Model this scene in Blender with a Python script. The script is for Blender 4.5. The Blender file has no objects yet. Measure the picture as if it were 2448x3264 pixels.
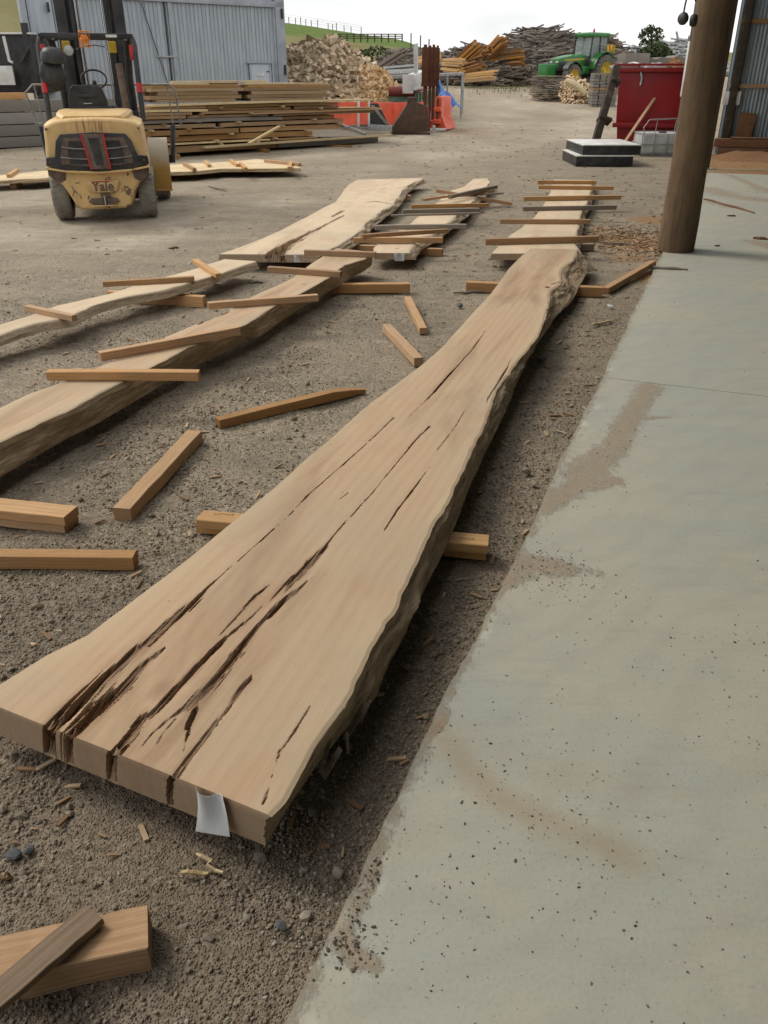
import bpy, bmesh, math, random
import numpy as np
from mathutils import Vector, Matrix, Euler

random.seed(7)
RS = np.random.RandomState(11)
SCN = bpy.context.scene
COL = SCN.collection

# ---------------------------------------------------------------- camera, sky, sun, exposure
FPX, CXP, CYP, CAMH, YHOR = 2600.0, 1224.0, 1632.0, 1.6, 245.0
PITCH = math.atan((CYP - YHOR) / FPX)
cam_d = bpy.data.cameras.new('camera')
cam = bpy.data.objects.new('camera', cam_d)
COL.objects.link(cam)
cam.location = (0, 0, CAMH)
cam.rotation_euler = (math.pi / 2 - PITCH, 0, 0)
cam_d.sensor_fit = 'VERTICAL'
cam_d.sensor_height = 24.0
cam_d.lens = 24.0 * FPX / 3264.0
cam_d.clip_start = 0.05
cam_d.clip_end = 2000
SCN.camera = cam
SCN.render.resolution_x = 768
SCN.render.resolution_y = 1024
SCN.view_settings.view_transform = 'Standard'
SCN.view_settings.look = 'None'
SCN.view_settings.gamma = 1
SCN.view_settings.use_curve_mapping = False
SCN.view_settings.exposure = 0.29

SUN_EL, SUN_AZ = math.radians(46), math.radians(-62)      # azimuth from +Y, negative = towards -X
world = bpy.data.worlds.new('World')
SCN.world = world
world.use_nodes = True
wn, wl = world.node_tree.nodes, world.node_tree.links
wn.clear()
wo = wn.new('ShaderNodeOutputWorld'); wb = wn.new('ShaderNodeBackground')
sky = wn.new('ShaderNodeTexSky'); sky.sky_type = 'NISHITA'; sky.sun_disc = False
sky.sun_elevation = SUN_EL; sky.sun_rotation = SUN_AZ
sky.air_density = 1.0; sky.dust_density = 3.0
tc = wn.new('ShaderNodeTexCoord'); mp = wn.new('ShaderNodeMapping'); mp.inputs['Scale'].default_value = (1.5, 1.5, 5)
no = wn.new('ShaderNodeTexNoise'); no.inputs['Scale'].default_value = 2.2; no.inputs['Detail'].default_value = 5
rp = wn.new('ShaderNodeValToRGB')
rp.color_ramp.elements[0].position = 0.3; rp.color_ramp.elements[0].color = (7.7, 7.9, 8.1, 1)
rp.color_ramp.elements[1].position = 0.65; rp.color_ramp.elements[1].color = (11.2, 11.1, 10.9, 1)
mx = wn.new('ShaderNodeMix'); mx.data_type = 'RGBA'; mx.inputs[0].default_value = 0.9
wl.new(tc.outputs['Generated'], mp.inputs[0]); wl.new(mp.outputs[0], no.inputs['Vector'])
wl.new(no.outputs[0], rp.inputs[0]); wl.new(sky.outputs[0], mx.inputs[6]); wl.new(rp.outputs[0], mx.inputs[7])
wl.new(mx.outputs[2], wb.inputs[0]); wb.inputs[1].default_value = 0.095
wl.new(wb.outputs[0], wo.inputs[0])

sun_d = bpy.data.lights.new('sun', 'SUN'); sun_d.energy = 1.6; sun_d.angle = math.radians(20); sun_d.color = (1, .93, .82)
sun = bpy.data.objects.new('sun', sun_d); COL.objects.link(sun)
_sd = Vector((math.sin(SUN_AZ) * math.cos(SUN_EL), math.cos(SUN_AZ) * math.cos(SUN_EL), math.sin(SUN_EL)))
sun.rotation_euler = _sd.to_track_quat('Z', 'Y').to_euler()
sun.location = _sd * 50

# ---------------------------------------------------------------- measuring helpers: a sight line onto a real surface
CP, SP = math.cos(PITCH), math.sin(PITCH)
def ray(px, py):
    a = (px - CXP) / FPX; b = (CYP - py) / FPX
    return Vector((a, CP + b * SP, -SP + b * CP))
def G(px, py, z=0.0):
    d = ray(px, py); t = (z - CAMH) / d.z
    return Vector((d.x * t, d.y * t, z))
def gz(x, y):
    k = max(0.0, y - 19.0)
    return 0.037 * k * k / (k + 4.0) if k > 0 else 0.0
def GG(px, py):
    d = ray(px, py); t = 0.5
    while t < 260:
        p = Vector((0, 0, CAMH)) + d * t
        if p.z <= gz(p.x, p.y): break
        t += 0.05 + t * 0.002
    return Vector((p.x, p.y, gz(p.x, p.y)))
def W(px, py, Y):
    d = ray(px, py); t = Y / d.y
    return Vector((d.x * t, Y, CAMH + d.z * t))

# ---------------------------------------------------------------- numpy noise
def _h(i, j, k=0, seed=0):
    n = (i * 374761393 + j * 668265263 + k * 2147483647 + seed * 144665) & 0xFFFFFFFF
    n = ((n ^ (n >> 13)) * 1274126177) & 0xFFFFFFFF
    return ((n ^ (n >> 16)) & 0xFFFF) / 65535.0
def vnoise(x, y, seed=0):
    x = np.asarray(x, float); y = np.asarray(y, float)
    xi = np.floor(x).astype(np.int64); yi = np.floor(y).astype(np.int64)
    fx = x - xi; fy = y - yi
    fx = fx * fx * (3 - 2 * fx); fy = fy * fy * (3 - 2 * fy)
    a = _h(xi, yi, 0, seed); b = _h(xi + 1, yi, 0, seed); c = _h(xi, yi + 1, 0, seed); d = _h(xi + 1, yi + 1, 0, seed)
    return (a * (1 - fx) + b * fx) * (1 - fy) + (c * (1 - fx) + d * fx) * fy
def fbm(x, y, o=4, seed=0):
    r = 0; a = .5; s = 0
    for i in range(o):
        r = r + a * vnoise(np.asarray(x) * 2 ** i, np.asarray(y) * 2 ** i, seed + i * 17); s += a; a *= .5
    return r / s
def sstep(e0, e1, x):
    t = np.clip((x - e0) / (e1 - e0), 0, 1); return t * t * (3 - 2 * t)

# ---------------------------------------------------------------- material node helper
class NB:
    def __init__(s, name):
        s.m = bpy.data.materials.new(name); s.m.use_nodes = True
        s.n = s.m.node_tree.nodes; s.l = s.m.node_tree.links
        s.b = s.n['Principled BSDF']; s.tc = s.n.new('ShaderNodeTexCoord')
        s.obj = s.tc.outputs['Object']; s.gen = s.tc.outputs['Generated']
    def set(s, sock, v):
        if hasattr(v, 'links') or isinstance(v, bpy.types.NodeSocket): s.l.new(v, sock)
        elif isinstance(v, (tuple, list)) and len(v) == 3 and sock.type == 'RGBA': sock.default_value = (*v, 1)
        else: sock.default_value = v
    def mapping(s, v, scale=(1, 1, 1), loc=(0, 0, 0), rot=(0, 0, 0)):
        k = s.n.new('ShaderNodeMapping'); s.l.new(v, k.inputs[0])
        s.set(k.inputs['Scale'], scale); s.set(k.inputs['Location'], loc); s.set(k.inputs['Rotation'], rot); return k.outputs[0]
    def noise(s, v, scale=5, detail=4, rough=.55, dist=0):
        k = s.n.new('ShaderNodeTexNoise'); s.l.new(v, k.inputs['Vector'])
        k.inputs['Scale'].default_value = scale; k.inputs['Detail'].default_value = detail
        k.inputs['Roughness'].default_value = rough; k.inputs['Distortion'].default_value = dist; return k.outputs[0]
    def voro(s, v, scale=5, feature='F1', out='Distance', rnd=1):
        k = s.n.new('ShaderNodeTexVoronoi'); k.feature = feature; s.l.new(v, k.inputs['Vector'])
        k.inputs['Scale'].default_value = scale; k.inputs['Randomness'].default_value = rnd; return k.outputs[out]
    def wave(s, v, scale=5, dist=2, detail=2, typ='BANDS', axis='X', dscale=1):
        k = s.n.new('ShaderNodeTexWave'); k.wave_type = typ
        if typ == 'BANDS': k.bands_direction = axis
        else: k.rings_direction = axis
        s.l.new(v, k.inputs['Vector']); k.inputs['Scale'].default_value = scale
        k.inputs['Distortion'].default_value = dist; k.inputs['Detail'].default_value = detail
        k.inputs['Detail Scale'].default_value = dscale; return k.outputs[1]
    def ramp(s, f, stops):
        k = s.n.new('ShaderNodeValToRGB'); s.l.new(f, k.inputs[0]); e = k.color_ramp.elements
        for i, (p, c) in enumerate(stops):
            if i > 1: e.new(p)
            e[i].position = p
            e[i].color = (c, c, c, 1) if not isinstance(c, (tuple, list)) else (*c, 1)
        return k.outputs[0]
    def mix(s, f, a, b, blend='MIX'):
        k = s.n.new('ShaderNodeMix'); k.data_type = 'RGBA'; k.blend_type = blend
        s.set(k.inputs[0], f); s.set(k.inputs[6], a); s.set(k.inputs[7], b); return k.outputs[2]
    def math(s, op, a, b=0.0, clamp=False):
        k = s.n.new('ShaderNodeMath'); k.operation = op; k.use_clamp = clamp
        s.set(k.inputs[0], a); s.set(k.inputs[1], b); return k.outputs[0]
    def attr(s, name):
        k = s.n.new('ShaderNodeAttribute'); k.attribute_name = name; return k.outputs['Fac']
    def rand(s):
        return s.n.new('ShaderNodeObjectInfo').outputs['Random']
    def geo(s, out='Position'):
        return s.n.new('ShaderNodeNewGeometry').outputs[out]
    def hsv(s, c, h=.5, sat=1, v=1):
        k = s.n.new('ShaderNodeHueSaturation'); s.set(k.inputs['Hue'], h); s.set(k.inputs['Saturation'], sat)
        s.set(k.inputs['Value'], v); s.set(k.inputs['Color'], c); return k.outputs[0]
    def vadd(s, a, b):
        k = s.n.new('ShaderNodeVectorMath'); k.operation = 'ADD'; s.set(k.inputs[0], a); s.set(k.inputs[1], b); return k.outputs[0]
    def bump(s, h, strength=.5, dist=.01, normal=None):
        k = s.n.new('ShaderNodeBump'); s.l.new(h, k.inputs['Height'])
        k.inputs['Strength'].default_value = strength; k.inputs['Distance'].default_value = dist
        if normal: s.l.new(normal, k.inputs['Normal'])
        return k.outputs[0]
    def out(s, col, rough=.8, normal=None, metal=0, spec=.3):
        s.set(s.b.inputs['Base Color'], col); s.set(s.b.inputs['Roughness'], rough)
        s.set(s.b.inputs['Metallic'], metal); s.b.inputs['Specular IOR Level'].default_value = spec
        if normal is not None: s.l.new(normal, s.b.inputs['Normal'])
        return s.m

def rvec(b, k=37.0):
    r = b.rand(); c = b.n.new('ShaderNodeCombineXYZ')
    for i, f in enumerate((1.0, 2.3, 3.7)):
        b.set(c.inputs[i], b.math('MULTIPLY', r, k * f))
    return b.vadd(b.obj, c.outputs[0])

def M_sawn(name, c1, c2, dark, ring=16, vary=.25, greyed=0.0, rough=.75, gscale=1.0, island=0.0):
    """Sawn wood: growth rings about the long (X) axis, fibres along it, each piece its own tone."""
    b = NB(name)
    v = rvec(b)
    vr = b.mapping(v, (0.25, 1, 1))
    wv = b.wave(vr, ring * gscale, 3.0, 3, 'RINGS', 'X', 1.5)
    fib = b.noise(b.mapping(v, (1.5, 60 * gscale, 60 * gscale)), 3, 4, .6)
    blot = b.noise(b.mapping(v, (1.2, 5, 5)), 2.0, 4, .6)
    c = b.mix(b.math('MULTIPLY', wv, .55), c1, c2)
    c = b.mix(b.ramp(fib, [(.35, 0), (.75, .55)]), c, dark)
    c = b.mix(b.ramp(blot, [(.45, 0), (.8, .5)]), c, tuple(x * .62 for x in c1))
    if greyed:
        c = b.mix(b.math('MULTIPLY', b.ramp(b.noise(v, 2.5, 3), [(.3, .3), (.7, 1)]), greyed), c, (.22, .2, .175))
    sn_ = b.n.new('ShaderNodeSeparateXYZ'); b.l.new(b.tc.outputs['Normal'], sn_.inputs[0])
    eg = b.ramp(b.math('ABSOLUTE', sn_.outputs[0]), [(.8, 0), (.95, 1)])
    er = b.wave(b.mapping(v, (.02, 1, 1)), ring * 3.2, 2.0, 3, 'RINGS', 'X', 2)
    c = b.mix(b.math('MULTIPLY', eg, .7), c, b.mix(er, tuple(x * .45 for x in c1), tuple(x * .8 for x in c1)))
    dt = b.noise(v, 7, 6, .7)
    c = b.mix(b.ramp(dt, [(.50, 0), (.75, .4)]), c, (.26, .195, .13))
    r2 = b.math('FRACT', b.math('MULTIPLY', b.rand(), 7.31))
    c = b.hsv(c, .5, b.math('ADD', b.math('MULTIPLY', r2, .3), .90), b.math('ADD', b.math('MULTIPLY', b.rand(), 2 * vary), 1 - vary))
    if island:
        ri = b.geo('Random Per Island')
        c = b.hsv(c, .5, b.math('SUBTRACT', 1.05, b.math('MULTIPLY', ri, .35)), b.math('ADD', b.math('MULTIPLY', ri, 2 * island), 1 - island))
    nrm = b.bump(b.math('ADD', fib, b.math('MULTIPLY', b.noise(v, 60, 3), .5)), .35, .004)
    return b.out(c, rough, nrm)

def M_plain(name, c, c2=None, scale=6, rough=.6, metal=0, bump=.15, bdist=.004, vary=0, spec=.4, detail=5, lo=.4, hi=.65, stretch=(1, 1, 1)):
    """Painted or plain surface with uneven tone, dust and fine relief."""
    b = NB(name)
    v = rvec(b, 11) if vary else b.obj
    n1 = b.noise(b.mapping(v, stretch), scale, detail, .6)
    c2 = c2 or tuple(x * .72 for x in c)
    col = b.mix(b.ramp(n1, [(lo, 0), (hi, 1)]), c, c2)
    if vary: col = b.hsv(col, .5, 1, b.math('ADD', b.math('MULTIPLY', b.rand(), 2 * vary), 1 - vary))
    nrm = b.bump(b.noise(v, scale * 7, 3), bump, bdist)
    r = b.math('ADD', b.math('MULTIPLY', n1, .25), rough - .12)
    return b.out(col, r, nrm, metal, spec)

def M_chipped(name, c, under, amount=.42, low=.35, dirt=(.16, .12, .08), scale=5, rough=.45):
    b = NB(name)
    big = b.noise(b.obj, scale, 6, .65, .4)
    sz = b.n.new('ShaderNodeSeparateXYZ'); b.l.new(b.obj, sz.inputs[0])
    big = b.math('ADD', big, b.math('MULTIPLY', b.math('SUBTRACT', low, sz.outputs[2]), .16))
    mask = b.ramp(big, [(1 - amount, 0), (1 - amount + .015, 1)])
    fine = b.noise(b.obj, scale * 6, 4, .6)
    mask2 = b.ramp(fine, [(.68, 0), (.71, .8)])
    dr = b.noise(b.mapping(b.obj, (1, 1, .35)), 7, 5, .6)
    run = b.noise(b.mapping(b.obj, (26, 2, 1.3)), 1.6, 4, .6)
    zb_ = b.ramp(b.math('ABSOLUTE', b.math('SUBTRACT', sz.outputs[2], 1.09)), [(.03, 1), (.11, 0)]); xb_ = b.ramp(b.math('ABSOLUTE', sz.outputs[0]), [(.15, 1), (.32, 0)])
    runm = b.math('MULTIPLY', b.ramp(run, [(.50, 0), (.60, .85)]), b.math('MULTIPLY', zb_, xb_))
    col = b.mix(b.ramp(dr, [(.4, 0), (.75, .6)]), c, dirt)
    col = b.mix(runm, col, (.24, .10, .035)); col = b.mix(mask2, col, under)
    col = b.mix(mask, col, under)
    nrm = b.bump(b.math('SUBTRACT', fine, mask), .3, .004)
    return b.out(col, rough, nrm, 0, .4)
# ---------------------------------------------------------------- mesh builder and tagging
def tag(o, label=None, cat=None, group=None, kind=None):
    if label: o['label'] = label
    if cat: o['category'] = cat
    if group: o['group'] = group
    if kind: o['kind'] = kind
    return o
def thing(name, label, cat, loc=(0, 0, 0), rz=0.0, group=None):
    o = bpy.data.objects.new(name, None); COL.objects.link(o)
    o.location = loc; o.rotation_euler = (0, 0, rz); o.empty_display_size = .1
    return tag(o, label, cat, group)

class MB:
    """Collects shapes, then links them as one mesh object."""
    def __init__(s): s.v = []; s.f = []
    def add(s, vs, fs):
        k = len(s.v); s.v += [tuple(p) for p in vs]; s.f += [tuple(i + k for i in f) for f in fs]; return s
    def box(s, c, d, rot=None, taper=None):
        hx, hy, hz = d[0] / 2, d[1] / 2, d[2] / 2
        vs = []
        for sz in (-1, 1):
            tx = taper if (taper and sz > 0) else 1
            for sx, sy in ((-1, -1), (1, -1), (1, 1), (-1, 1)): vs.append(Vector((sx * hx * tx, sy * hy * tx, sz * hz)))
        if rot is not None:
            m = rot if isinstance(rot, Matrix) else Euler(rot).to_matrix()
            vs = [m @ p for p in vs]
        vs = [p + Vector(c) for p in vs]
        return s.add(vs, [(3, 2, 1, 0), (4, 5, 6, 7), (0, 1, 5, 4), (1, 2, 6, 5), (2, 3, 7, 6), (3, 0, 4, 7)])
    def bar(s, p0, p1, w, h, up=(0, 0, 1)):
        p0 = Vector(p0); p1 = Vector(p1); x = (p1 - p0).normalized(); u = Vector(up)
        if abs(x.dot(u)) > .98: u = Vector((0, 1, 0))
        y = u.cross(x).normalized(); z = x.cross(y)
        m = Matrix((x, y, z)).transposed()
        return s.box((p0 + p1) / 2, ((p1 - p0).length, w, h), m)
    def tube(s, path, r, n=8, caps=True):
        P = [Vector(p) for p in path]; rs = r if isinstance(r, (list, tuple)) else [r] * len(P)
        vs = []; prev = None
        for i, p in enumerate(P):
            t = (P[min(i + 1, len(P) - 1)] - P[max(i - 1, 0)]).normalized()
            a = prev if prev is not None else (Vector((0, 0, 1)) if abs(t.z) < .9 else Vector((1, 0, 0)))
            x = (a - t * a.dot(t)).normalized(); y = t.cross(x); prev = x
            for k in range(n):
                g = 2 * math.pi * k / n
                vs.append(p + (x * math.cos(g) + y * math.sin(g)) * rs[i])
        fs = []
        for i in range(len(P) - 1):
            for k in range(n):
                a = i * n + k; b = i * n + (k + 1) % n
                fs.append((a, b, b + n, a + n))
        if caps:
            fs.append(tuple(range(n - 1, -1, -1))); fs.append(tuple(range((len(P) - 1) * n, len(P) * n)))
        return s.add(vs, fs)
    def lathe(s, prof, c=(0, 0, 0), axis='Z', n=20, caps=True, rot=None):
        """prof: (radius, height) pairs about an axis through c."""
        vs = []
        for r, h in prof:
            for k in range(n):
                g = 2 * math.pi * k / n; a, b = r * math.cos(g), r * math.sin(g)
                p = {'Z': (a, b, h), 'X': (h, a, b), 'Y': (b, h, a)}[axis]
                p = Vector(p)
                if rot is not None: p = rot @ p
                vs.append(p + Vector(c))
        fs = []
        for i in range(len(prof) - 1):
            for k in range(n):
                a = i * n + k; b = i * n + (k + 1) % n; fs.append((a, b, b + n, a + n))
        if caps:
            fs.append(tuple(range(n - 1, -1, -1))); fs.append(tuple(range((len(prof) - 1) * n, len(prof) * n)))
        return s.add(vs, fs)
    def prism(s, poly, a, b, plane='XZ'):
        """Polygon in a plane, extruded from a to b along the third axis."""
        f = {'XZ': lambda p, t: (p[0], t, p[1]), 'XY': lambda p, t: (p[0], p[1], t), 'YZ': lambda p, t: (t, p[0], p[1])}[plane]
        n = len(poly); vs = [f(p, a) for p in poly] + [f(p, b) for p in poly]
        fs = [tuple(range(n - 1, -1, -1)), tuple(range(n, 2 * n))] + [(i, (i + 1) % n, (i + 1) % n + n, i + n) for i in range(n)]
        return s.add(vs, fs)
    def loft(s, rings, caps=True):
        n = len(rings[0]); vs = [p for r in rings for p in r]; fs = []
        for i in range(len(rings) - 1):
            for k in range(n):
                a = i * n + k; b = i * n + (k + 1) % n; fs.append((a, b, b + n, a + n))
        if caps: fs += [tuple(range(n - 1, -1, -1)), tuple(range((len(rings) - 1) * n, len(rings) * n))]
        return s.add(vs, fs)
    def mesh(s, name, mat=None, bevel=0, segs=2, smooth=False, angle=35):
        me = bpy.data.meshes.new(name); me.from_pydata(s.v, [], s.f)
        bm = bmesh.new(); bm.from_mesh(me)
        bmesh.ops.recalc_face_normals(bm, faces=bm.faces[:])
        if bevel:
            ed = [e for e in bm.edges if len(e.link_faces) == 2 and e.calc_face_angle(0) > .5]
            bmesh.ops.bevel(bm, geom=ed, offset=bevel, segments=segs, profile=.6, affect='EDGES', clamp_overlap=True)
        bm.to_mesh(me); bm.free()
        if smooth or bevel:
            me.polygons.foreach_set('use_smooth', [True] * len(me.polygons)); me.set_sharp_from_angle(angle=math.radians(angle))
        if mat: me.materials.append(mat)
        return me
    def build(s, name, mat, parent=None, off=None, **k):
        """off: the world point the vertices are measured from (they are stored relative to it)."""
        if off is not None:
            o3 = Vector(off); s.v = [tuple(Vector(p) - o3) for p in s.v]
        o = bpy.data.objects.new(name, s.mesh(name, mat, **k)); COL.objects.link(o)
        if parent: o.parent = parent
        elif off is not None: o.location = off
        return o

def np_mesh(name, V, F, mat, attrs=None, smooth=True, angle=None):
    me = bpy.data.meshes.new(name)
    V = np.asarray(V, np.float32); F = np.asarray(F, np.int32)
    me.vertices.add(len(V)); me.vertices.foreach_set('co', V.ravel())
    me.loops.add(F.size); me.loops.foreach_set('vertex_index', F.ravel())
    me.polygons.add(len(F)); me.polygons.foreach_set('loop_start', np.arange(0, F.size, F.shape[1], dtype=np.int32))
    if smooth: me.polygons.foreach_set('use_smooth', np.ones(len(F), bool))
    me.update(calc_edges=True); me.validate()
    for k, a in (attrs or {}).items():
        at = me.attributes.new(k, 'FLOAT', 'POINT'); at.data.foreach_set('value', np.asarray(a, np.float32).ravel())
    if angle: me.set_sharp_from_angle(angle=math.radians(angle))
    if mat: me.materials.append(mat)
    return me
def obj_of(name, me, parent=None, loc=None, rot=None):
    o = bpy.data.objects.new(name, me); COL.objects.link(o)
    if parent: o.parent = parent
    if loc is not None: o.location = loc
    if rot is not None: o.rotation_euler = rot
    return o
def grid_faces(nu, nv, k=0):
    i, j = np.meshgrid(np.arange(nu - 1), np.arange(nv - 1), indexing='ij'); a = (i * nv + j).ravel() + k
    return np.stack([a, a + nv, a + nv + 1, a + 1], 1)

# ---------------------------------------------------------------- materials
MAT = {}
def slab_material(name, top1, top2, edge, sap):
    """Live-edge slab: pale sawn face, weathered bark edge, brown decayed cracks (the last two from mesh attributes)."""
    b = NB(name)
    fig = b.noise(b.mapping(b.obj, (.5, 2.6, 2)), 1.6, 5, .6, .6)
    ring = b.wave(b.mapping(b.obj, (.10, 1, 1)), 7, 5, 4, 'BANDS', 'Y', 1.2)
    fib = b.noise(b.mapping(b.obj, (4, 90, 40)), 2, 3, .6)
    saw = b.noise(b.mapping(b.obj, (34, 2.2, 5), rot=(0, 0, .12)), 1.1, 5, .7, 1.2)
    c = b.mix(b.ramp(fig, [(.38, 0), (.56, 1)]), top1, top2)
    c = b.mix(b.math('MULTIPLY', b.ramp(ring, [(.3, 0), (1, 1)]), .13), c, tuple(x * .74 for x in top1))
    c = b.mix(b.math('MULTIPLY', b.ramp(fib, [(.45, 0), (.75, 1)]), .12), c, tuple(x * .6 for x in top1))
    c = b.mix(b.math('MULTIPLY', b.ramp(saw, [(.42, 0), (.7, 1)]), .07), c, tuple(min(1, x * 1.18) for x in top2))
    speck = b.voro(b.mapping(b.obj, (.4, 1, 1)), 12)
    c = b.mix(b.ramp(speck, [(.018, .8), (.05, 0)]), c, (.13, .08, .05))
    c = b.mix(b.ramp(b.voro(b.mapping(b.obj, (.55, 1, 1), (2, 7, 1)), 2.1), [(.03, .75), (.085, .0)]), c, (.24, .14, .08))
    c = b.mix(b.attr('sap'), c, sap)
    dusty = b.noise(b.obj, 1.3, 5, .65)
    c = b.mix(b.ramp(dusty, [(.45, 0), (.7, .5)]), c, (.42, .34, .24))
    c = b.mix(b.ramp(b.noise(b.mapping(b.obj, (.9, 2, 2), (5, 3, 1)), 2.4, 4, .6), [(.55, 0), (.75, .45)]), c, (.46, .26, .14))
    c = b.mix(b.math('MULTIPLY', b.attr('endg'), .75), c, b.mix(b.noise(b.mapping(b.obj, (1, 26, 5)), 3, 4, .7), (.21, .145, .095), (.40, .295, .20)))
    c = b.mix(b.math('MULTIPLY', b.attr('halo'), b.ramp(b.noise(b.mapping(b.obj, (3, 22, 5)), 2, 4, .65), [(.38, 0), (.60, .8)])), c, (.28, .17, .095))
    # bark edge
    eb = b.noise(b.mapping(b.obj, (1.3, 15, 26)), 2.6, 8, .75, .8)
    ec = b.mix(b.ramp(eb, [(.28, 0), (.55, 1)]), tuple(x * .48 for x in edge), edge)
    ec = b.mix(b.ramp(b.noise(b.mapping(b.obj, (3, 12, 12)), 5, 5, .6), [(.5, 0), (.7, .7)]), ec, tuple(x * 1.35 for x in edge))
    bark = b.attr('bark')
    c = b.mix(bark, c, ec)
    # cracks
    kf = b.noise(b.mapping(b.obj, (6, 130, 30)), 2.2, 4, .65)
    kc = b.mix(b.ramp(kf, [(.38, 0), (.50, .5), (.64, 1)]), (.045, .024, .015), (.36, .225, .135))
    crack = b.attr('crack')
    c = b.mix(crack, c, kc)
    h = b.math('ADD', b.math('MULTIPLY', fib, .2), b.math('MULTIPLY', saw, .2))
    h = b.math('ADD', h, b.math('MULTIPLY', b.math('MULTIPLY', bark, eb), 5.0))
    h = b.math('ADD', h, b.math('MULTIPLY', b.math('MULTIPLY', crack, kf), 3.5))
    return b.out(c, .72, b.bump(h, .6, .006), 0, .25)
MAT['slab'] = slab_material('slab_wood', (.355, .230, .135), (.52, .365, .230), (.43, .32, .20), (.55, .44, .29))
MAT['slab_pale'] = slab_material('slab_wood_pale', (.54, .41, .27), (.64, .50, .34), (.42, .32, .21), (.56, .46, .32))
MAT['slab_yellow'] = slab_material('slab_wood_yellow', (.60, .46, .27), (.68, .54, .34), (.40, .29, .16), (.60, .48, .30))

MAT['stick'] = M_sawn('bearer_wood', (.45, .265, .135), (.56, .37, .21), (.25, .14, .07), 26, .22)
MAT['stick_brown'] = M_sawn('brown_board_wood', (.22, .155, .10), (.28, .20, .135), (.12, .08, .05), 26, .1)
MAT['stick_grey'] = M_sawn('bearer_wood_grey', (.30, .24, .18), (.36, .30, .23), (.16, .12, .09), 26, .2, .5)
MAT['pine'] = M_sawn('pine_wood', (.54, .335, .175), (.60, .40, .22), (.32, .18, .085), 20, .12)
MAT['board'] = M_sawn('stack_board_wood', (.34, .205, .10), (.43, .275, .145), (.13, .075, .04), 12, .3, .05)
MAT['board_pale'] = M_sawn('stack_board_pale', (.60, .48, .29), (.66, .54, .34), (.36, .26, .14), 12, .12)
MAT['board_grey'] = M_sawn('stack_board_grey', (.33, .225, .125), (.40, .285, .165), (.15, .10, .055), 12, .22, .1)
MAT['old_grey'] = M_sawn('weathered_plank', (.20, .19, .17), (.26, .245, .22), (.09, .085, .075), 10, .2, .6)
MAT['dark_timber'] = M_sawn('dark_timber', (.045, .035, .028), (.075, .058, .045), (.02, .015, .012), 10, .1)
MAT['redwood'] = M_sawn('brown_beam', (.17, .085, .045), (.23, .12, .06), (.08, .04, .022), 10, .12)
MAT['orange_fire'] = M_sawn('fresh_split', (.66, .40, .15), (.80, .54, .25), (.46, .25, .08), 12, .15, island=.3)
MAT['grey_fire'] = M_sawn('weathered_split', (.62, .44, .24), (.84, .71, .50), (.17, .105, .055), 12, .15, .0, island=.62)
MAT['offcut'] = M_sawn('grey_offcut', (.22, .17, .125), (.38, .32, .255), (.06, .045, .035), 12, .1, .3, island=.65)
MAT['offcut_orange'] = M_sawn('orange_offcut', (.38, .19, .07), (.50, .29, .125), (.18, .085, .035), 12, .5)
MAT['black'] = M_plain('black_paint', (.018, .018, .020), (.05, .048, .045), 5, .5)
MAT['rubber'] = M_plain('dusty_rubber', (.055, .05, .045), (.22, .195, .155), 5, .85, bump=.4, bdist=.01, lo=.3, hi=.7)
MAT['rubber_grey'] = M_plain('grey_dusty_tyre', (.20, .185, .16), (.30, .275, .23), 6, .85, bump=.4, bdist=.008)
MAT['cream'] = M_chipped('cream_yellow_paint', (.66, .45, .20), (.15, .095, .07), .43, .35, (.42, .28, .13), 7)
g = NB('dusty_yellow_fender'); sx_ = g.n.new('ShaderNodeSeparateXYZ'); g.l.new(g.obj, sx_.inputs[0]); dz_ = g.ramp(g.math('ADD', sx_.outputs[2], g.math('MULTIPLY', g.math('SUBTRACT', g.noise(g.obj, 4, 5), .5), .5)), [(.42, 0), (.60, 1)])
MAT['fender'] = g.out(g.mix(dz_, g.mix(g.noise(g.obj, 5, 4), (.50, .27, .05), (.38, .24, .09)), (.44, .37, .27)), .7)
MAT['badge'] = M_plain('badge_paint', (.62, .43, .19), (.46, .31, .14), 9, .5)
MAT['cork'] = M_plain('dark_primer', (.10, .07, .055), (.17, .12, .09), 12, .7)
MAT['steel'] = M_plain('dusty_steel', (.30, .29, .26), (.18, .165, .14), 9, .5, .5)
MAT['chrome'] = M_plain('bright_rod', (.55, .55, .55), None, 9, .25, .9)
MAT['galv'] = M_plain('galvanised_steel', (.42, .43, .43), (.30, .31, .31), 9, .5, .55)
MAT['red'] = M_plain('red_marker', (.50, .03, .03), (.35, .03, .03), 14, .5)
MAT['amber'] = M_plain('orange_lens', (.75, .26, .03), (.55, .17, .02), 14, .4)
MAT['yellow'] = M_plain('yellow_paint', (.68, .48, .03), (.50, .34, .03), 8, .45)
MAT['white'] = M_plain('white_paint', (.68, .68, .65), (.52, .51, .47), 4, .5)
MAT['paper'] = M_plain('paper_label', (.60, .62, .63), (.48, .49, .49), 9, .7)
MAT['skip'] = M_plain('red_skip_paint', (.30, .012, .014), (.19, .010, .012), 1.6, .38, bump=.08, lo=.35, hi=.7)
MAT['barrier'] = M_plain('orange_plastic', (.75, .105, .035), (.58, .09, .04), 4, .45)
MAT['rust'] = M_plain('rusty_steel', (.085, .032, .018), (.13, .05, .025), 9, .85, .2, .3)
MAT['bucket'] = M_plain('brown_bucket', (.065, .04, .028), (.11, .06, .035), 6, .8)
MAT['green_bin'] = M_plain('pale_green_paint', (.15, .23, .14), (.10, .15, .10), 4, .6)
MAT['redroll'] = M_plain('dull_red', (.22, .04, .03), (.14, .04, .035), 8, .6)
MAT['tarp'] = M_plain('blue_tarpaulin', (.04, .16, .48), (.10, .30, .60), 12, .45, lo=.5, hi=.7)
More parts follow.
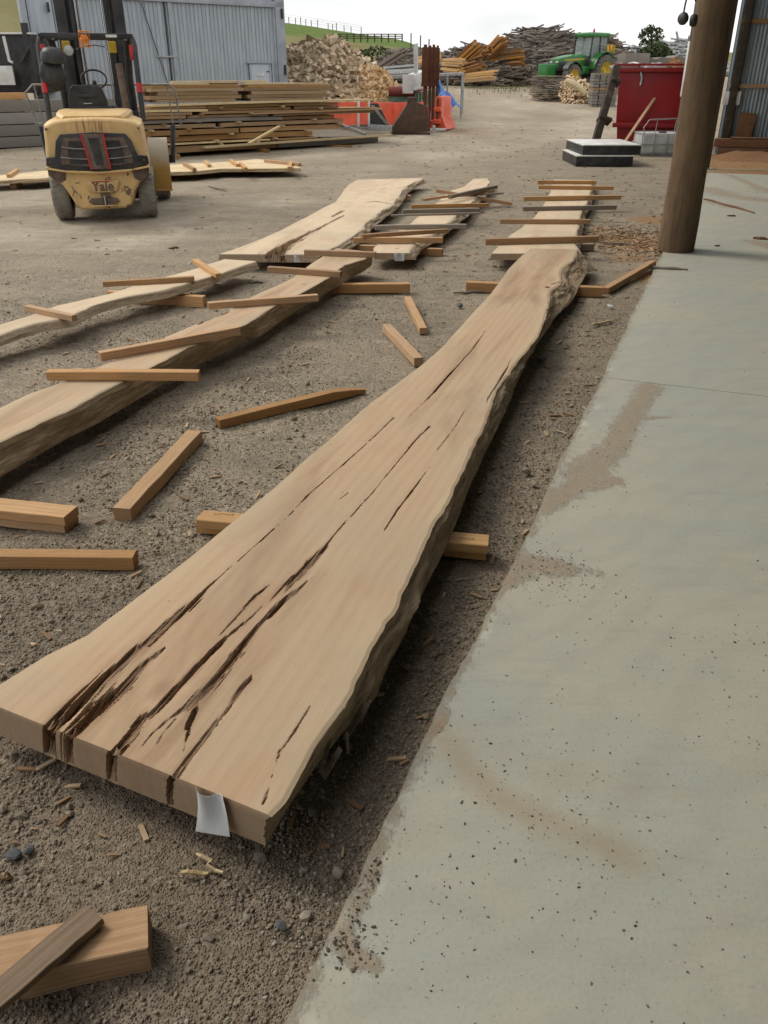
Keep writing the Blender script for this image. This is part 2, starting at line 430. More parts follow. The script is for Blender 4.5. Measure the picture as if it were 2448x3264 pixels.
MAT['tractor'] = M_plain('green_paint', (.018, .17, .028), (.03, .13, .035), 3, .3, spec=.5)
MAT['tractor_y'] = M_plain('rim_yellow', (.70, .50, .03), (.55, .40, .06), 5, .45)
MAT['grille'] = M_plain('dark_grille', (.03, .035, .03), (.05, .055, .05), 30, .6)
MAT['tank'] = M_plain('white_tank', (.60, .61, .60), (.45, .45, .42), 3, .45)
MAT['silver'] = M_plain('aluminium', (.55, .56, .56), (.42, .42, .41), 7, .4, .3)
MAT['trunk'] = M_plain('tree_bark', (.09, .07, .05), (.14, .11, .08), 9, .9)
g = NB('cab_glass'); g.b.inputs['Base Color'].default_value = (.35, .42, .42, 1); g.b.inputs['Roughness'].default_value = .06
g.b.inputs['Alpha'].default_value = .45; MAT['glass'] = g.m
g = NB('leaf_green'); cc = g.mix(g.noise(g.obj, 1.5, 4), (.025, .045, .015), (.07, .10, .03)); MAT['leaf'] = g.out(cc, .7)
# ---------------------------------------------------------------- the ground
EDGE_A, EDGE_B = G(1000, 3100), G(2090, 850)
EV = (EDGE_B - EDGE_A).normalized()                 # along the concrete's edge
NV = Vector((EV.y, -EV.x, 0))                       # into the concrete
def edge_coords(x, y):
    dx = x - EDGE_A.x; dy = y - EDGE_A.y
    return dx * EV.x + dy * EV.y, dx * NV.x + dy * NV.y
def spread_axis(lo, hi, step, far_lo, far_hi, grow=1.07):
    a = list(np.arange(lo, hi, step)); s = step
    left = []; x = lo
    while x > far_lo: s *= grow; x -= s; left.append(x)
    right = []; s = step; x = a[-1]
    while x < far_hi: s *= grow; x += s; right.append(x)
    return np.array(left[::-1] + a + right)
def polydist(X, Y, pts):
    """Distance to a polyline and position along it (index units)."""
    best = np.full(X.shape, 1e9); pos = np.zeros(X.shape)
    for i in range(len(pts) - 1):
        ax, ay = pts[i][0], pts[i][1]; bx, by = pts[i + 1][0], pts[i + 1][1]
        dx, dy = bx - ax, by - ay; L = dx * dx + dy * dy + 1e-12
        t = np.clip(((X - ax) * dx + (Y - ay) * dy) / L, 0, 1)
        d = np.hypot(X - ax - t * dx, Y - ay - t * dy); m = d < best
        best = np.where(m, d, best); pos = np.where(m, i + t, pos)
    return best, pos

xs = spread_axis(-3.6, 2.6, .022, -130, 130); ys = spread_axis(.5, 7.2, .022, -40, 175)
GX, GY = np.meshgrid(xs, ys, indexing='ij')
k = np.maximum(0, GY - 19.0); GZ = np.where(k > 0, .037 * k * k / (k + 4.0), 0)
a_, b_ = edge_coords(GX, GY)
inside = (b_ > .03) & (a_ < 16.9) & (a_ > -8)
near = np.clip(1.6 - np.hypot(GX, GY) / 16, 0, 1)
und = (fbm(GX * .9, GY * .9, 3, 5) - .5) * .035 + (fbm(GX * 6, GY * 6, 4, 9) - .5) * .028 * near + (fbm(GX * 30, GY * 30, 3, 21) - .5) * .008 * near
far = np.clip((np.hypot(GX, GY) - 14) / 20, 0, 1); und = und + far * (fbm(GX * .25, GY * .25, 3, 31) - .5) * .12
lip = np.clip((b_ + .25) / .25, 0, 1) * (a_ < 17) * (a_ > -8)
GZ = GZ + und * (1 - .6 * lip) - .012
GZ = np.where(inside, -.08, GZ)
# wheel-polished pale tracks and the orange sawdust spills, as the ground itself is coloured
track = np.zeros(GX.shape)
for pts, w in (([(60, 650), (700, 520), (1250, 450), (1600, 390), (1640, 345), (1560, 305), (1430, 283)], 1.3),
               ([(0, 740), (560, 640), (1200, 520), (1750, 430), (1900, 380), (1800, 330), (1600, 295)], 1.2),
               ([(900, 560), (1500, 470), (1960, 420)], .8), ([(0, 900), (500, 740), (900, 640)], .6), ([(1700, 330), (1960, 372)], .8)):
    P = [GG(*p) for p in pts]; d, _ = polydist(GX, GY, [(p.x, p.y) for p in P])
    track = np.maximum(track, sstep(w * 1.5, 0, d) * .9)
track = track * sstep(.25, .75, fbm(GX * .7, GY * 1.2, 5, 3)) * .85
saw = np.zeros(GX.shape)
for (px, py, r, s) in ((2050, 770, .42, 1), (2085, 700, .30, .9), (2010, 820, .3, .6), (2075, 880, .28, .7), (1930, 735, .25, .6), (2330, 520, 1.0, 1), (2440, 560, 1.0, 1),
                       (1480, 415, 1.2, .5), (1560, 250, 3, .5), (2080, 480, .9, .25), (1850, 310, 2.6, .7), (1980, 960, .2, .4), (1380, 430, 1.5, .4)):
    p = GG(px, py); saw = np.maximum(saw, s * np.exp(-((GX - p.x) ** 2 + (GY - p.y) ** 2) / (2 * r * r)))
dark = np.clip(sstep(3.6, 1.3, GY + GX * .35) * .9 + .3 * sstep(-.5, 1.0, b_ + 1.0) * sstep(8, 5, GY) + .4 * fbm(GX * .5, GY * .5, 3, 77) - .1, 0, 1)  # darker near ground: part damp earth, part shade painted into the colour
grs = sstep(36, 60, GY) * sstep(.45, .55, fbm(GX * .15, GY * .15, 3, 41)) * .0 + np.exp(-(((GX - GG(1560, 262).x) / 4.5) ** 2 + ((GY - GG(1590, 275).y) / 3.0) ** 2)) * .65
offroad = sstep(25, 50, np.abs(GX + 2)) * .8 + sstep(62, 80, GY)
grs = np.clip(np.maximum(grs, offroad), 0, 1)
V = np.stack([GX.ravel(), GY.ravel(), GZ.ravel()], 1)

b = NB('gravel_ground'); pos = b.geo()
n0 = b.noise(pos, 1.1, 6, .62); n1 = b.noise(pos, 9, 5, .65); n2 = b.noise(pos, 60, 4, .7)
vv = b.voro(pos, 150, 'F1'); vc = b.voro(pos, 150, 'F1', 'Color'); v2 = b.voro(b.mapping(pos, (1, 1, 1), (3, 1, 2)), 28, 'F1')
c = b.mix(b.ramp(n0, [(.40, 0), (.60, 1)]), (.45, .375, .275), (.33, .285, .215))
c = b.mix(b.ramp(n1, [(.4, 0), (.68, .75)]), c, (.52, .445, .34))
c = b.mix(b.math('MULTIPLY', b.ramp(n2, [(.38, 0), (.6, 1)]), .7), c, (.14, .108, .072))
sc = b.n.new('ShaderNodeSeparateColor'); b.l.new(vc, sc.inputs[0])
pebc = b.mix(sc.outputs[0], (.13, .115, .10), (.50, .43, .34))
c = b.mix(b.math('MULTIPLY', b.ramp(vv, [(.25, 1), (.42, 0)]), b.ramp(sc.outputs[1], [(.45, 0), (.6, .8)])), c, pebc)
c = b.mix(b.math('MULTIPLY', b.attr('damp_shade'), .42), c, (.095, .06, .045))
tk_ = b.math('MULTIPLY', b.attr('track'), b.ramp(b.noise(b.mapping(pos, (.6, 1.6, 1)), 3.0, 7, .75), [(.36, .15), (.62, 1)]))
c = b.mix(b.ramp(b.noise(b.mapping(pos, (.5, 1.2, 1)), 2.2, 8, .75), [(.45, 0), (.62, .45)]), c, (.20, .165, .125))
c = b.mix(tk_, c, (.56, .49, .38))
sm = b.ramp(b.math('ADD', b.attr('saw'), b.math('MULTIPLY', b.math('SUBTRACT', b.noise(pos, 14, 6, .75), .5), 1.3)), [(.42, 0), (.62, .85)])
c = b.mix(sm, c, b.mix(b.noise(pos, 40, 3), (.24, .12, .05), (.46, .27, .12)))
gm = b.ramp(b.math('ADD', b.attr('grass'), b.math('MULTIPLY', b.math('SUBTRACT', b.noise(pos, 2.5, 6, .75), .5), 1.2)), [(.45, 0), (.6, 1)])
c = b.mix(gm, c, b.mix(b.noise(pos, 1.2, 5), (.11, .13, .04), (.20, .18, .08)))
hh = b.math('ADD', b.math('MULTIPLY', b.ramp(vv, [(.1, 1), (.5, 0)]), .9), b.math('ADD', b.math('MULTIPLY', n2, 1.1), b.math('MULTIPLY', b.ramp(v2, [(.1, 1), (.5, 0)]), .25)))
MAT['ground'] = b.out(c, .93, b.bump(hh, .8, .008), 0, .15)
me = np_mesh('ground', V, grid_faces(len(xs), len(ys)), MAT['ground'], {'track': track, 'saw': saw, 'damp_shade': dark, 'grass': grs})
tag(obj_of('ground', me), 'compacted grey-brown gravel yard with pale wheel tracks', kind='structure')

# ---------------------------------------------------------------- concrete floor: two panels with an open joint between them
def g2(px, py):
    p = G(px, py, .012); return (p.x, p.y)
b = NB('concrete'); pos = b.geo()
n0 = b.noise(pos, .8, 6, .6); n1 = b.noise(pos, 5, 5, .65); n2 = b.noise(b.mapping(pos, (1, 1, 1)), 90, 3, .6)
sw = b.noise(b.mapping(pos, (.8, 3.2, 1), rot=(0, 0, .5)), 1.5, 5, .65, 1.0)
c = b.mix(b.ramp(n0, [(.42, 0), (.58, 1)]), (.415, .39, .315), (.365, .375, .325))
c = b.mix(b.ramp(sw, [(.45, 0), (.75, .5)]), c, (.46, .43, .345))
c = b.mix(b.ramp(n1, [(.55, 0), (.85, .45)]), c, (.275, .275, .23))
c = b.mix(b.math('MULTIPLY', b.ramp(n2, [(.5, 0), (.8, 1)]), .25), c, (.22, .21, .17))
c = b.mix(b.ramp(b.voro(pos, 13), [(.02, .9), (.055, 0)]), c, (.14, .115, .09))
dn = b.math('ADD', b.attr('dust'), b.math('MULTIPLY', b.math('SUBTRACT', b.noise(b.mapping(pos, (1.5, .8, 1)), 15, 10, .88), .5), 2.9))
dm = b.ramp(dn, [(.42, 0), (.60, .6), (.95, .9)])
c = b.mix(dm, c, b.mix(b.noise(pos, 30, 4, .7), (.27, .205, .14), (.38, .315, .23)))
tr_ = b.wave(b.mapping(pos, (1, 1, 1), rot=(0, 0, .9)), 1.7, 14, 5, 'BANDS', 'X', .7)
c = b.mix(b.math('MULTIPLY', b.ramp(tr_, [(.55, 0), (.95, 1)]), .13), c, (.27, .26, .22))
c = b.mix(b.math('MULTIPLY', b.ramp(b.noise(b.mapping(pos, (1, 9, 1), rot=(0, 0, 1.1)), 2.5, 7, .75), [(.52, 0), (.7, 1)]), .22), c, (.25, .235, .195))
on = b.math('ADD', b.attr('stain'), b.math('MULTIPLY', b.math('SUBTRACT', b.noise(pos, 6, 8, .8), .5), 1.1))
c = b.mix(b.ramp(on, [(.15, 0), (1, .5)]), c, (.30, .205, .095))
hh = b.math('ADD', b.math('MULTIPLY', n2, .25), b.math('MULTIPLY', b.math('MULTIPLY', dm, b.noise(pos, 70, 4, .7)), 2.5))
rg = b.math('ADD', b.math('MULTIPLY', n0, .25), .5)
MAT['concrete'] = b.out(c, b.math('ADD', rg, b.math('MULTIPLY', dm, .3)), b.bump(hh, .5, .006), 0, .35)

dust_lines = [  # (pixels along the streak, half width in metres, strength)
    ([(2075, 1232), (2030, 1300), (1985, 1370), (1955, 1430), (1900, 1500), (1840, 1550), (1770, 1590)], .075, 1.05),
    ([(2120, 1330), (2040, 1335), (1960, 1345)], .03, .8), ([(1930, 1440), (1870, 1480), (1830, 1510)], .09, .9),
    ([(1950, 1535), (1880, 1545), (1780, 1570), (1730, 1620)], .07, .95),
    ([(1640, 1790), (1720, 1800), (1800, 1815)], .07, 1.0), ([(1600, 1860), (1660, 1830)], .06, .9), ([(1800, 1810), (1900, 1830)], .05, .55),
    ([(1395, 2320), (1410, 2300), (1425, 2270)], .02, .9), ([(1075, 3010), (1130, 3030), (1190, 3075)], .020, 1.0), ([(1085, 2960), (1110, 3010), (1150, 3060)], .028, 1.0),
    ([(1200, 2760), (1180, 2830), (1135, 2900)], .016, 1.0), ([(1195, 2700), (1170, 2850)], .012, .9), ([(2250, 600), (2330, 625), (2448, 640)], .30, .85), ([(2240, 640), (2330, 660)], .22, .6), ([(2400, 770), (2470, 790)], .15, .9),
    ([(2200, 570), (2260, 545), (2330, 560), (2448, 610)], .12, .9), ([(2415, 600), (2500, 620)], .22, .8)]
stain_lines = [([(1400, 2330), (1470, 2420), (1560, 2520), (1700, 2600), (1850, 2660), (2000, 2735)], .055, .85), ([(1500, 2350), (1700, 2440), (1900, 2500), (2100, 2520)], .10, .35),
               ([(1650, 1800), (1760, 1850)], .06, .4), ([(1720, 2620), (1900, 2680)], .10, .5), ([(2150, 850), (2060, 900)], .12, .3)]
def panel(a0, a1, na, b1, nb):
    aa = np.linspace(a0, a1, na); bb = b1 * np.linspace(0, 1, nb) ** 1.25
    A, B = np.meshgrid(aa, bb, indexing='ij')
    eb = (fbm(A * 3, A * 0, 4, 3) - .5) * .03 + (fbm(A * 25, A * 0, 3, 8) - .5) * .010
    Bf = B + eb * np.clip(1 - B / .1, 0, 1)
    chip = np.maximum(0, fbm(A * 9, B * 9, 2, 14) - .72) * np.clip(1 - B / .06, 0, 1) * .12
    X = EDGE_A.x + A * EV.x + Bf * NV.x; Y = EDGE_A.y + A * EV.y + Bf * NV.y
    Z = .012 + (fbm(X * .7, Y * .7, 2, 2) - .5) * .004 - chip
    d_ = np.zeros(X.shape); s_ = np.zeros(X.shape)
    for pts, w, st in dust_lines:
        d, _ = polydist(X, Y, [g2(*p) for p in pts]); d_ = np.maximum(d_, st * np.exp(-(d / w) ** 2))
    for pts, w, st in stain_lines:
        d, _ = polydist(X, Y, [g2(*p) for p in pts]); s_ = np.maximum(s_, st * np.exp(-(d / w) ** 2))
    d_ = np.maximum(d_, .52 * np.exp(-B / .035) + .15 * np.exp(-B / .2))
    V = np.stack([X.ravel(), Y.ravel(), Z.ravel()], 1); F = grid_faces(na, nb)[:, ::-1]
    # skirt round the rim
    rim = np.concatenate([np.arange(nb), np.arange(1, na) * nb + nb - 1, (na - 1) * nb + np.arange(nb - 2, -1, -1), np.arange(na - 2, 0, -1) * nb])
    lo = V[rim].copy(); lo[:, 2] = -.09; n0_ = len(V); V = np.vstack([V, lo]); r = len(rim); i = np.arange(r); j = (i + 1) % r
    F = np.vstack([F, np.stack([rim[i], rim[j], n0_ + j, n0_ + i], 1)])
    ex = np.zeros(r)
    return np_mesh('panel', V, F, MAT['concrete'], {'dust': np.concatenate([d_.ravel(), ex + .5]), 'stain': np.concatenate([s_.ravel(), ex])}, angle=40)
cf = bpy.data.objects.new('concrete_floor', None); COL.objects.link(cf)
tag(cf, 'worn pale grey concrete floor with a saw-cut joint, under the open shed', kind='structure')
aj = edge_coords(G(1905, 1207).x, G(1905, 1207).y)[0]
obj_of('panel', panel(-6, -1.2, 40, 9.5, 40), cf)
obj_of('panel', panel(-1.196, aj - .003, 400, 9.5, 300), cf)
obj_of('panel', panel(aj + .003, 16.7, 330, 9.5, 150), cf)

# ---------------------------------------------------------------- loose gravel, grit and chips scattered (geometry nodes, nobody could count them)
def scatter(name, pts, rots, scls, mat, label, shape='stone'):
    me = bpy.data.meshes.new(name); n = len(pts)
    me.vertices.add(n); me.vertices.foreach_set('co', np.asarray(pts, np.float32).ravel())
    for nm, arr in (('rot', rots), ('scl', scls)):
        a = me.attributes.new(nm, 'FLOAT_VECTOR', 'POINT'); a.data.foreach_set('vector', np.asarray(arr, np.float32).ravel())
    o = obj_of(name, me); tag(o, label, kind='stuff')
    ng = bpy.data.node_groups.new(name, 'GeometryNodeTree')
    ng.interface.new_socket('Geometry', in_out='INPUT', socket_type='NodeSocketGeometry'); ng.interface.new_socket('Geometry', in_out='OUTPUT', socket_type='NodeSocketGeometry')
    N, Lk = ng.nodes, ng.links
    gi = N.new('NodeGroupInput'); go = N.new('NodeGroupOutput'); ip = N.new('GeometryNodeInstanceOnPoints')
    if shape == 'stone':
        pr = N.new('GeometryNodeMeshIcoSphere'); pr.inputs['Radius'].default_value = 1; pr.inputs['Subdivisions'].default_value = 1
    else:
        pr = N.new('GeometryNodeMeshCube'); pr.inputs['Size'].default_value = (2, 2, 2)
    sm_ = N.new('GeometryNodeSetMaterial'); sm_.inputs['Material'].default_value = mat
    ar = N.new('GeometryNodeInputNamedAttribute'); ar.data_type = 'FLOAT_VECTOR'; ar.inputs['Name'].default_value = 'rot'
    as_ = N.new('GeometryNodeInputNamedAttribute'); as_.data_type = 'FLOAT_VECTOR'; as_.inputs['Name'].default_value = 'scl'
    e2r = N.new('FunctionNodeEulerToRotation')
    Lk.new(gi.outputs[0], ip.inputs['Points']); Lk.new(pr.outputs[0], sm_.inputs['Geometry']); Lk.new(sm_.outputs[0], ip.inputs['Instance'])
    Lk.new(ar.outputs[0], e2r.inputs[0]); Lk.new(e2r.outputs[0], ip.inputs['Rotation']); Lk.new(as_.outputs[0], ip.inputs['Scale']); Lk.new(ip.outputs[0], go.inputs[0])
    md = o.modifiers.new('scatter', 'NODES'); md.node_group = ng
    return o
def ground_z(x, y):
    k = np.maximum(0, y - 19.0); z = np.where(k > 0, .037 * k * k / (k + 4.0), 0)
    ix = np.clip(np.searchsorted(xs, x), 1, len(xs) - 1); iy = np.clip(np.searchsorted(ys, y), 1, len(ys) - 1)
    return GZ[ix, iy]
def rand_in_view(n, dmin, dmax, pw):
    out = []
    px = RS.uniform(-300, 2700, n); d = dmin * (dmax / dmin) ** (RS.uniform(0, 1, n) ** pw)
    a = (px - CXP) / FPX
    x = a * (d * CP + CAMH * SP); return x, d
b = NB('stones'); r = b.rand()
c = b.ramp(r, [(0, (.11, .10, .085)), (.3, (.23, .19, .14)), (.7, (.33, .275, .205)), (.93, (.40, .36, .29)), (1, (.50, .47, .41))])
MAT['stone'] = b.out(b.mix(b.noise(b.obj, 2, 3), c, (.2, .165, .125)), .9, None, 0, .2)
b = NB('grit'); c = b.ramp(b.rand(), [(0, (.07, .055, .04)), (.7, (.15, .12, .09)), (1, (.28, .23, .17))]); MAT['grit'] = b.out(c, .9)
b = NB('chips'); c = b.ramp(b.rand(), [(0, (.16, .09, .045)), (.5, (.34, .22, .12)), (1, (.52, .40, .27))]); MAT['chip'] = b.out(c, .8)

x, y = rand_in_view(230000, .75, 9, 1.0)
a1, b1 = edge_coords(x, y); keep = (b1 < .02) | (a1 > 16.8)
dens = fbm(x * 1.6, y * 1.6, 3, 55); keep &= RS.uniform(0, 1, len(x)) < (sstep(.30, .62, dens) + .12) * sstep(9, 4.0, y)
x, y = x[keep], y[keep]; n = len(x)
s = .0014 + .0048 * RS.uniform(0, 1, n) ** 4 + .00022 * y; big = RS.uniform(0, 1, n) < .018; s = np.where(big, s * 2.4, s)
scl = np.stack([s * RS.uniform(.8, 1.5, n), s * RS.uniform(.7, 1.2, n), s * RS.uniform(.45, .9, n)], 1)
scatter('gravel', np.stack([x, y, ground_z(x, y) + s * .25], 1), RS.uniform(0, 6.28, (n, 3)) * [.15, .15, 1], scl, MAT['stone'], 'loose small stones over the yard')
# grit on the concrete: thick by the spills, thin elsewhere
gx, gy, gs = [], [], []
def sprinkle(pts, n, w, smax):
    P = [g2(*p) for p in pts]
    for _ in range(n):
        i = random.randrange(len(P) - 1); t = random.random()
        gx.append(P[i][0] * (1 - t) + P[i + 1][0] * t + random.gauss(0, w)); gy.append(P[i][1] * (1 - t) + P[i + 1][1] * t + random.gauss(0, w * 1.3)); gs.append(.0006 + smax * .9 * random.random() ** 3)
sprinkle([(1060, 3060), (1110, 2950), (1190, 3070)], 260, .022, .004); sprinkle([(1205, 2740), (1130, 2900)], 120, .014, .004); sprinkle([(1640, 1790), (1720, 1800), (1930, 1860)], 480, .075, .0035); sprinkle([(1400, 2330), (1700, 2600), (2000, 2735)], 380, .12, .0028)
sprinkle([(1100, 3000), (1250, 2850), (1500, 3050)], 130, .10, .003); sprinkle([(1750, 1600), (1900, 1520), (2030, 1320)], 220, .09, .003)
sprinkle([(2100, 2000), (2448, 2080)], 90, .10, .003); sprinkle([(1300, 2600), (1750, 3000), (2300, 2800)], 380, .28, .0022); sprinkle([(1600, 2350), (2000, 2250), (2400, 2500)], 380, .35, .0022)
sprinkle([(1700, 2000), (2300, 1900)], 220, .35, .0022); sprinkle([(2000, 1100), (2400, 900)], 120, .5, .004); sprinkle([(2100, 1500), (2450, 1700)], 90, .35, .003); sprinkle([(2300, 600), (2440, 640)], 200, .5, .008)
gx, gy, gs = np.array(gx), np.array(gy), np.array(gs); a1, b1 = edge_coords(gx, gy); kp = b1 > .01; gx, gy, gs = gx[kp], gy[kp], gs[kp]; n = len(gx)
scatter('grit', np.stack([gx, gy, .013 + gs * .3], 1), RS.uniform(0, 6.28, (n, 3)) * [.1, .1, 1], np.stack([gs * RS.uniform(.7, 2.2, n), gs * RS.uniform(.6, 1.2, n), gs * .6], 1), MAT['grit'], 'dark grit scattered over the pale concrete')
# shreds of bark and wood chips on the yard
x, y = rand_in_view(5200, 1.3, 30, .9)
w_ = np.exp(-((x - G(2050, 760).x) ** 2 + (y - G(2050, 760).y) ** 2) / 2.0) + .25 + .5 * (x > .8) * (y > 3); kp = RS.uniform(0, 1, len(x)) < w_; x, y = x[kp], y[kp]
p = G(2060, 760); x2 = RS.normal(p.x - .15, .35, 900); y2 = RS.normal(p.y - .1, .55, 900); x = np.concatenate([x, x2]); y = np.concatenate([y, y2])
a1, b1 = edge_coords(x, y); kp = (b1 < .0) | (a1 > 16.7); x, y = x[kp], y[kp]; n = len(x)
L_ = .006 + .02 * RS.uniform(0, 1, n) ** 2 + .0012 * y
scatter('wood_chips', np.stack([x, y, ground_z(x, y) + .006], 1), np.stack([RS.normal(0, .12, n), RS.normal(0, .2, n), RS.uniform(0, 6.28, n)], 1), np.stack([L_, L_ * .22, L_ * .10 + .0006], 1), MAT['chip'], 'shreds of bark and wood chips on the yard', 'cube')
# ---------------------------------------------------------------- live-edge slabs
class Slab:
    def __init__(s, name, label, mat, zt, th, L, R, B=None, n0=None, n1=None, flare=.03, lflare=.02, nu=300, nv=80, ns=14,
                 cracks=(), group='live-edge slabs laid out on the yard', rough=.012, wav=.004, sap=.10, holes=(), tilt=0.0, seed=1, edge_amp=1.0, crack_w=None):
        zb = zt - th
        PL = [G(*p, zt) for p in L]; PR = [G(*p, zt) for p in R]
        a = (PL[0] + PR[0]) / 2; c = (PL[-1] + PR[-1]) / 2
        s.o3 = Vector((a.x, a.y, 0)); ax = (c - a); ax.z = 0; s.len = ax.length; ax.normalize(); s.ax = ax; s.nx = Vector((ax.y, -ax.x, 0))
        tl = [s.loc(p) for p in PL]; tr = [s.loc(p) for p in PR]
        tb = [s.loc(G(*p, zb)) for p in B] if B else None
        t0l, t0r, t1l, t1r = tl[0][0], tr[0][0], tl[-1][0], tr[-1][0]
        if n0: t0l, t0r = [s.loc(G(*p, zt))[0] for p in n0]
        f = lambda P, t: np.interp(t, [q[0] for q in sorted(P)], [q[1] for q in sorted(P)])
        d0 = max(.6, s.o3.length); d1 = d0 + s.len
        kk = np.linspace(0, 1, nu); u = (d0 * (d1 / d0) ** kk - d0) / s.len
        nl = ns; nb = 5
        vtop = np.linspace(0, 1, nv)
        rowsT, rowsS, rowsZ, rowsBk, rowsC, rowsSap = [], [], [], [], [], []
        def t_at(v): return (t0l * (1 - v) + t0r * v)[None, :] * (1 - u[:, None]) + (t1l * (1 - v) + t1r * v)[None, :] * u[:, None]
        T = t_at(vtop)
        jr = (fbm(T * 2.6, T * 0 + 3, 4, seed) - .5) * .030 * edge_amp + (fbm(T * 14, T * 0 + 3, 3, seed + 4) - .5) * .011 * edge_amp
        jl = (fbm(T * 2.1, T * 0 + 9, 4, seed + 9) - .5) * .022 * edge_amp
        SL = f(tl, T) + jl; SR = f(tr, T) + jr
        S = SL * (1 - vtop) + SR * vtop
        # grooves
        D = np.zeros(T.shape); CA = np.zeros(T.shape); HA = np.zeros(T.shape)
        fib = fbm(T * 4.0, S * 230, 3, seed + 30); fib2 = fbm(T * 9, S * 70, 3, seed + 33)
        for cr in cracks:
            pts = [(*s.loc(G(q[0], q[1], zt)), q[2]) for q in cr]
            P = [(q[0], q[1]) for q in pts]
            x0, x1 = min(q[0] for q in P) - .1, max(q[0] for q in P) + .1
            rm = (T[:, 0] >= x0 - .4) & (T[:, 0] <= x1 + .4)
            if not rm.any(): continue
            Ts, Ss = T[rm], S[rm]
            d, pos = polydist(Ts, Ss, P)
            w = np.interp(pos, range(len(pts)), [q[2] for q in pts]) * (crack_w if crack_w else 1)
            d = d + (fib2[rm] - .5) * w * .75 + (fbm(Ts * 5, Ss * 20, 2, 71) - .5) * .012 * np.minimum(1, w / .02) + (fbm(Ts * 2.5, Ss * 190, 3, 72) - .5) * (.006 + w * .55) + (fbm(Ts * 40, Ss * 60, 2, 73) - .5) * .004
            g_ = np.clip(1 - d / (w * .5 + 1e-5), 0, 1)
            dep = np.minimum(.045, .008 + w * .7)
            fr = fbm(Ts * 2.2, Ss * 110, 3, 88); hole_ = sstep(.50, .64, fr)
            dep = np.where(w > (.07 if th < .1 else 9), th * 6, dep)
            dd = dep * np.sqrt(g_) * (.12 + .35 * fib[rm] + .9 * hole_)
            HA[rm] = np.maximum(HA[rm], np.clip(1 - np.maximum(0, d - w * .5) / (w * .9 + .002), 0, 1) ** 1.5 * np.clip(w / .02, .2, 1))
            D[rm] = np.maximum(D[rm], dd); CA[rm] = np.maximum(CA[rm], np.clip(g_ * 3.5, 0, 1) * (.35 + .65 * np.maximum(hole_, fib[rm])))
        for (px, py, r, dep) in holes:
            t_, s_ = s.loc(G(px, py, zt)); dd = np.maximum(abs(T - t_) / r, abs(S - s_) / r)
            m = np.clip((1 - dd) * 6, 0, 1); D = np.maximum(D, dep * m); CA = np.maximum(CA, m)
        D = np.minimum(D, th * .97)
        wave_ = (fbm(T * 1.5, S * 2, 2, seed + 60) - .5) * wav
        Z = zt + wave_ - D + tilt * (S - s.loc(G(*L[0], zt))[1])
        edge_r = np.clip(1 - (1 - vtop) * (SR - SL) / .012, 0, 1); Z = Z - edge_r * .004
        sapm = np.clip(1 - (1 - vtop) * (SR - SL) / sap, 0, 1) * .55 + np.clip(1 - vtop * (SR - SL) / (sap * .8), 0, 1) * .5
        sapm = np.clip(sapm + (fbm(T * 2, S * 12, 3, seed + 7) - .5) * .5 * (sapm > .01), 0, 1)
        rowsT.append(T); rowsS.append(S); rowsZ.append(Z); rowsBk.append(np.zeros(T.shape)); rowsC.append(CA); rowsSap.append(sapm)
        # bark side, sweeping out to the lower edge
        q = np.linspace(0, 1, ns + 1)[1:]
        Tt = T[:, -1:] + 0 * q[None, :]
        SB = (f(tb, Tt) + (fbm(Tt * 2.2, Tt * 0, 4, seed + 3) - .5) * .02) if tb else SR[:, -1:] + flare + (fbm(Tt * 2.2, Tt * 0, 4, seed + 3) - .5) * .03
        SB = np.maximum(SB, SR[:, -1:] - .05)
        n_ = fbm(Tt * 3.2, q[None, :] * 2.0 + Tt * .8, 4, seed + 5) - .5; n2_ = fbm(Tt * 6, q[None, :] * 4 + Tt * .7, 5, seed + 6) - .5
        env = np.sin(np.pi * np.clip(q, 0, 1))[None, :] * .8 + .2 * (q[None, :] < .99)
        side = SR[:, -1:] * (1 - q) + SB * q + (n_ * rough * 3.0 + n2_ * rough * 2.2) * env
        rowsT.append(Tt); rowsS.append(side); rowsZ.append(Z[:, -1:] * (1 - q) + zb * q + n2_ * rough * .6 * env); rowsBk.append(np.clip(q * 5, .6, 1) + 0 * Tt); rowsC.append(0 * Tt); rowsSap.append(0 * Tt)
        # underside
        q2 = np.linspace(0, 1, nb + 1)[1:]
        SLb = SL[:, :1] - lflare + (fbm(T[:, :1] * 2.2, T[:, :1] * 0, 3, seed + 13) - .5) * .02
        tb0 = T[:, :1]; tb_ = T[:, -1:] * (1 - q2) + tb0 * q2
        rowsT.append(tb_); rowsS.append(side[:, -1:] * (1 - q2) + SLb * q2); rowsZ.append(zb + 0 * tb_); rowsBk.append(.0 + 0 * tb_); rowsC.append(0 * tb_); rowsSap.append(0 * tb_)
        # other bark side, back up to the top
        q3 = np.linspace(0, 1, nl + 1)[1:-1]; Tl = T[:, :1] + 0 * q3[None, :]
        nl_ = fbm(Tl * 5, q3[None, :] * 3 + 0 * Tl, 4, seed + 15) - .5
        rowsT.append(Tl); rowsS.append(SLb * (1 - q3) + SL[:, :1] * q3 + nl_ * rough); rowsZ.append(zb * (1 - q3) + Z[:, :1] * q3); rowsBk.append(np.clip((1 - q3) * 5, 0, 1) + 0 * Tl); rowsC.append(0 * Tl); rowsSap.append(0 * Tl)
        TT, SS, ZZ, BK, CC, SA = [np.concatenate(r, 1) for r in (rowsT, rowsS, rowsZ, rowsBk, rowsC, rowsSap)]
        n = TT.shape[1]; V = np.stack([TT.ravel(), -SS.ravel(), ZZ.ravel()], 1)
        i, j = np.meshgrid(np.arange(nu - 1), np.arange(n), indexing='ij'); jn = (j + 1) % n
        F = np.stack([(i * n + j).ravel(), (i * n + jn).ravel(), ((i + 1) * n + jn).ravel(), ((i + 1) * n + j).ravel()], 1)
        HH = np.zeros(TT.shape); HH[:, :nv] = HA
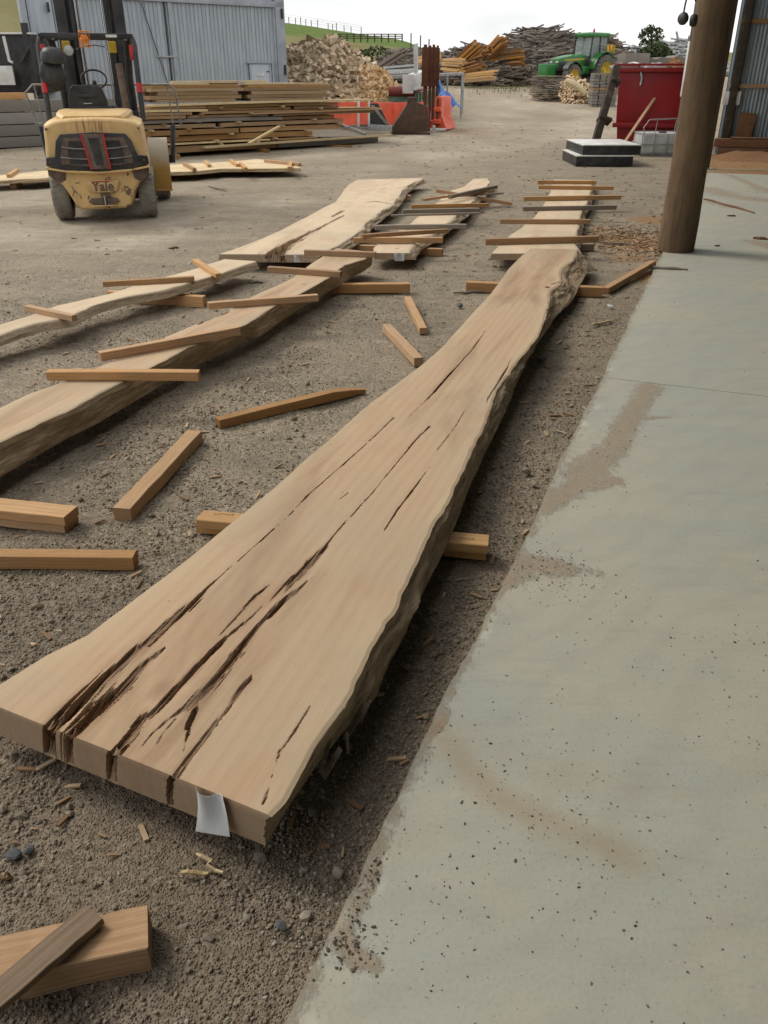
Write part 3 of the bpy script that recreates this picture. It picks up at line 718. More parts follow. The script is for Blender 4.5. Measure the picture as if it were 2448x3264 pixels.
        at = {'bark': BK.ravel(), 'crack': CC.ravel(), 'sap': SA.ravel(), 'halo': HH.ravel(), 'endg': np.zeros(TT.size)}
        # end faces
        Vs, Fs = [V], [F]; A = {k_: [v_] for k_, v_ in at.items()}; k0 = len(V)
        for end in (0, nu - 1):
            lo_r = np.concatenate([[SS[end, nv - 1]], SS[end, nv:nv + ns]]); m = len(lo_r)
            zr = np.concatenate([[0], q]); le = SL[end, 0] * (1 - zr) + SLb[end, 0] * zr
            E_s = le[:, None] * (1 - vtop) + lo_r[:, None] * vtop
            cz = D[end][None, :] * (1 - zr[:, None]) ** .6
            E_z = (zt + wave_[end])[None, :] * (1 - zr[:, None]) + zb * zr[:, None] - np.where(zr[:, None] == 0, D[end][None, :], 0)
            E_z[0] = Z[end]
            cr_ = CA[end][None, :] * np.clip(1.25 - zr[:, None] * (.75 + .5 * fbm(vtop * 40, vtop * 0, 2, 4)[None, :]), 0, 1)
            cr_ = np.clip(cr_, 0, 1)
            sgn = 1 if end == 0 else -1
            E_t = T[end][None, :] + 0 * E_s + sgn * cr_ * (.012 + .05 * fbm(vtop * 90, vtop * 0, 2, 5)[None, :]) * (zr[:, None] > 0)
            Vs.append(np.stack([E_t.ravel(), -E_s.ravel(), E_z.ravel()], 1))
            Fc = grid_faces(m, nv, k0); Fs.append(Fc if end == 0 else Fc[:, ::-1])
            A['bark'].append(np.zeros(E_s.size)); A['crack'].append(cr_.ravel()); A['sap'].append(np.zeros(E_s.size)); A['halo'].append(np.zeros(E_s.size)); A['endg'].append(np.clip(zr[:, None] * 8 + 0 * E_s, 0, 1).ravel()); k0 += E_s.size
        V = np.vstack(Vs); F = np.vstack(Fs)
        me = np_mesh(name, V, F, MAT[mat], {k_: np.concatenate(v_) for k_, v_ in A.items()}, angle=48)
        bm = bmesh.new(); bm.from_mesh(me); bmesh.ops.remove_doubles(bm, verts=bm.verts[:], dist=2e-5)
        bmesh.ops.recalc_face_normals(bm, faces=bm.faces[:]); bm.to_mesh(me); bm.free(); me.set_sharp_from_angle(angle=math.radians(48))
        s.obj = obj_of(name, me, None, s.o3, (0, 0, math.atan2(ax.y, ax.x))); tag(s.obj, label, 'wood slab', group)
    def loc(s, p):
        d = Vector((p.x - s.o3.x, p.y - s.o3.y, 0)); return (d.dot(s.ax), d.dot(s.nx))

ZM = .185
mainL = [(-66, 2227), (0, 2184), (148, 2088), (280, 2025), (430, 1910), (516, 1845), (620, 1763), (826, 1594), (1033, 1417), (1180, 1284), (1328, 1173), (1417, 1099), (1505, 1003), (1560, 940), (1608, 878), (1650, 825), (1691, 792)]
mainR = [(856, 2596), (900, 2549), (989, 2395), (1059, 2296), (1099, 2236), (1139, 2166), (1173, 2092), (1208, 2027), (1228, 1987), (1258, 1952), (1283, 1893), (1308, 1838), (1347, 1764), (1392, 1669),
         (1432, 1604), (1457, 1545), (1482, 1500), (1509, 1430), (1533, 1376), (1563, 1292), (1593, 1219), (1647, 1153), (1678, 1123), (1714, 1069), (1734, 1028), (1745, 974), (1752, 925), (1790, 899), (1783, 868), (1795, 850), (1829, 830), (1837, 795)]
mainB = [(872, 2650), (930, 2560), (1010, 2440), (1100, 2330), (1198, 2221), (1243, 2111), (1298, 2017), (1323, 1947), (1377, 1838), (1417, 1749), (1452, 1669), (1487, 1580), (1521, 1500), (1545, 1440), (1581, 1370), (1617, 1292),
         (1660, 1201), (1702, 1111), (1762, 1020), (1818, 966), (1850, 905), (1880, 850), (1872, 826), (1846, 818)]
cr = lambda *p: list(p)
mainC = [
    cr((1256, 1331, .016), (1235, 1350, .010), (1165, 1418, .006), (1075, 1497, .006), (978, 1581, .007), (904, 1659, .005), (784, 1764, .005), (693, 1845, .006), (655, 1880, .018), (627, 1912, .035), (590, 1945, .045), (567, 1966, .042),
       (520, 2000, .036), (482, 2032, .040), (422, 2080, .046), (362, 2135, .050), (316, 2180, .050), (271, 2219, .060), (199, 2279, .065), (151, 2330, .055)),
    cr((525, 2062, .006), (458, 2117, .028), (392, 2189, .050), (301, 2261, .060), (245, 2320, .05), (215, 2356, .03)),
    cr((1370, 1358, .012), (1316, 1412, .012), (1262, 1479, .007), (1189, 1569, .006), (1105, 1660, .006), (1069, 1699, .010), (1039, 1739, .022), (980, 1798, .034), (940, 1838, .034), (868, 1906, .028), (802, 1966, .018), (723, 2032, .014),
       (681, 2074, .026), (627, 2129, .028), (567, 2189, .02), (506, 2255, .030), (452, 2291, .044), (392, 2376, .05), (338, 2424, .05)),
    cr((1000, 1840, .005), (904, 1918, .028), (844, 1972, .036), (778, 2050, .038), (723, 2117, .046), (663, 2189, .044), (609, 2243, .036), (543, 2285, .012), (482, 2340, .007), (440, 2394, .003)),
    cr((627, 2231, .02), (603, 2315, .018), (585, 2394, .004)),
    cr((802, 2150, .003), (795, 2165, .022), (772, 2189, .024), (723, 2261, .014), (663, 2334, .022), (609, 2400, .026), (561, 2472, .026), (536, 2506, .03)),
    cr((868, 1860, .002), (814, 1900, .018), (772, 1948, .016), (699, 2026, .002)),
    cr((1545, 1058, .004), (1503, 1117, .006), (1430, 1195, .013), (1382, 1250, .009), (1301, 1331, .003)),
    cr((1485, 1301, .003), (1450, 1362, .011), (1397, 1430, .013), (1390, 1440, .003)),
    cr((1388, 1467, .003), (1346, 1521, .006), (1310, 1569, .012), (1262, 1629, .011), (1226, 1690, .002)),
    cr((989, 2249, .001), (940, 2328, .003), (892, 2394, .003), (868, 2466, .006), (850, 2530, .007), (838, 2560, .002)),
    cr((1629, 1144, .003), (1615, 1175, .012), (1599, 1201, .018), (1557, 1268, .012), (1550, 1285, .003)),
    cr((1745, 985, .01), (1742, 1010, .014), (1732, 1035, .004)), cr((1760, 905, .02), (1800, 893, .016), (1815, 900, .02)),
    cr((800, 2510, .005), (815, 2470, .002)), cr((560, 2290, .003), (520, 2335, .004), (500, 2370, .002)), cr((1120, 1700, .002), (1140, 1690, .004)), cr((1085, 1590, .002), (1110, 1570, .004))]
Slab('live_edge_slab', 'huge long pale slab with brown rotted cracks and a paper tag on its wide end', 'slab', ZM, .105, mainL, mainR, mainB, nu=1100, nv=470, ns=26,
     cracks=mainC, holes=[(1748, 915, .022, .06)], rough=.021, wav=.006, seed=3, crack_w=.70)
Slab('live_edge_slab', 'long slab with a broad sloping debarked edge, five bearers lying across it', 'slab', .20, .13,
     [(-380, 1480), (-150, 1375), (0, 1301), (92, 1257), (233, 1206), (336, 1160), (450, 1111), (560, 1062), (640, 1028), (733, 989), (804, 947), (880, 912), (934, 887), (985, 845), (1048, 805), (1075, 792)],
     [(-380, 1590), (-150, 1480), (0, 1404), (108, 1355), (206, 1312), (315, 1252), (401, 1209), (483, 1168), (602, 1105), (716, 1062), (781, 1035), (880, 974), (967, 930), (1048, 887), (1097, 844), (1160, 826), (1194, 804)],
     [(-380, 1740), (-150, 1600), (0, 1523), (217, 1398), (304, 1355), (412, 1290), (500, 1238), (613, 1171), (706, 1126), (781, 1082), (825, 1075), (900, 1022), (967, 978), (1015, 952), (1118, 887), (1200, 836), (1215, 822)],
     nu=520, nv=60, ns=30, rough=.010, seed=21, cracks=[cr((733, 992, .004), (700, 1005, .03), (640, 1030, .02), (630, 1036, .004))])
Slab('live_edge_slab', 'narrow pale slab with a thin square-cut edge, three bearers across it', 'slab_pale', .16, .06,
     [(-420, 1160), (-200, 1100), (0, 1035), (92, 1008), (179, 975), (347, 937), (466, 899), (624, 856), (716, 826)],
     [(-420, 1210), (-200, 1142), (0, 1067), (108, 1032), (206, 1013), (304, 970), (407, 943), (521, 924), (613, 897), (700, 872), (814, 832)],
     None, flare=.035, nu=260, nv=36, ns=8, rough=.006, seed=33)
Slab('live_edge_slab', 'wide splintered pale slab split open at its near end, ragged bark along one side', 'slab_pale', .15, .07,
     [(700, 810), (760, 790), (869, 746), (967, 697), (1020, 668), (1070, 643), (1102, 600), (1112, 588), (1140, 573)],
     [(1008, 812), (1075, 784), (1129, 752), (1178, 703), (1215, 672), (1254, 649), (1287, 600), (1300, 590), (1349, 567)],
     None, flare=.06, nu=360, nv=120, ns=12, rough=.022, seed=44,
     cracks=[cr((855, 826, .20), (880, 806, .16), (905, 785, .09), (950, 762, .07), (1000, 735, .05), (1035, 718, .03), (1090, 690, .02), (1100, 685, .002)), cr((1160, 646, .01), (1200, 642, .05), (1250, 650, .03)),
             cr((760, 800, .006), (850, 752, .008), (930, 720, .004)), cr((1060, 690, .03), (1095, 672, .03)), cr((1130, 610, .01), (1240, 600, .01))])
Slab('live_edge_slab', 'straight pale slab with a paper tag, under a scatter of loose bearers', 'slab_pale', .14, .06,
     [(1200, 806), (1192, 790), (1216, 768), (1308, 714), (1330, 692), (1395, 643), (1428, 611), (1482, 594), (1509, 570)],
     [(1303, 806), (1325, 775), (1346, 764), (1390, 736), (1433, 703), (1471, 676), (1504, 643), (1525, 621), (1561, 581), (1555, 568)],
     None, flare=.07, nu=240, nv=50, ns=10, rough=.014, seed=55, cracks=[cr((1260, 800, .004), (1275, 788, .008), (1290, 790, .004))])
Slab('live_edge_slab', 'pale tapering slab with evenly spaced bearers, its end tucked under the huge slab', 'slab_pale', .135, .06,
     [(1568, 808), (1592, 780), (1630, 748), (1661, 727), (1677, 711), (1705, 692), (1737, 648), (1755, 612), (1764, 580), (1766, 572)],
     [(1850, 808), (1836, 780), (1835, 770), (1840, 740), (1846, 719), (1851, 681), (1865, 659), (1872, 640), (1884, 605), (1886, 574)],
     None, flare=.05, nu=240, nv=50, ns=10, rough=.012, seed=66)

# ---------------------------------------------------------------- bearers: each a sawn stick
def stick_mesh(L, w, h, seed=0, broken=False, mat='stick'):
    r = random.Random(seed); n = 9; ch = min(.0025, h * .09); vs = []; fs = []
    bow = r.uniform(-.006, .006) * L; bz = r.uniform(0, .003) * L
    for i in range(n):
        t = i / (n - 1); x = (t - .5) * L; y0 = bow * math.sin(math.pi * t) + r.uniform(-.001, .001); z0 = bz * math.sin(math.pi * t)
        ww = w / 2 * r.uniform(.97, 1.03); hh = h * r.uniform(.985, 1.015)
        if broken and i >= n - 2: hh *= (.8 if i == n - 2 else .35); ww *= (1 if i == n - 2 else .6)
        ex = [r.uniform(-.002, .002) for _ in range(8)] if i in (0, n - 1) else [0] * 8
        for q, (yy, zz) in enumerate(((-ww + ch, 0), (ww - ch, 0), (ww, ch), (ww, hh - ch), (ww - ch, hh), (-ww + ch, hh), (-ww, hh - ch), (-ww, ch))): vs.append((x + ex[q], y0 + yy, z0 + zz))
    for i in range(n - 1):
        for k_ in range(8): a = i * 8 + k_; c = i * 8 + (k_ + 1) % 8; fs.append((a, a + 8, c + 8, c))
    fs += [tuple(range(8)), tuple(range((n - 1) * 8 + 7, (n - 1) * 8 - 1, -1))]
    mb = MB(); mb.add(vs, fs); return mb.mesh('bearer', MAT[mat])
def stick(name, a, b_, z, w, h, label, mat='stick', cat='timber bearer', group='loose timber bearers', z2=None, broken=False, roll=0, pad0=0, pad1=0):
    """a, b_: sight lines to the two ends of its upper face; z: height its underside rests at (z2 at the other end)."""
    z2 = z if z2 is None else z2
    p = G(*a, z + h); q = G(*b_, z2 + h); p.z -= h; q.z -= h
    d = q - p; L = d.length; x = d.normalized(); p = p - x * pad0; q = q + x * pad1; L += pad0 + pad1
    y = Vector((0, 0, 1)).cross(x).normalized(); zz = x.cross(y)
    o = bpy.data.objects.new(name, stick_mesh(L, w, h, int(a[0] * 7 + a[1]) % 997, broken, mat)); COL.objects.link(o)
    m = Matrix((x, y, zz)).transposed()
    if roll: m = m @ Matrix.Rotation(roll, 3, 'X')
    o.matrix_world = Matrix.Translation((p + q) / 2) @ m.to_4x4()
    return tag(o, label, cat, group)
S_ = stick; N_ = 'timber_bearer'; gA = 'bearers on the narrow pale slab'; gB = 'bearers on the slab with the debarked edge'; gD = 'bearers on the straight slab'; gE = 'bearers on the tapering slab'; gG = 'bearers lying on the gravel'
S_(N_, (85, 972), (236, 1004), .16, .045, .040, 'pale bearer askew on the narrow slab, close to where it leaves the picture', 'pine', group=gA)
S_(N_, (327, 897), (618, 880), .16, .045, .040, 'longest bearer on the narrow pale slab, pinkish, jutting out over gravel', group=gA)
S_(N_, (622, 826), (696, 872), .16, .050, .035, 'short pale bearer crossing the far tip of the narrow slab', 'pine', group=gA)
S_(N_, (345, 927), (651, 944), -.005, .06, .085, 'bearer on the gravel holding up the narrow pale slab', 'pine', group=gG)
S_(N_, (150, 1181), (634, 1182), .20, .055, .048, 'lowest bearer on the debarked slab, nearly level, pale orange', group=gB)
S_(N_, (315, 1122), (758, 1040), .20, .050, .050, 'reddish bearer tilted steeply over the debarked slab', group=gB)
S_(N_, (662, 964), (1012, 938), .20, .050, .045, 'bearer across the middle of the debarked slab, beside a dark sliver of wood', group=gB)
S_(N_, (856, 849), (1087, 865), .20, .050, .045, 'orange bearer over the slimmer far half of the debarked slab', group=gB)
S_(N_, (971, 796), (1198, 803), .20, .050, .045, 'bearer on the very far end of the debarked slab', group=gB)
S_(N_, (1060, 905), (1306, 902), -.005, .07, .075, 'stout bearer on gravel propping the debarked slab, its end sticking out', group=gG)
S_(N_, (1127, 757), (1411, 757), .15, .05, .05, 'bearer close to the tagged end of the straight slab, square across', group=gD, z2=.145)
S_(N_, (1153, 747), (1428, 729), .195, .045, .04, 'bearer resting at a slant on another near the tagged end', group=gD, z2=.15)
S_(N_, (1195, 718), (1487, 714), .14, .05, .045, 'two-tone bearer, third one up the straight slab', 'stick_grey', group=gD)
S_(N_, (1246, 684), (1528, 677), .14, .03, .02, 'thin flat batten over the straight slab', 'stick_grey', group=gD)
S_(N_, (1284, 668), (1528, 663), .14, .07, .045, 'greyed wide bearer halfway along the straight slab', 'stick_grey', group=gD)
S_(N_, (1311, 653), (1557, 648), .14, .045, .045, 'orange bearer just past the greyed one on the straight slab', group=gD)
S_(N_, (1390, 602), (1632, 645), .18, .05, .045, 'long bearer sloping down off the straight slab to the gravel', group=gD, z2=.0)
S_(N_, (1433, 622), (1582, 590), .19, .05, .045, 'grey bearer laid diagonally on top of the far bundle', 'stick_grey', group=gD)
S_(N_, (1374, 626), (1604, 613), .14, .03, .025, 'slim batten under the crossed bearers of the far bundle', 'stick_grey', group=gD)
S_(N_, (1349, 633), (1574, 604), .165, .04, .03, 'brown bearer half hidden beneath the crossed ones of the far bundle', group=gD)
S_(N_, (1108, 779), (1411, 793), -.005, .06, .07, 'bearer on gravel supporting the tagged end of the straight slab', group=gG)
S_(N_, (1240, 621), (1309, 622), -.01, .08, .08, 'stub of a bearer poking from beneath the splintered slab', group=gG)
S_(N_, (1548, 761), (1908, 752), .135, .05, .06, 'long bearer on the tapering slab, next to the end of the huge slab', group=gE)
S_(N_, (1595, 698), (1882, 699), .135, .05, .05, 'second bearer along the tapering slab, orange and level', group=gE)
S_(N_, (1667, 659), (1964, 654), .135, .05, .05, 'greyed bearer across the middle of the tapering slab', 'stick_grey', group=gE)
S_(N_, (1668, 627), (1978, 622), .135, .06, .055, 'two-tone bearer with a bright orange tip on the tapering slab', group=gE)
S_(N_, (1718, 591), (1956, 594), .135, .05, .05, 'last but one bearer at the far end of the tapering slab', group=gE)
S_(N_, (1714, 575), (1901, 576), .135, .05, .05, 'very last bearer at the far tip of the tapering slab', group=gE)
S_(N_, (1640, 781), (1892, 776), -.01, .07, .07, 'dark bearer in the gravel below the tapering slab', 'stick_grey', group=gG)
S_(N_, (1487, 897), (1921, 915), -.005, .075, .078, 'heavy bearer under the far half of the huge slab, both ends showing', group=gG)
S_(N_, (637, 1652), (1552, 1737), -.005, .085, .045, 'bottom plank of the pair carrying the wide half of the huge slab', 'pine', group=gG)
S_(N_, (637, 1640), (1557, 1721), .040, .085, .038, 'printed upper plank of the pair carrying the wide half of the huge slab', 'pine', group=gG)
S_(N_, (1930, 917), (2082, 830), -.005, .06, .05, 'bearer angled against the edge of the concrete, among orange sawdust', group=gG, z2=.01)
S_(N_, (1300, 945), (1350, 1045), -.005, .055, .045, 'notched short bearer lying by itself between two slabs', 'pine', group=gG)
S_(N_, (1232, 1033), (1335, 1140), -.005, .06, .055, 'chipped short bearer almost touching the huge slab', 'pine', group=gG)
S_(N_, (692, 1334), (1160, 1222), -.005, .06, .05, 'solitary bearer with a splintered tip in open gravel', group=gG, broken=True)
S_(N_, (620, 1372), (385, 1620), -.005, .075, .06, 'rough-sawn bearer with ribbed saw marks, pointing at the huge slab', 'pine', group=gG)
S_(N_, (-190, 1610), (225, 1655), -.005, .10, .04, 'lower plank of the stacked pair at the picture edge', 'pine', group=gG)
S_(N_, (-190, 1585), (225, 1630), .036, .10, .04, 'upper plank of the stacked pair at the picture edge', 'pine', group=gG)
S_(N_, (-120, 1760), (430, 1765), -.005, .06, .055, 'orange bearer alone just below the stacked pair', group=gG)
S_('timber_beam', (-140, 3085), (470, 2950), -.01, .10, .075, 'thick orange beam with a splintered end beneath a grey board', 'stick', cat='timber beam', group=gG, broken=False)
S_('timber_board', (-75, 3225), (300, 2905), .085, .058, .018, 'thin grey-brown board laid over the thick orange beam', 'stick_brown', cat='board', group=gG, z2=.07)
# stamped print on the doubled bearer: small dark strokes, flat ink
def ink(p0, p1, z, n, size, parent_label):
    a = G(*p0, z); c = G(*p1, z); mb = MB(); r = random.Random(5)
    d = (c - a); L = d.length; d.normalize(); y = Vector((-d.y, d.x, 0))
    for i in range(n):
        o = a + d * (L * i / n)
        for k_ in range(3): q = o + d * r.uniform(0, L / n * .6) + y * r.uniform(0, size); mb.box(q + Vector((0, 0, .0006)), (r.uniform(.002, .006), r.uniform(.001, .0016), .0004), (0, 0, math.atan2(d.y, d.x) + r.uniform(-.6, .6)))
    return mb
for bo, (p, q) in ((None, ((680, 1640), (745, 1646))), (None, ((1440, 1716), (1515, 1724)))):
    host = [o_ for o_ in bpy.data.objects if o_.get('label', '').startswith('printed upper plank')][0]
    m_ = ink(p, q, .079, 11, .016, ''); m_.v = [tuple(host.matrix_world.inverted() @ Vector(v_)) for v_ in m_.v]
    m_.build('printed_mark', MAT['dark_timber'], host)

# paper tags stapled on slab ends: thin bent sheets
def paper(a, b_, z, drop, label, curl=.03, host=None):
    p, q = G(*a, z), G(*b_, z); d = q - p; out = Vector((d.y, -d.x, 0)).normalized()
    if out.y > 0: out = -out
    vs = []; nx, ny = 9, 10
    for j in range(ny):
        for i in range(nx):
            u, v = i / (nx - 1), j / (ny - 1)
            lift = .012 * math.sin(u * math.pi * 2) * (1 - v) + curl * (v ** 2) * (.3 + .7 * (1 - u)) + .004
            vs.append(p + d * (u + .25 * v * (.8 if curl > .02 else 0)) + out * lift + Vector((0, 0, .012 * (1 - v) * abs(math.cos(u * 3.1)) - drop * v)))
    m = MB(); n = len(vs); back = [x_ + out * -.0008 for x_ in vs]
    fs = [(j * nx + i, j * nx + i + 1, (j + 1) * nx + i + 1, (j + 1) * nx + i) for j in range(ny - 1) for i in range(nx - 1)]
    m.add(vs, fs); m.add(back, [f[::-1] for f in fs])
    rim = [i for i in range(nx)] + [j * nx + nx - 1 for j in range(1, ny)] + [(ny - 1) * nx + i for i in range(nx - 2, -1, -1)] + [j * nx for j in range(ny - 2, 0, -1)]
    k = len(m.v); m.f += [(rim[i], rim[(i + 1) % len(rim)], rim[(i + 1) % len(rim)] + n, rim[i] + n) for i in range(len(rim))]
    o = m.build('paper_tag', MAT['paper'], off=(p + q) / 2, smooth=True, angle=60)
    return tag(o, label, 'paper tag', 'paper tags on slab ends')
paper((628, 2515), (716, 2556), ZM - .004, .088, 'curled white paper tag stapled to the wide end of the huge slab', .035)
paper((937, 813), (965, 813), .146, .062, 'small paper tag on the split end of the splintered slab', .012)
paper((1258, 810), (1289, 810), .137, .062, 'small paper tag on the square end of the straight slab', .004)
# splinters hanging from the bark by the wide end
tw = MB()
for (a, b_, w_, lb) in (((1052, 2350), (1022, 2465), .012, 'longest pale splinter dangling from torn bark near the paper-tagged end'), ((1085, 2385), (1030, 2480), .016, 'broad grey splinter dangling beside the longest pale one'), ((1105, 2330), (1110, 2400), .008, 'thin splinter hanging straight down from the torn bark'),
        ((1170, 2240), (1100, 2350), .02, 'wide flake of bark peeling off the huge slab edge'), ((1090, 2300), (1075, 2350), .015, 'short stub of torn bark under the huge slab'), ((1180, 2235), (1150, 2300), .012, 'topmost bark flake split from the huge slab edge')):
    tw = MB(); p, q = G(*a, .12), G(*b_, .05); tw.bar(p, q, w_, .004)
    tag(tw.build('bark_splinter', MAT['offcut'], off=(p + q) / 2), lb, 'bark splinter', 'splinters under the huge slab')
# loose stones, a paper scrap and slivers one can pick out
def rock(px, py, s, label, mat='rockm', z=0, sq=.7):
    m = MB(); bm = bmesh.new(); bmesh.ops.create_icosphere(bm, subdivisions=2, radius=s); r = random.Random(px * 3 + py)
    ax_ = [Vector((r.gauss(0, 1), r.gauss(0, 1), r.gauss(0, 1))).normalized() for _ in range(7)]
    for v in bm.verts:
        for a in ax_:
            d = v.co.dot(a)
            if d > s * .62: v.co -= a * (d - s * .62) * .8
        v.co.z *= sq; v.co.x *= 1.25
    me = bpy.data.meshes.new('stone'); bm.to_mesh(me); bm.free(); me.materials.append(MAT[mat]); p = GG(px, py) if z == 0 else G(px, py, z)
    o = obj_of('stone', me, None, p + Vector((0, 0, s * .3)), (0, 0, r.uniform(0, 6))); return tag(o, label, 'stone', 'loose stones one can pick out')
MAT['rockm'] = M_plain('blue_grey_stone', (.085, .095, .105), (.15, .15, .145), 30, .85); MAT['rocktan'] = M_plain('tan_stone', (.30, .26, .20), (.20, .17, .13), 30, .9)
rock(52, 2748, .018, 'blue-grey stone chip near the picture edge below the huge slab', 'rockm')
rock(95, 2725, .013, 'darker stone chip just beside the blue-grey one', 'rockm')
rock(1080, 2790, .014, 'pale round pebble between the huge slab and the broken concrete edge', 'rocktan')
rock(1728, 1152, .030, 'dark stone by the bark side of the huge slab', 'rockm')
rock(1678, 1512, .022, 'tan stone half sunk in gravel halfway down the concrete edge', 'rocktan')
rock(1700, 1553, .018, 'dark brown stone under the tan one by the concrete edge', 'rocktan')
rock(1550, 1432, .016, 'small stone in the shadow of the huge slab', 'rockm')
rock(898, 2978, .012, 'dark pebble in the gravel ahead of the concrete', 'rockm')
rock(1465, 978, .03, 'dark lump of gravel left of the heavy bearer end'.replace('left of', 'beside'), 'rockm')
def sliver(px, py, qx, qy, w, label, mat='offcut', z=.004):
    m = MB(); p, q = GG(px, py), GG(qx, qy); p.z += z; q.z += z; n = 6; path = [p.lerp(q, i / n) + Vector((0, 0, .004 * math.sin(i * 2.1))) + Vector((.012 * math.sin(i * 1.7 + px), 0, 0)) for i in range(n + 1)]
    m.tube(path, [w * (.4 + .6 * math.sin(.3 + 2.6 * i / n)) for i in range(n + 1)], 6)
    return tag(m.build('wood_sliver', MAT[mat], off=p), label, 'wood sliver', 'slivers of bark and wood lying about')
sliver(645, 2750, 697, 2792, .006, 'pale splinter on gravel ahead of the paper tag', 'board_pale'); sliver(595, 2790, 652, 2796, .006, 'second pale splinter, lower than the one ahead of the tag', 'board_pale')
sliver(15, 2835, 32, 2805, .008, 'flat chip of wood lying at the picture edge', 'board'); sliver(1880, 1045, 1960, 1028, .012, 'pale twig in the dirt between the huge slab and concrete', 'board_pale')
sliver(1450, 937, 1545, 935, .012, 'dark twig along the foot of the heavy bearer', 'offcut'); sliver(785, 985, 846, 984, .010, 'dark sliver on the debarked slab', 'dark_timber', .20)
sliver(2243, 640, 2405, 684, .020, 'curved reddish strip of bark on the concrete behind the pole', 'redwood', .02); sliver(2318, 694, 2345, 695, .010, 'short brown bark piece on the concrete near the curved strip', 'redwood', .02)
sliver(2060, 860, 2190, 870, .016, 'grey split stick at the foot of the pole', 'offcut', .02); sliver(2400, 765, 2446, 772, .022, 'flat bark flake by the shed side of the concrete', 'redwood', .02)
sliver(2275, 790, 2295, 790, .008, 'tiny bark flake just past the pole foot', 'redwood', .02); sliver(665, 595, 722, 607, .015, 'thin twig on the gravel behind the forklift tracks', 'offcut')
sliver(540, 797, 570, 793, .014, 'small orange-brown chip on open gravel', 'redwood'); sliver(1905, 775, 2030, 785, .012, 'bark strip amid the orange sawdust by the pole', 'offcut')
ps = MB(); p = GG(1938, 985); ps.prism([(0, 0), (.055, .01), (.035, .05), (.01, .045)], 0, .0012, 'XY'); po = ps.build('paper_scrap', MAT['paper']); po.location = p + Vector((0, 0, .012)); po.rotation_euler = (.25, .1, .3)
tag(po, 'crumpled white paper scrap in the dirt beside the concrete', 'paper scrap')
# ---------------------------------------------------------------- the open shed: roof, posts, corrugated end wall
def corrug(w, h, pitch, depth, mat_name, t=.0012, n=6):
    """Corrugated sheet: X across the ribs, Z up, both faces, rounded ribs."""
    nx = int(w / pitch * n) + 1; m = MB(); vs = []
    for k in range(2):
        for zz in (0, h):
            for i in range(nx):
                x = w * i / (nx - 1); vs.append((x, depth / 2 * math.sin(2 * math.pi * x / pitch) + k * t, zz))
    fs = []
    for i in range(nx - 1):
        fs.append((i, i + 1, nx + i + 1, nx + i)); fs.append((2 * nx + i + 1, 2 * nx + i, 3 * nx + i, 3 * nx + i + 1))
    m.add(vs, fs); return m
b = NB('shed_sheet'); st = b.noise(b.mapping(b.obj, (3, 3, .3)), 3, 5, .6)
MAT['shed_sheet'] = b.out(b.mix(b.ramp(st, [(.4, 0), (.7, 1)]), (.30, .36, .38), (.20, .24, .25)), .45, None, .35, .4)
wallA = G(2225, 470, 0) * 1.0; wA = Vector((6.9, 21.1, 0)) + Vector((.93, -.366, 0)) * .95; wd = Vector((.93, -.366, 0)).normalized(); wang = math.atan2(wd.y, wd.x)
sw_ = thing('shed_wall', 'corrugated blue-grey metal end wall of the open shed, behind the round pole', 'wall', wA, wang)
for i in range(6):
    s_ = corrug(1.52, 4.6, .078, .022, '').build('corrugated_sheet', MAT['shed_sheet'], sw_, smooth=True, angle=60); s_.location = (i * 1.50 - .05, .004 * (i % 2), -.05)
for z_ in (1.42, 2.66, 3.9):
    q = MB().box((4.5, -.06, z_), (9.0, .05, .09)).build('girt', MAT['board'], sw_, bevel=.004)
m = MB(); m.box((.12, -.10, 2.2), (.16, .14, 4.5)); m.build('corner_post', MAT['dark_timber'], sw_, bevel=.01)
def wall_pt(px, py, off=.12):
    """Where a sight line meets the shed's end wall, a little in front of it."""
    n_ = Vector((-wd.y, wd.x, 0)); d = ray(px, py); o_ = wA - n_ * off; t = (o_ - Vector((0, 0, CAMH))).dot(n_) / d.dot(n_); return Vector((0, 0, CAMH)) + d * t
p = wall_pt(2333, 313); q = MB().box((0, 0, 0), (.36, .012, .27)).build('notice_board', MAT['white'], None, bevel=.003); q.location = p; q.rotation_euler = (0, 0, wang)
tag(q, 'small blank white board fixed to the corrugated shed wall', 'notice board')
q = MB().prism([(-.19, -.02), (.17, -.02), (.22, .75), (-.12, .78)], 0, .02, 'XZ').build('plywood_offcut', MAT['redwood'], None, bevel=.003)
p = wall_pt(2360, 466, .16); q.location = (p.x, p.y, .12); q.rotation_euler = (-.06, 0, wang); tag(q, 'brown plywood offcut leaning on the corrugated shed wall', 'plywood sheet')
fp = G(2266, 497, 0)
for i, (dz, L, dx, lab) in enumerate(((.02, 4.2, .12, 'lower brown beam on the shed floor by the wall'), (.20, 4.2, .02, 'upper brown beam with a split end, on the shed floor by the wall'), (.375, 2.3, .35, 'thin board lying on top of the brown beams'))):
    h_ = .17 if i < 2 else .03; q = MB().box((L / 2, 0, h_ / 2), (L, .26, h_)).build('brown_beam', MAT['redwood'], None, bevel=.012)
    q.location = fp + wd * dx + Vector((0, 0, dz)); q.rotation_euler = (0, 0, wang); tag(q, lab, 'timber beam', 'brown beams by the shed wall')
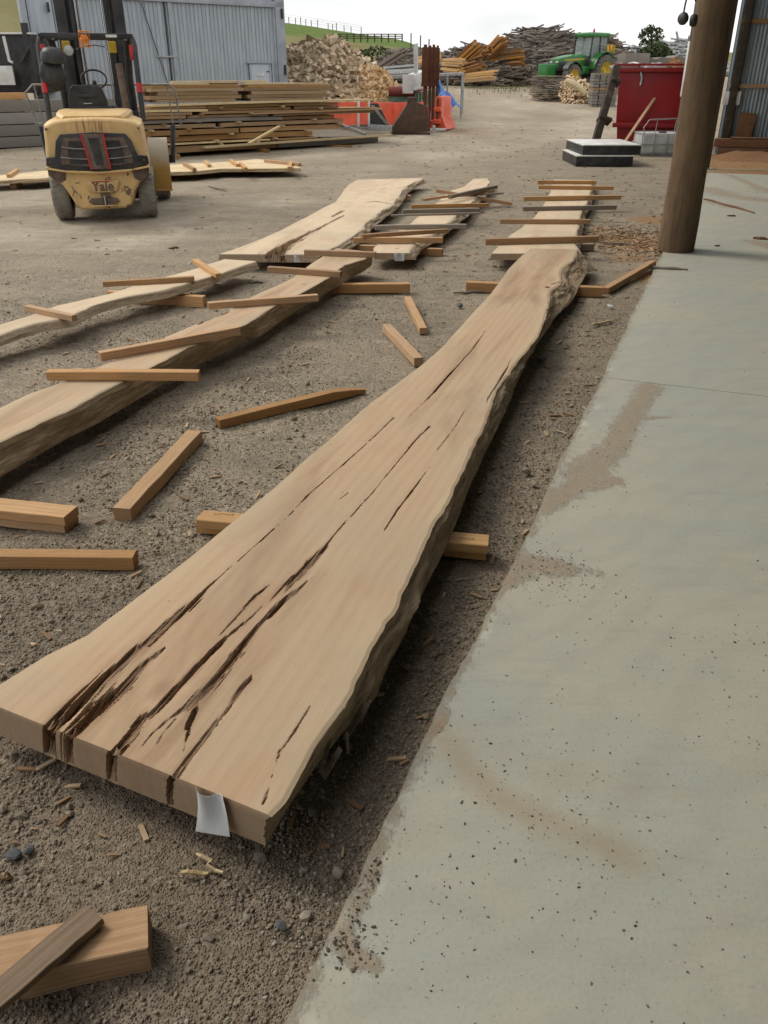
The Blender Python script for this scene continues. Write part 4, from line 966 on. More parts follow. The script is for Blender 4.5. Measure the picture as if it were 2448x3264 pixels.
# heap of sawdust and bark at the floor's end
n = 60; X_, Y_ = np.meshgrid(np.linspace(0, 5.2, n), np.linspace(-1.7, 1.6, n), indexing='ij')
bx, by = fp.x + X_ * wd.x - Y_ * wd.y * -1 * -1, fp.y + X_ * wd.y + Y_ * wd.x
Zh = .20 * np.exp(-((Y_ - .1) / .75) ** 2) * sstep(-.2, .6, X_) * (.5 + fbm(X_ * 2, Y_ * 2, 4, 6)) - .03 + (fbm(X_ * 14, Y_ * 14, 3, 8) - .5) * .04 - .05 * sstep(1.2, 1.6, abs(Y_))
b = NB('sawdust'); MAT['sawdust'] = b.out(b.mix(b.noise(b.obj, 18, 6, .75), (.13, .065, .035), (.36, .20, .10)), .95, b.bump(b.noise(b.obj, 45, 5, .7), .8, .02))
tag(obj_of('sawdust', np_mesh('sawdust', np.stack([bx.ravel(), by.ravel(), Zh.ravel()], 1), grid_faces(n, n), MAT['sawdust'])), 'brown sawdust and bark drifted across the end of the concrete', kind='stuff')
# big round pole
b = NB('pole_wood'); v = b.mapping(b.obj, (1, 1, .12))
f1 = b.noise(v, 26, 5, .65); f2 = b.noise(b.mapping(b.obj, (1, 1, .4)), 3, 5, .6); kn = b.voro(b.mapping(b.obj, (1, 1, .45)), 2.6)
c = b.mix(b.ramp(f2, [(.35, 0), (.7, 1)]), (.185, .125, .072), (.105, .07, .042)); c = b.mix(b.ramp(f1, [(.45, 0), (.72, .75)]), c, (.075, .05, .032)); c = b.mix(b.ramp(kn, [(.05, .9), (.14, 0)]), c, (.055, .036, .022))
MAT['pole'] = b.out(c, .8, b.bump(b.math('ADD', f1, b.math('MULTIPLY', f2, .7)), .5, .012), 0, .2)
pb = G(2153, 797, .012)
q = MB().lathe([(.182 + .004 * math.sin(i * 1.7) - .002 * i, i * .3) for i in range(16)], n=40).build('round_pole', MAT['pole'], None, smooth=True, angle=60); q.location = pb
tag(q, 'thick round wooden pole standing on the concrete edge', 'pole')
# dark boxed post with its pale cover strip further along the shed's open side
def post_at(px, py, Y, sx, sy, h, mat, name, label, cat, z0=0, rz=0):
    p = W(px, py, Y); q = MB().box((0, 0, h / 2), (sx, sy, h)).build(name, MAT[mat], None, bevel=.004); q.location = (p.x, p.y, z0); q.rotation_euler = (0, 0, rz); return tag(q, label, cat)
pt = W(2152, 440, 21.0); dp = thing('shed_side_post', 'dark square post with a white cover strip, hidden largely by the round pole', 'post', (pt.x + .09, pt.y, .0), 0)
MB().box((.0, 0, 2.4), (.17, .17, 4.1)).build('post_shaft', MAT['black'], dp, bevel=.006)
MB().box((-.099, 0, 1.75), (.02, .12, 1.1)).build('cover_strip', MAT['white'], dp, bevel=.003)
rp_ = W(2290, 250, 17.5); rp_.x += .03; q = MB().lathe([(.085, 0), (.088, 2), (.08, 4.4)], n=20).build('round_post', MAT['pole'], None, smooth=True, angle=60); q.location = (rp_.x, rp_.y, 0)
tag(q, 'slimmer dark post in the shade right behind the round pole'.replace('right behind', 'just behind'), 'post')
# ear muffs hung on the pole
ec = W(2178, 40, 8.62); em = thing('ear_muffs', 'black ear muffs hanging high on the round pole', 'ear muffs', ec); em.scale = (1.35, 1.35, 1.35)
for k_ in (0, 1):
    MB().lathe([(.0, -.022), (.030, -.020), (.038, -.006), (.038, .010), (.030, .022), (0, .024)], (.004 + .062 * k_, -.03 * k_, -.035 - .012 * k_), 'X', 18, False, Matrix.Rotation(.5 - k_, 3, 'Z')).build('ear_cup', MAT['black'], em, smooth=True, angle=60)
MB().tube([(.0 + .066 * (1 - math.cos(t)) / 2, -.01, .0 + .115 * math.sin(t) + .02 * t) for t in np.linspace(0, math.pi, 14)], .006, 6).build('headband', MAT['black'], em, smooth=True)
# roof over the floor, with purlins, and unseen far-side and end walls added to shade the floor
rf = thing('shed_roof', 'corrugated roof over the concrete floor, above the picture', 'roof')
def along(a, b_, z): return Vector((EDGE_A.x + EV.x * a + NV.x * b_, EDGE_A.y + EV.y * a + NV.y * b_, z))
m = MB(); c4 = [along(-6, -.8, 4.3), along(20.5, -.8, 4.3), along(20.5, 13, 5.4), along(-6, 13, 5.4)]
m.add(c4 + [p_ + Vector((0, 0, .06)) for p_ in c4], [(0, 1, 2, 3), (7, 6, 5, 4), (0, 4, 5, 1), (1, 5, 6, 2), (2, 6, 7, 3), (3, 7, 4, 0)]); m.build('roof_sheeting', MAT['shed_sheet'], rf)
m = MB(); m.bar(along(-6, .15, 4.25), along(20.5, .15, 4.25), .12, .25); m.build('roof_beam', MAT['board'], rf)
q = MB(); c4 = [along(-5, 12.8, 0), along(20.5, 12.8, 0), along(20.5, 12.8, 5.5), along(-5, 12.8, 5.5)]; q.add(c4 + [p_ + NV * .06 for p_ in c4], [(0, 1, 2, 3), (7, 6, 5, 4), (0, 4, 5, 1), (1, 5, 6, 2), (2, 6, 7, 3), (3, 7, 4, 0)])
tag(q.build('shade_back_wall', MAT['shed_sheet']), 'unseen long corrugated wall added for shade along the far side of the shed', 'wall')
q = MB(); c4 = [along(-6, -.8, 0), along(-6, 12.8, 0), along(-6, 12.8, 5.3), along(-6, -.8, 4.2)]; q.add(c4 + [p_ - EV * .06 for p_ in c4], [(0, 1, 2, 3), (7, 6, 5, 4), (0, 4, 5, 1), (1, 5, 6, 2), (2, 6, 7, 3), (3, 7, 4, 0)])
tag(q.build('shade_end_wall', MAT['shed_sheet']), 'unseen corrugated wall added behind the viewpoint to dim the foreground', 'wall')

# ---------------------------------------------------------------- red skip and what stands round it
Ys = 22.0; kp = lambda px, py, Y=Ys: W(px, py, Y)
sk0 = kp(1962, 470); sk = thing('skip_bin', 'tall dark red steel skip half hidden by the round pole', 'skip bin', (sk0.x, Ys, 0), -.25)
def sl(px, py): p = kp(px, py); return (p.x - sk0.x, p.z)
tl_, tr_, ledl, ledr, bl_, br_ = sl(1975, 228), sl(2225, 222), sl(1963, 398), sl(2215, 398), sl(1962, 468), sl(2205, 468)
MB().loft([[(ledl[0], 0, ledl[1]), (ledr[0], 0, ledr[1]), (ledr[0], 1.7, ledr[1]), (ledl[0], 1.7, ledl[1])], [(tl_[0], -.02, tl_[1]), (tr_[0], -.02, tr_[1]), (tr_[0], 1.75, tr_[1]), (tl_[0], 1.75, tl_[1])]]).build('upper_panel', MAT['skip'], sk, bevel=.01)
MB().loft([[(bl_[0] + .03, .10, 0), (br_[0], .10, 0), (br_[0], 1.6, 0), (bl_[0] + .03, 1.6, 0)], [(ledl[0] + .03, .03, ledl[1]), (ledr[0], .03, ledr[1]), (ledr[0], 1.66, ledr[1]), (ledl[0] + .03, 1.66, ledl[1])]]).build('lower_panel', MAT['skip'], sk, bevel=.01)
tz = sl(1970, 206)[1]
MB().box(((tl_[0] + tr_[0]) / 2, -.05, tl_[1] + .035), (tr_[0] - tl_[0] + .14, .10, .09)).box((tl_[0] - .03, .85, tl_[1] + .035), (.09, 1.8, .09)).build('top_rim', MAT['skip'], sk, bevel=.012)
MB().box(((tl_[0] + tr_[0]) / 2, -.055, tz), (tr_[0] - tl_[0] + .2, .13, .05)).build('lip', MAT['skip'], sk, bevel=.012)
MB().box(((ledl[0] + ledr[0]) / 2, -.05, ledl[1]), (ledr[0] - ledl[0] + .16, .12, .10)).build('ledge', MAT['skip'], sk, bevel=.012)
hp = [kp(2020, 200, 22.2), kp(2035, 203, 21.95), kp(2042, 222, 21.86), kp(2046, 250, 21.85), kp(2041, 272, 21.85)]
hp = [hp[0] + Vector((-.15, .5, -.25)), hp[0] + Vector((-.08, .15, -.02))] + hp
tag(MB().tube(hp, .022, 8).build('grey_hose', MAT['silver'], smooth=True), 'pale grey hose draped over the rim of the red skip', 'hose')
q = MB(); a, c = kp(1992, 452, 21.1), kp(2087, 313, 21.75); q.bar(a, c, .07, .03)
tag(q.build('timber_batten', MAT['stick'], off=(a + c) / 2), 'thin orange batten leaning on the red skip', 'batten')
for i, (px, py, wd_, hh_, mt, lab) in enumerate(((2155, 192, .16, .16, 'board', 'brown cardboard box poking above the skip rim'), (2085, 203, .45, .07, 'paper', 'crumpled white plastic showing over the skip rim'), (2000, 200, .5, .10, 'offcut', 'grey rubbish heaped at the skip rim'))):
    p = kp(px, py, 22.5); m = MB(); 
    for j in range(5): m.box((random.uniform(-wd_, wd_) / 2, random.uniform(-.2, .2), random.uniform(-.25, -.02)), (wd_ * .6, .3, hh_), (random.uniform(-.3, .3), random.uniform(-.3, .3), random.uniform(0, 3)))
    m.box((0, 0, -.3), (wd_, .4, .5))
    tag(m.build('skip_rubbish', MAT[mt], off=None), lab, 'rubbish', kind='stuff').location = p
# IBC tank in its cage
ic = G(2040, 497, 0); ib = thing('cage_tank', 'white plastic tank in a metal cage, on the ground in front of the red skip', 'caged tank', ic, -.05)
zt_ = W(2045, 425, 20.4).z; top_ = zt_
MB().box((.56, .5, top_ / 2 + .02), (1.08, .96, top_ - .06)).build('tank', MAT['tank'], ib, bevel=.05, segs=3)
MB().lathe([(.09, 0), (.09, .03), (.07, .04)], (.55, .45, top_ - .02)).build('lid', MAT['black'], ib, smooth=True)
for z_ in (.05, top_ * .52, top_ - .01):
    MB().tube([(0, -.01, z_), (1.12, -.01, z_), (1.12, 1.0, z_), (0, 1.0, z_), (0, -.01, z_)], .011, 6).build('cage_bar', MAT['galv'], ib, smooth=True)
for x_ in (.0, .28, .56, .84, 1.12): MB().tube([(x_, -.02, .03), (x_, -.02, top_)], .011, 6).build('cage_bar', MAT['galv'], ib, smooth=True)
MB().tube([(.02, -.02, top_), (.0, .0, top_ + .12), (.12, .05, top_ + .28), (1.1, .05, top_ + .32), (1.12, .0, top_ + .2), (1.12, 0, top_)], .012, 6).build('cage_loop', MAT['galv'], ib, smooth=True)
for x_ in (.28, .7): MB().tube([(x_, .04, top_), (x_ + .02, .05, top_ + .28)], .009, 6).build('cage_bar', MAT['galv'], ib, smooth=True)
MB().box((.56, .5, .02), (1.16, 1.0, .04)).build('base_tray', MAT['galv'], ib)
# two flat crates, pale planked tops over black sides
def crate(c, w, d, h, z, rz, label):
    t = thing('flat_crate', label, 'crate', (c.x, c.y, z), rz, 'flat crates beside the leaning post')
    MB().box((w / 2, d / 2, h / 2 - .012), (w, d, h - .024)).build('crate_body', MAT['black'], t, bevel=.004)
    k = 9
    for i in range(k): MB().box((w / 2, d * (i + .5) / k, h - .011), (w + .01, d / k - .012, .022)).build('top_plank', MAT['white'], t, bevel=.003)
    return t
c1 = G(1835, 530, 0); c2_ = W(1849, 514, 18.15)
crate(c1, 1.14, 1.6, .20, 0, -.02, 'lower black-sided crate with a white planked top')
crate(Vector((c2_.x, c1.y + .10, 0)), 1.17, 1.7, .19, .202, .0, 'upper crate with a white planked top, sitting askew on another')
# dark leaning post with brackets
a, c = W(1890, 460, 20.2), W(1965, 214, 21.3); a.z = .02; lp = thing('leaning_post', 'blackish square post leaning towards the red skip, brackets along it', 'post', a)
MB().bar(Vector((0, 0, 0)), c - a, .16, .16, up=(0, 1, 0)).build('post_shaft', MAT['dark_timber'], lp, bevel=.012)
for t_, s__ in ((.07, .26), (.40, .30), (.83, .22)): q = MB().bar((c - a) * t_ + Vector((.05, -.02, -.03)), (c - a) * (t_ + .035) + Vector((.05, -.02, -.03)), s__, .24, up=(0, 1, 0)).build('bracket', MAT['dark_timber'], lp, bevel=.01)
# ---------------------------------------------------------------- the cream-yellow forklift, seen from behind
fk = thing('forklift', 'battered cream-yellow forklift truck seen from behind, parked before the timber stack', 'forklift', (-3.555, 11.10, 0), .235); fk.scale = (.95, 1, 1)
def P_(name, mb, mat, parent=fk, **k): return mb.build(name, MAT[mat], parent, **k)
# counterweight: section outline (x, z) lofted forward from a rounded rear
out_ = [(0, 1.175), (.25, 1.17), (.47, 1.145), (.585, 1.10), (.60, 1.02), (.615, .80), (.625, .68), (.62, .55), (.56, .50), (.49, .45), (.43, .36), (.385, .26), (.35, .19), (.30, .155), (0, .145)]
outline = out_ + [(-x, z) for x, z in out_[-2:0:-1]]
rings = []
for y, sx, dz in ((-.43, .93, -.03), (-.415, .965, -.012), (-.38, .985, 0), (-.30, 1, 0), (0, 1, .02), (.30, 1, .03)):
    rings.append([(x * sx, y - (.035 * (1 - (x / .62) ** 2) if y < -.2 else 0) + (.03 if z < .3 and y < -.2 else 0), z + dz * (1 if z > .6 else -1)) for x, z in outline])
P_('counterweight', MB().loft(rings), 'cream', smooth=True, angle=24)
P_('counterweight_ledge', MB().prism([(-.63, .652), (-.40, .612), (0, .592), (.40, .612), (.63, .652), (.63, .628), (.40, .588), (0, .568), (-.40, .588), (-.63, .628)], -.502, -.42, 'XZ'), 'cream', bevel=.006)
for x_, z_ in ((-.55, 1.06), (.55, 1.06), (-.56, .71), (.57, .71), (-.36, .70), (.39, .70)): P_('bolt_head', MB().lathe([(.014, -.506), (.014, -.42)], (x_, 0, z_), 'Y', 8), 'cork')
P_('engine_hood', MB().loft([[(sx * .46, y, 1.17 + h_ - .03), (sx * .42, y, 1.17 + h_), (-sx * .42, y, 1.17 + h_), (-sx * .46, y, 1.17 + h_ - .03), (-sx * .46, y, 1.1), (sx * .46, y, 1.1)] for y, sx, h_ in ((-.30, .80, .02), (-.2, .95, .055), (.1, 1, .075), (.75, 1, .07))]), 'cream', smooth=True, angle=30)
yb = -.476
def plate(name, poly, mat, y0, y1, **k): return P_(name, MB().prism(poly, y0, y1, 'XZ'), mat, **k)
sur = [(-.40, 1.0), (0, 1.02), (.38, 1.0), (.44, .93), (.50, .76), (.615, .755), (.63, .665), (.40, .615), (0, .595), (-.40, .615), (-.62, .665), (-.605, .755), (-.50, .76), (-.46, .93)]
plate('grille_surround', sur, 'black', -.490, -.33, bevel=.008)
plate('grille_recess', [(-.37, .965), (.35, .965), (.43, .76), (.43, .68), (0, .64), (-.43, .68), (-.43, .76)], 'cork', -.494, -.44)
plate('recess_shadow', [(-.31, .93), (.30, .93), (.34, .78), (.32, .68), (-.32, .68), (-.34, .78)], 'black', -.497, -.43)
for sx in (-1, 1):
    for z_, x1 in ((.855, .40), (.745, .43)):
        P_('grille_slat', MB().tube([(sx * .10, -.515, z_ - .012), (sx * .26, -.515, z_ - .006), (sx * x1, -.498, z_ + .012)], .008, 6), 'steel', smooth=True)
plate('centre_pillar', [(-.135, 1.005), (.125, 1.005), (.155, .62), (-.07, .62)], 'cork', -.532, -.45, bevel=.006)
plate('pillar_recess', [(-.07, .965), (.06, .965), (.075, .665), (-.015, .665)], 'black', -.5345, -.50)
plate('red_edge', [(-.157, 1.005), (-.135, 1.005), (-.070, .62), (-.092, .62)], 'red', -.536, -.49)
plate('red_edge', [(.105, 1.005), (.127, 1.005), (.157, .62), (.135, .62)], 'red', -.5365, -.49)
plate('badge_panel', [(-.19, .475), (-.13, .492), (.19, .492), (.23, .475), (.19, .375), (.12, .355), (-.09, .355), (-.16, .375)], 'badge', -.472, -.44, bevel=.006)
plate('badge_stripe', [(-.115, .478), (.14, .487), (.10, .472), (-.09, .465)], 'red', -.4745, -.46)
cu = bpy.data.curves.new('badge_lettering', 'FONT'); cu.body = 'Yale'; cu.size = .155; cu.extrude = .003; cu.align_x = 'CENTER'; cu.offset = .0035
tx = bpy.data.objects.new('tmp', cu); COL.objects.link(tx); bpy.context.view_layer.update()
me = bpy.data.meshes.new_from_object(tx.evaluated_get(bpy.context.evaluated_depsgraph_get())); bpy.data.objects.remove(tx); me.materials.append(MAT['cork'])
ly = obj_of('badge_lettering', me, fk, (.018, -.474, .372), (math.pi / 2, 0, 0))
plate('towing_recess', [(-.15, .285), (.17, .285), (.20, .245), (.12, .205), (-.12, .205), (-.19, .245)], 'cork', -.456, -.40, bevel=.01)
P_('towing_hole', MB().lathe([(.034, -.4595), (.034, -.40)], (.02, 0, .25), 'Y', 16), 'black')
P_('towing_pin', MB().lathe([(.010, .20), (.010, .30), (.016, .305), (.016, .315)], (.02, -.467, 0), 'Z', 10), 'chrome', smooth=True)
plate('towing_lip', [(-.15, .205), (.16, .205), (.14, .19), (-.13, .19)], 'cream', -.475, -.40, bevel=.004)
plate('number_plate', [(-.03, .335), (.09, .335), (.085, .295), (-.025, .295)], 'cork', -.459, -.44)
for sx in (-1, 1): # dark worn patches over the wheel arches
    plate('arch_guard', [(sx * .40, .60), (sx * .618, .635), (sx * .615, .56), (sx * .56, .505), (sx * .49, .47), (sx * .42, .50)][::sx], 'cork', -.447, -.36, bevel=.003)
# wheels
def tyre(x, y, r, w, name='rear_wheel'):
    t = P_(name, MB().lathe([(r * .60, -w / 2), (r * .93, -w / 2), (r, -w / 2 + .035), (r, w / 2 - .035), (r * .93, w / 2), (r * .60, w / 2)], (x, y, r), 'X', 36, False), 'rubber_grey', smooth=True, angle=30)
    MB().lathe([(.02, w / 2 - .03), (r * .35, w / 2 - .03), (r * .45, w / 2 - .06), (r * .62, w / 2 - .02), (r * .62, -w / 2 + .02), (r * .45, -w / 2 + .06), (.02, -w / 2 + .03)], (x, y, r), 'X', 24, True).build('rim', MAT['cork'], t, smooth=True, angle=30)
    m = MB()
    for k in range(28):
        g_ = 2 * math.pi * k / 28
        for s_ in (-1, 1): m.bar(Vector((x + s_ * .01, y + (r + .001) * math.cos(g_), r + (r + .001) * math.sin(g_))), Vector((x + s_ * w * .42, y + (r + .001) * math.cos(g_ + .10), r + (r + .001) * math.sin(g_ + .10))), .022, .008, up=(0, math.cos(g_), math.sin(g_)))
    m.build('tread', MAT['rubber_grey'], t)
    return t
for sx in (-1, 1): tyre(sx * .545, .02, .305, .215)
P_('rear_axle', MB().box((0, .02, .30), (.9, .14, .16)), 'black', bevel=.02)
for sx in (-1, 1):
    x = sx * .73; t = tyre(x, 1.86, .375, .22, 'front_wheel')
    pr = [(math.cos(g_), math.sin(g_)) for g_ in np.linspace(math.radians(196), math.radians(-10), 20)]; m = MB(); vs = []
    for c_, s_ in pr:
        for xx, rr in ((-.145, .445), (.145, .445), (.145, .425), (-.145, .425)): vs.append((x + xx, 1.86 + rr * c_, .375 + rr * s_))
    m.loft([vs[i * 4:i * 4 + 4] for i in range(len(pr))]); P_('front_fender', m, 'fender', smooth=True, angle=40)
    P_('fender_flap', MB().box((x, 1.41, .29), (.29, .02, .30)), 'fender', bevel=.006); P_('fender_step', MB().box((x, 1.385, .155), (.30, .03, .025)), 'fender', bevel=.006)
    P_('cab_step', MB().box((sx * .53, 1.0, .40), (.22, .62, .05)), 'black', bevel=.008)
P_('chassis', MB().box((0, 1.05, .52), (1.02, 1.7, .55)), 'black', bevel=.02)
P_('floor_cowl', MB().box((0, 1.45, .98), (1.05, .25, .42)), 'black', bevel=.02)
# overhead guard
for sx in (-1, 1):
    P_('guard_post', MB().tube([(sx * .60, .42, 1.10), (sx * .60, .62, 1.95), (sx * .575, .68, 2.03)], .036, 10), 'black', smooth=True)
    P_('guard_post', MB().tube([(sx * .47, 1.5, .95), (sx * .46, 1.32, 1.6), (sx * .50, 1.15, 2.03)], .05, 10), 'black', smooth=True)
    P_('guard_rail', MB().bar((sx * .56, .64, 2.045), (sx * .50, 1.62, 2.05), .07, .06), 'black', bevel=.01)
    P_('reflective_band', MB().lathe([(.0385, -.055), (.0385, .055)], (sx * .60, .50, 1.475), 'Z', 12, True, Matrix.Rotation(-.21, 3, 'X')), 'red')
    P_('tail_light', MB().box((sx * .555, .60, 1.87), (.055, .035, .17)), 'red', bevel=.006)
    MB().box((sx * .30, 1.0, 1.94), (.10, .03, .13)).build('side_mirror', MAT['yellow'], fk, bevel=.01)
for y_ in (.66, .86, 1.06, 1.26, 1.60): P_('guard_rail', MB().box((0, y_, 2.05), (1.12 if y_ < .7 else 1.0, .055, .06 if y_ < .7 else .03)), 'black', bevel=.008)
P_('guard_label', MB().box((.32, .629, 2.05), (.14, .003, .03)), 'white')
# amber beacon in its cage, lamp, cable
P_('beacon', MB().lathe([(.05, 0), (.052, .07), (.035, .10)], (-.02, .60, 1.96), 'Z', 14), 'amber', smooth=True)
for k in range(6): g_ = 2 * math.pi * k / 6; P_('beacon_cage', MB().tube([(-.02 + .072 * math.cos(g_), .60 + .072 * math.sin(g_), 1.93), (-.02 + .06 * math.cos(g_), .60 + .06 * math.sin(g_), 2.10)], .005, 5), 'amber')
for z_ in (1.93, 2.01, 2.095): P_('beacon_cage', MB().tube([(-.02 + .068 * math.cos(a_), .60 + .068 * math.sin(a_), z_) for a_ in np.linspace(0, 2 * math.pi, 17)], .005, 5), 'amber')
P_('work_lamp', MB().lathe([(.0, 0), (.055, .004), (.06, .05), (.02, .06)], (-.24, .60, 1.89), 'Y', 18), 'silver', smooth=True)
P_('cable', MB().tube([(-.2, .62, 1.93), (-.14, .62, 1.895), (-.09, .62, 1.93), (.1, .62, 1.95), (.22, .62, 1.93)], .006, 5), 'black', smooth=True)
# seat
seat = P_('seat', MB().loft([[(x * s_, y + .0, z) for x, y, z in ((-.25, .60, 0), (.25, .60, 0), (.25, .74, 0), (-.25, .74, 0))] and [(x * s_, .62 + yy, z_) for x, yy in ((-.25, 0), (.25, 0), (.25, .13), (-.25, .13))] for s_, z_ in ((.85, 1.10), (1.03, 1.20), (1.0, 1.34), (.82, 1.47), (.66, 1.51))]), 'black', bevel=.02, segs=3); seat.location = (-.10, 0, 0)
MB().box((0, .604, 1.39), (.26, .012, .035)).build('seat_pocket', MAT['grille'], seat, bevel=.004); MB().box((0, .606, 1.30), (.11, .006, .012)).build('seat_badge', MAT['galv'], seat)
P_('seat_base', MB().box((0, .85, 1.20), (.5, .5, .14)), 'black', bevel=.02)
P_('steering_column', MB().tube([(-.02, 1.40, 1.1), (-.02, 1.2, 1.55)], .03, 8), 'black'); P_('steering_wheel', MB().tube([(-.02 + .17 * math.cos(a_), 1.19 + .06 * math.sin(a_), 1.57 + .16 * math.sin(a_) * .7) for a_ in np.linspace(0, 2 * math.pi, 21)], .013, 6), 'black', smooth=True)
for i, x_ in enumerate((.24, .30)): P_('control_lever', MB().tube([(x_, 1.1, 1.2), (x_ + .02, 1.08, 1.62)], .012, 6), 'black')
P_('exhaust_stack', MB().tube([(.40, .55, 1.12), (.37, .58, 1.75)], .045, 12), 'cork', smooth=True)
# mast, running up out of the picture
for sx in (-1, 1):
    P_('mast_channel', MB().box((sx * .40, 2.02, 1.85), (.15, .14, 3.3)), 'black', bevel=.008)
    P_('mast_channel', MB().box((sx * .30, 2.12, 1.65), (.06, .12, 2.9)), 'black', bevel=.006)
    P_('lift_cylinder', MB().tube([(sx * .235, 1.98, .5), (sx * .235, 1.98, 2.6)], .038, 10), 'black', smooth=True)
    P_('lift_chain', MB().box((sx * .17, 2.0, 1.7), (.03, .015, 2.6)), 'cork')
    P_('cylinder_rod', MB().tube([(sx * .18, 1.9, 1.2), (sx * .18, 1.9, 3.0)], .011, 8), 'chrome', smooth=True)
P_('mast_crossmember', MB().prism([(-.40, 2.62), (-.28, 2.62), (-.24, 2.66), (.20, 2.66), (.26, 2.60), (.40, 2.56), (.40, 2.95), (-.40, 2.95)], 1.97, 2.05, 'XZ'), 'black', bevel=.01)
P_('mast_crossmember', MB().box((0, 2.02, .9), (.8, .06, .16)), 'black', bevel=.01)
# load backrest: pale tube frame wider than the truck
br = P_('load_backrest', MB().tube([(-1.03, 2.35, .98), (-1.12, 2.35, 1.40), (-1.0, 2.35, 1.50), (1.0, 2.35, 1.50), (1.08, 2.35, 1.44), (1.12, 2.35, .95), (.9, 2.35, .93)], .016, 8), 'steel', smooth=True)
for x_ in (-1.0, -.86, .94): MB().tube([(x_ + .02, 2.35, 1.5), (x_ + .06, 2.35, .98)], .012, 6).build('backrest_bar', MAT['steel'], br)
MB().tube([(-1.06, 2.35, 1.0), (-.62, 2.35, .98)], .014, 6).build('backrest_bar', MAT['steel'], br)
for sx in (-1, 1): MB().bar((sx * .99, 2.3, .96), (sx * .93, 2.2, .45), .06, .05).build('backrest_leg', MAT['black'], br, bevel=.005)
P_('carriage', MB().box((0, 2.3, .5), (1.9, .08, .12)), 'black', bevel=.01)
for sx in (-1, 1): P_('fork', MB().box((sx * .45, 3.0, .07), (.13, 1.25, .045)), 'black', bevel=.006)
# red extinguisher and things hung on the guard post: loose items
bpy.context.view_layer.update()
FM = fk.matrix_world.copy()
def fkp(x, y, z): return FM @ Vector((x, y, z))
fe = thing('fire_extinguisher', 'small red fire extinguisher strapped inside the forklift guard post', 'fire extinguisher', fkp(-.46, .60, 1.55), .2)
MB().lathe([(.0, 0), (.04, .0), (.047, .02), (.047, .20), (.042, .235), (.02, .26), (.016, .28)], n=18).build('cylinder', MAT['red'], fe, smooth=True, angle=50)
MB().box((0, -.045, .18), (.06, .012, .03)).build('label_band', MAT['white'], fe); MB().box((0, 0, .30), (.03, .06, .035)).build('valve_head', MAT['black'], fe, bevel=.004); MB().tube([(0, -.02, .3), (.05, -.02, .27), (.055, -.01, .05)], .008, 6).build('hose', MAT['black'], fe)
hb = thing('hanging_jacket', 'dark jacket bunched on the forklift guard post, under a black cap', 'jacket', fkp(-.47, .52, 1.62), .2)
bm = bmesh.new(); bmesh.ops.create_icosphere(bm, subdivisions=4, radius=1)
for v in bm.verts:
    z = v.co.z; w_ = .15 - .05 * (z < -.3) * (-z - .3) - .0; v.co = Vector((v.co.x * (w_ - .035 * max(0, -z) * 1.2), v.co.y * .09, z * .19))
    n_ = float(fbm(v.co.x * 14 + 5, v.co.z * 9 + 5 + v.co.y * 4, 3, 3)); v.co *= .85 + .35 * n_
me = bpy.data.meshes.new('jacket_cloth'); bm.to_mesh(me); bm.free(); me.polygons.foreach_set('use_smooth', [True] * len(me.polygons)); me.materials.append(MAT['black']); obj_of('jacket_cloth', me, hb)
cp = MB().lathe([(.145, 0), (.15, .03), (.14, .10), (.10, .15), (.03, .165), (0, .166)], n=24).build('black_cap', MAT['black'], None, smooth=True, angle=60); cp.location = fkp(-.44, .50, 1.76); cp.rotation_euler = (.1, .12, 0)
tag(cp, 'round black cap on top of the jacket by the forklift guard', 'cap')
# ---------------------------------------------------------------- barn of corrugated iron with a small door in the big doors
bR = W(908, 245, 30.0); bL = W(112, 245, 25.2); bR.z = bL.z = 0; bd = (bR - bL); blen = bd.length; bd.normalize(); bang = math.atan2(bd.y, bd.x); bn = Vector((-bd.y, bd.x, 0))
bz = .1
barn = thing('barn', 'tall pale blue-grey corrugated iron barn behind the timber stack', 'barn', bL + Vector((0, 0, bz)), bang)
b = NB('barn_iron'); st = b.noise(b.mapping(b.obj, (2.5, 2.5, .25)), 3, 5, .6); st2 = b.noise(b.obj, .5, 3)
c = b.mix(b.ramp(st, [(.4, 0), (.72, 1)]), (.44, .49, .53), (.31, .345, .38)); c = b.mix(b.ramp(st2, [(.4, 0), (.7, .5)]), c, (.54, .58, .61))
MAT['barn'] = b.out(c, .45, None, .3, .4)
MAT['barn_trim'] = M_plain('barn_trim_paint', (.36, .40, .44), (.28, .31, .34), 3, .5)
def barn_x(px, y=245):
    """Distance along the barn front where a sight line meets it."""
    d = ray(px, y); t = (bL).dot(bn) / Vector((d.x, d.y, 0)).dot(bn); p = d * t; return (Vector((p.x, p.y, 0)) - bL).dot(bd), CAMH + p.z - bz
def ribbed(w, h, pitch=.125, d=.035):
    xs_ = [0.0]; x = 0.0
    prof = ((.36, 0), (.44, d), (.56, d), (.64, 0)); P_r = []
    k = 0
    while k * pitch < w:
        for a, q in prof:
            xx = (k + a) * pitch
            if xx < w: P_r.append((xx, -q))
        k += 1
    P_r = [(0, 0)] + P_r + [(w, 0)]; n = len(P_r); m = MB()
    m.add([(x, y, z) for z in (0, h) for x, y in P_r] + [(x, y + .002, z) for z in (0, h) for x, y in P_r], [(i, i + 1, n + i + 1, n + i) for i in range(n - 1)] + [(2 * n + i + 1, 2 * n + i, 3 * n + i, 3 * n + i + 1) for i in range(n - 1)]); return m
nsh = 9; x0, x1 = barn_x(205)[0], barn_x(884)[0]; wsh = (x1 - x0) / nsh
for i in range(nsh):
    q = ribbed(wsh + .012, 3.42).build('corrugated_sheet', MAT['barn'], barn, smooth=True, angle=60); q.location = (x0 + i * wsh, -.02 - .003 * (i % 2), 0)
q = ribbed(blen, 2.2).build('upper_sheet', MAT['barn'], barn, smooth=True, angle=60); q.location = (0, .03, 3.5)
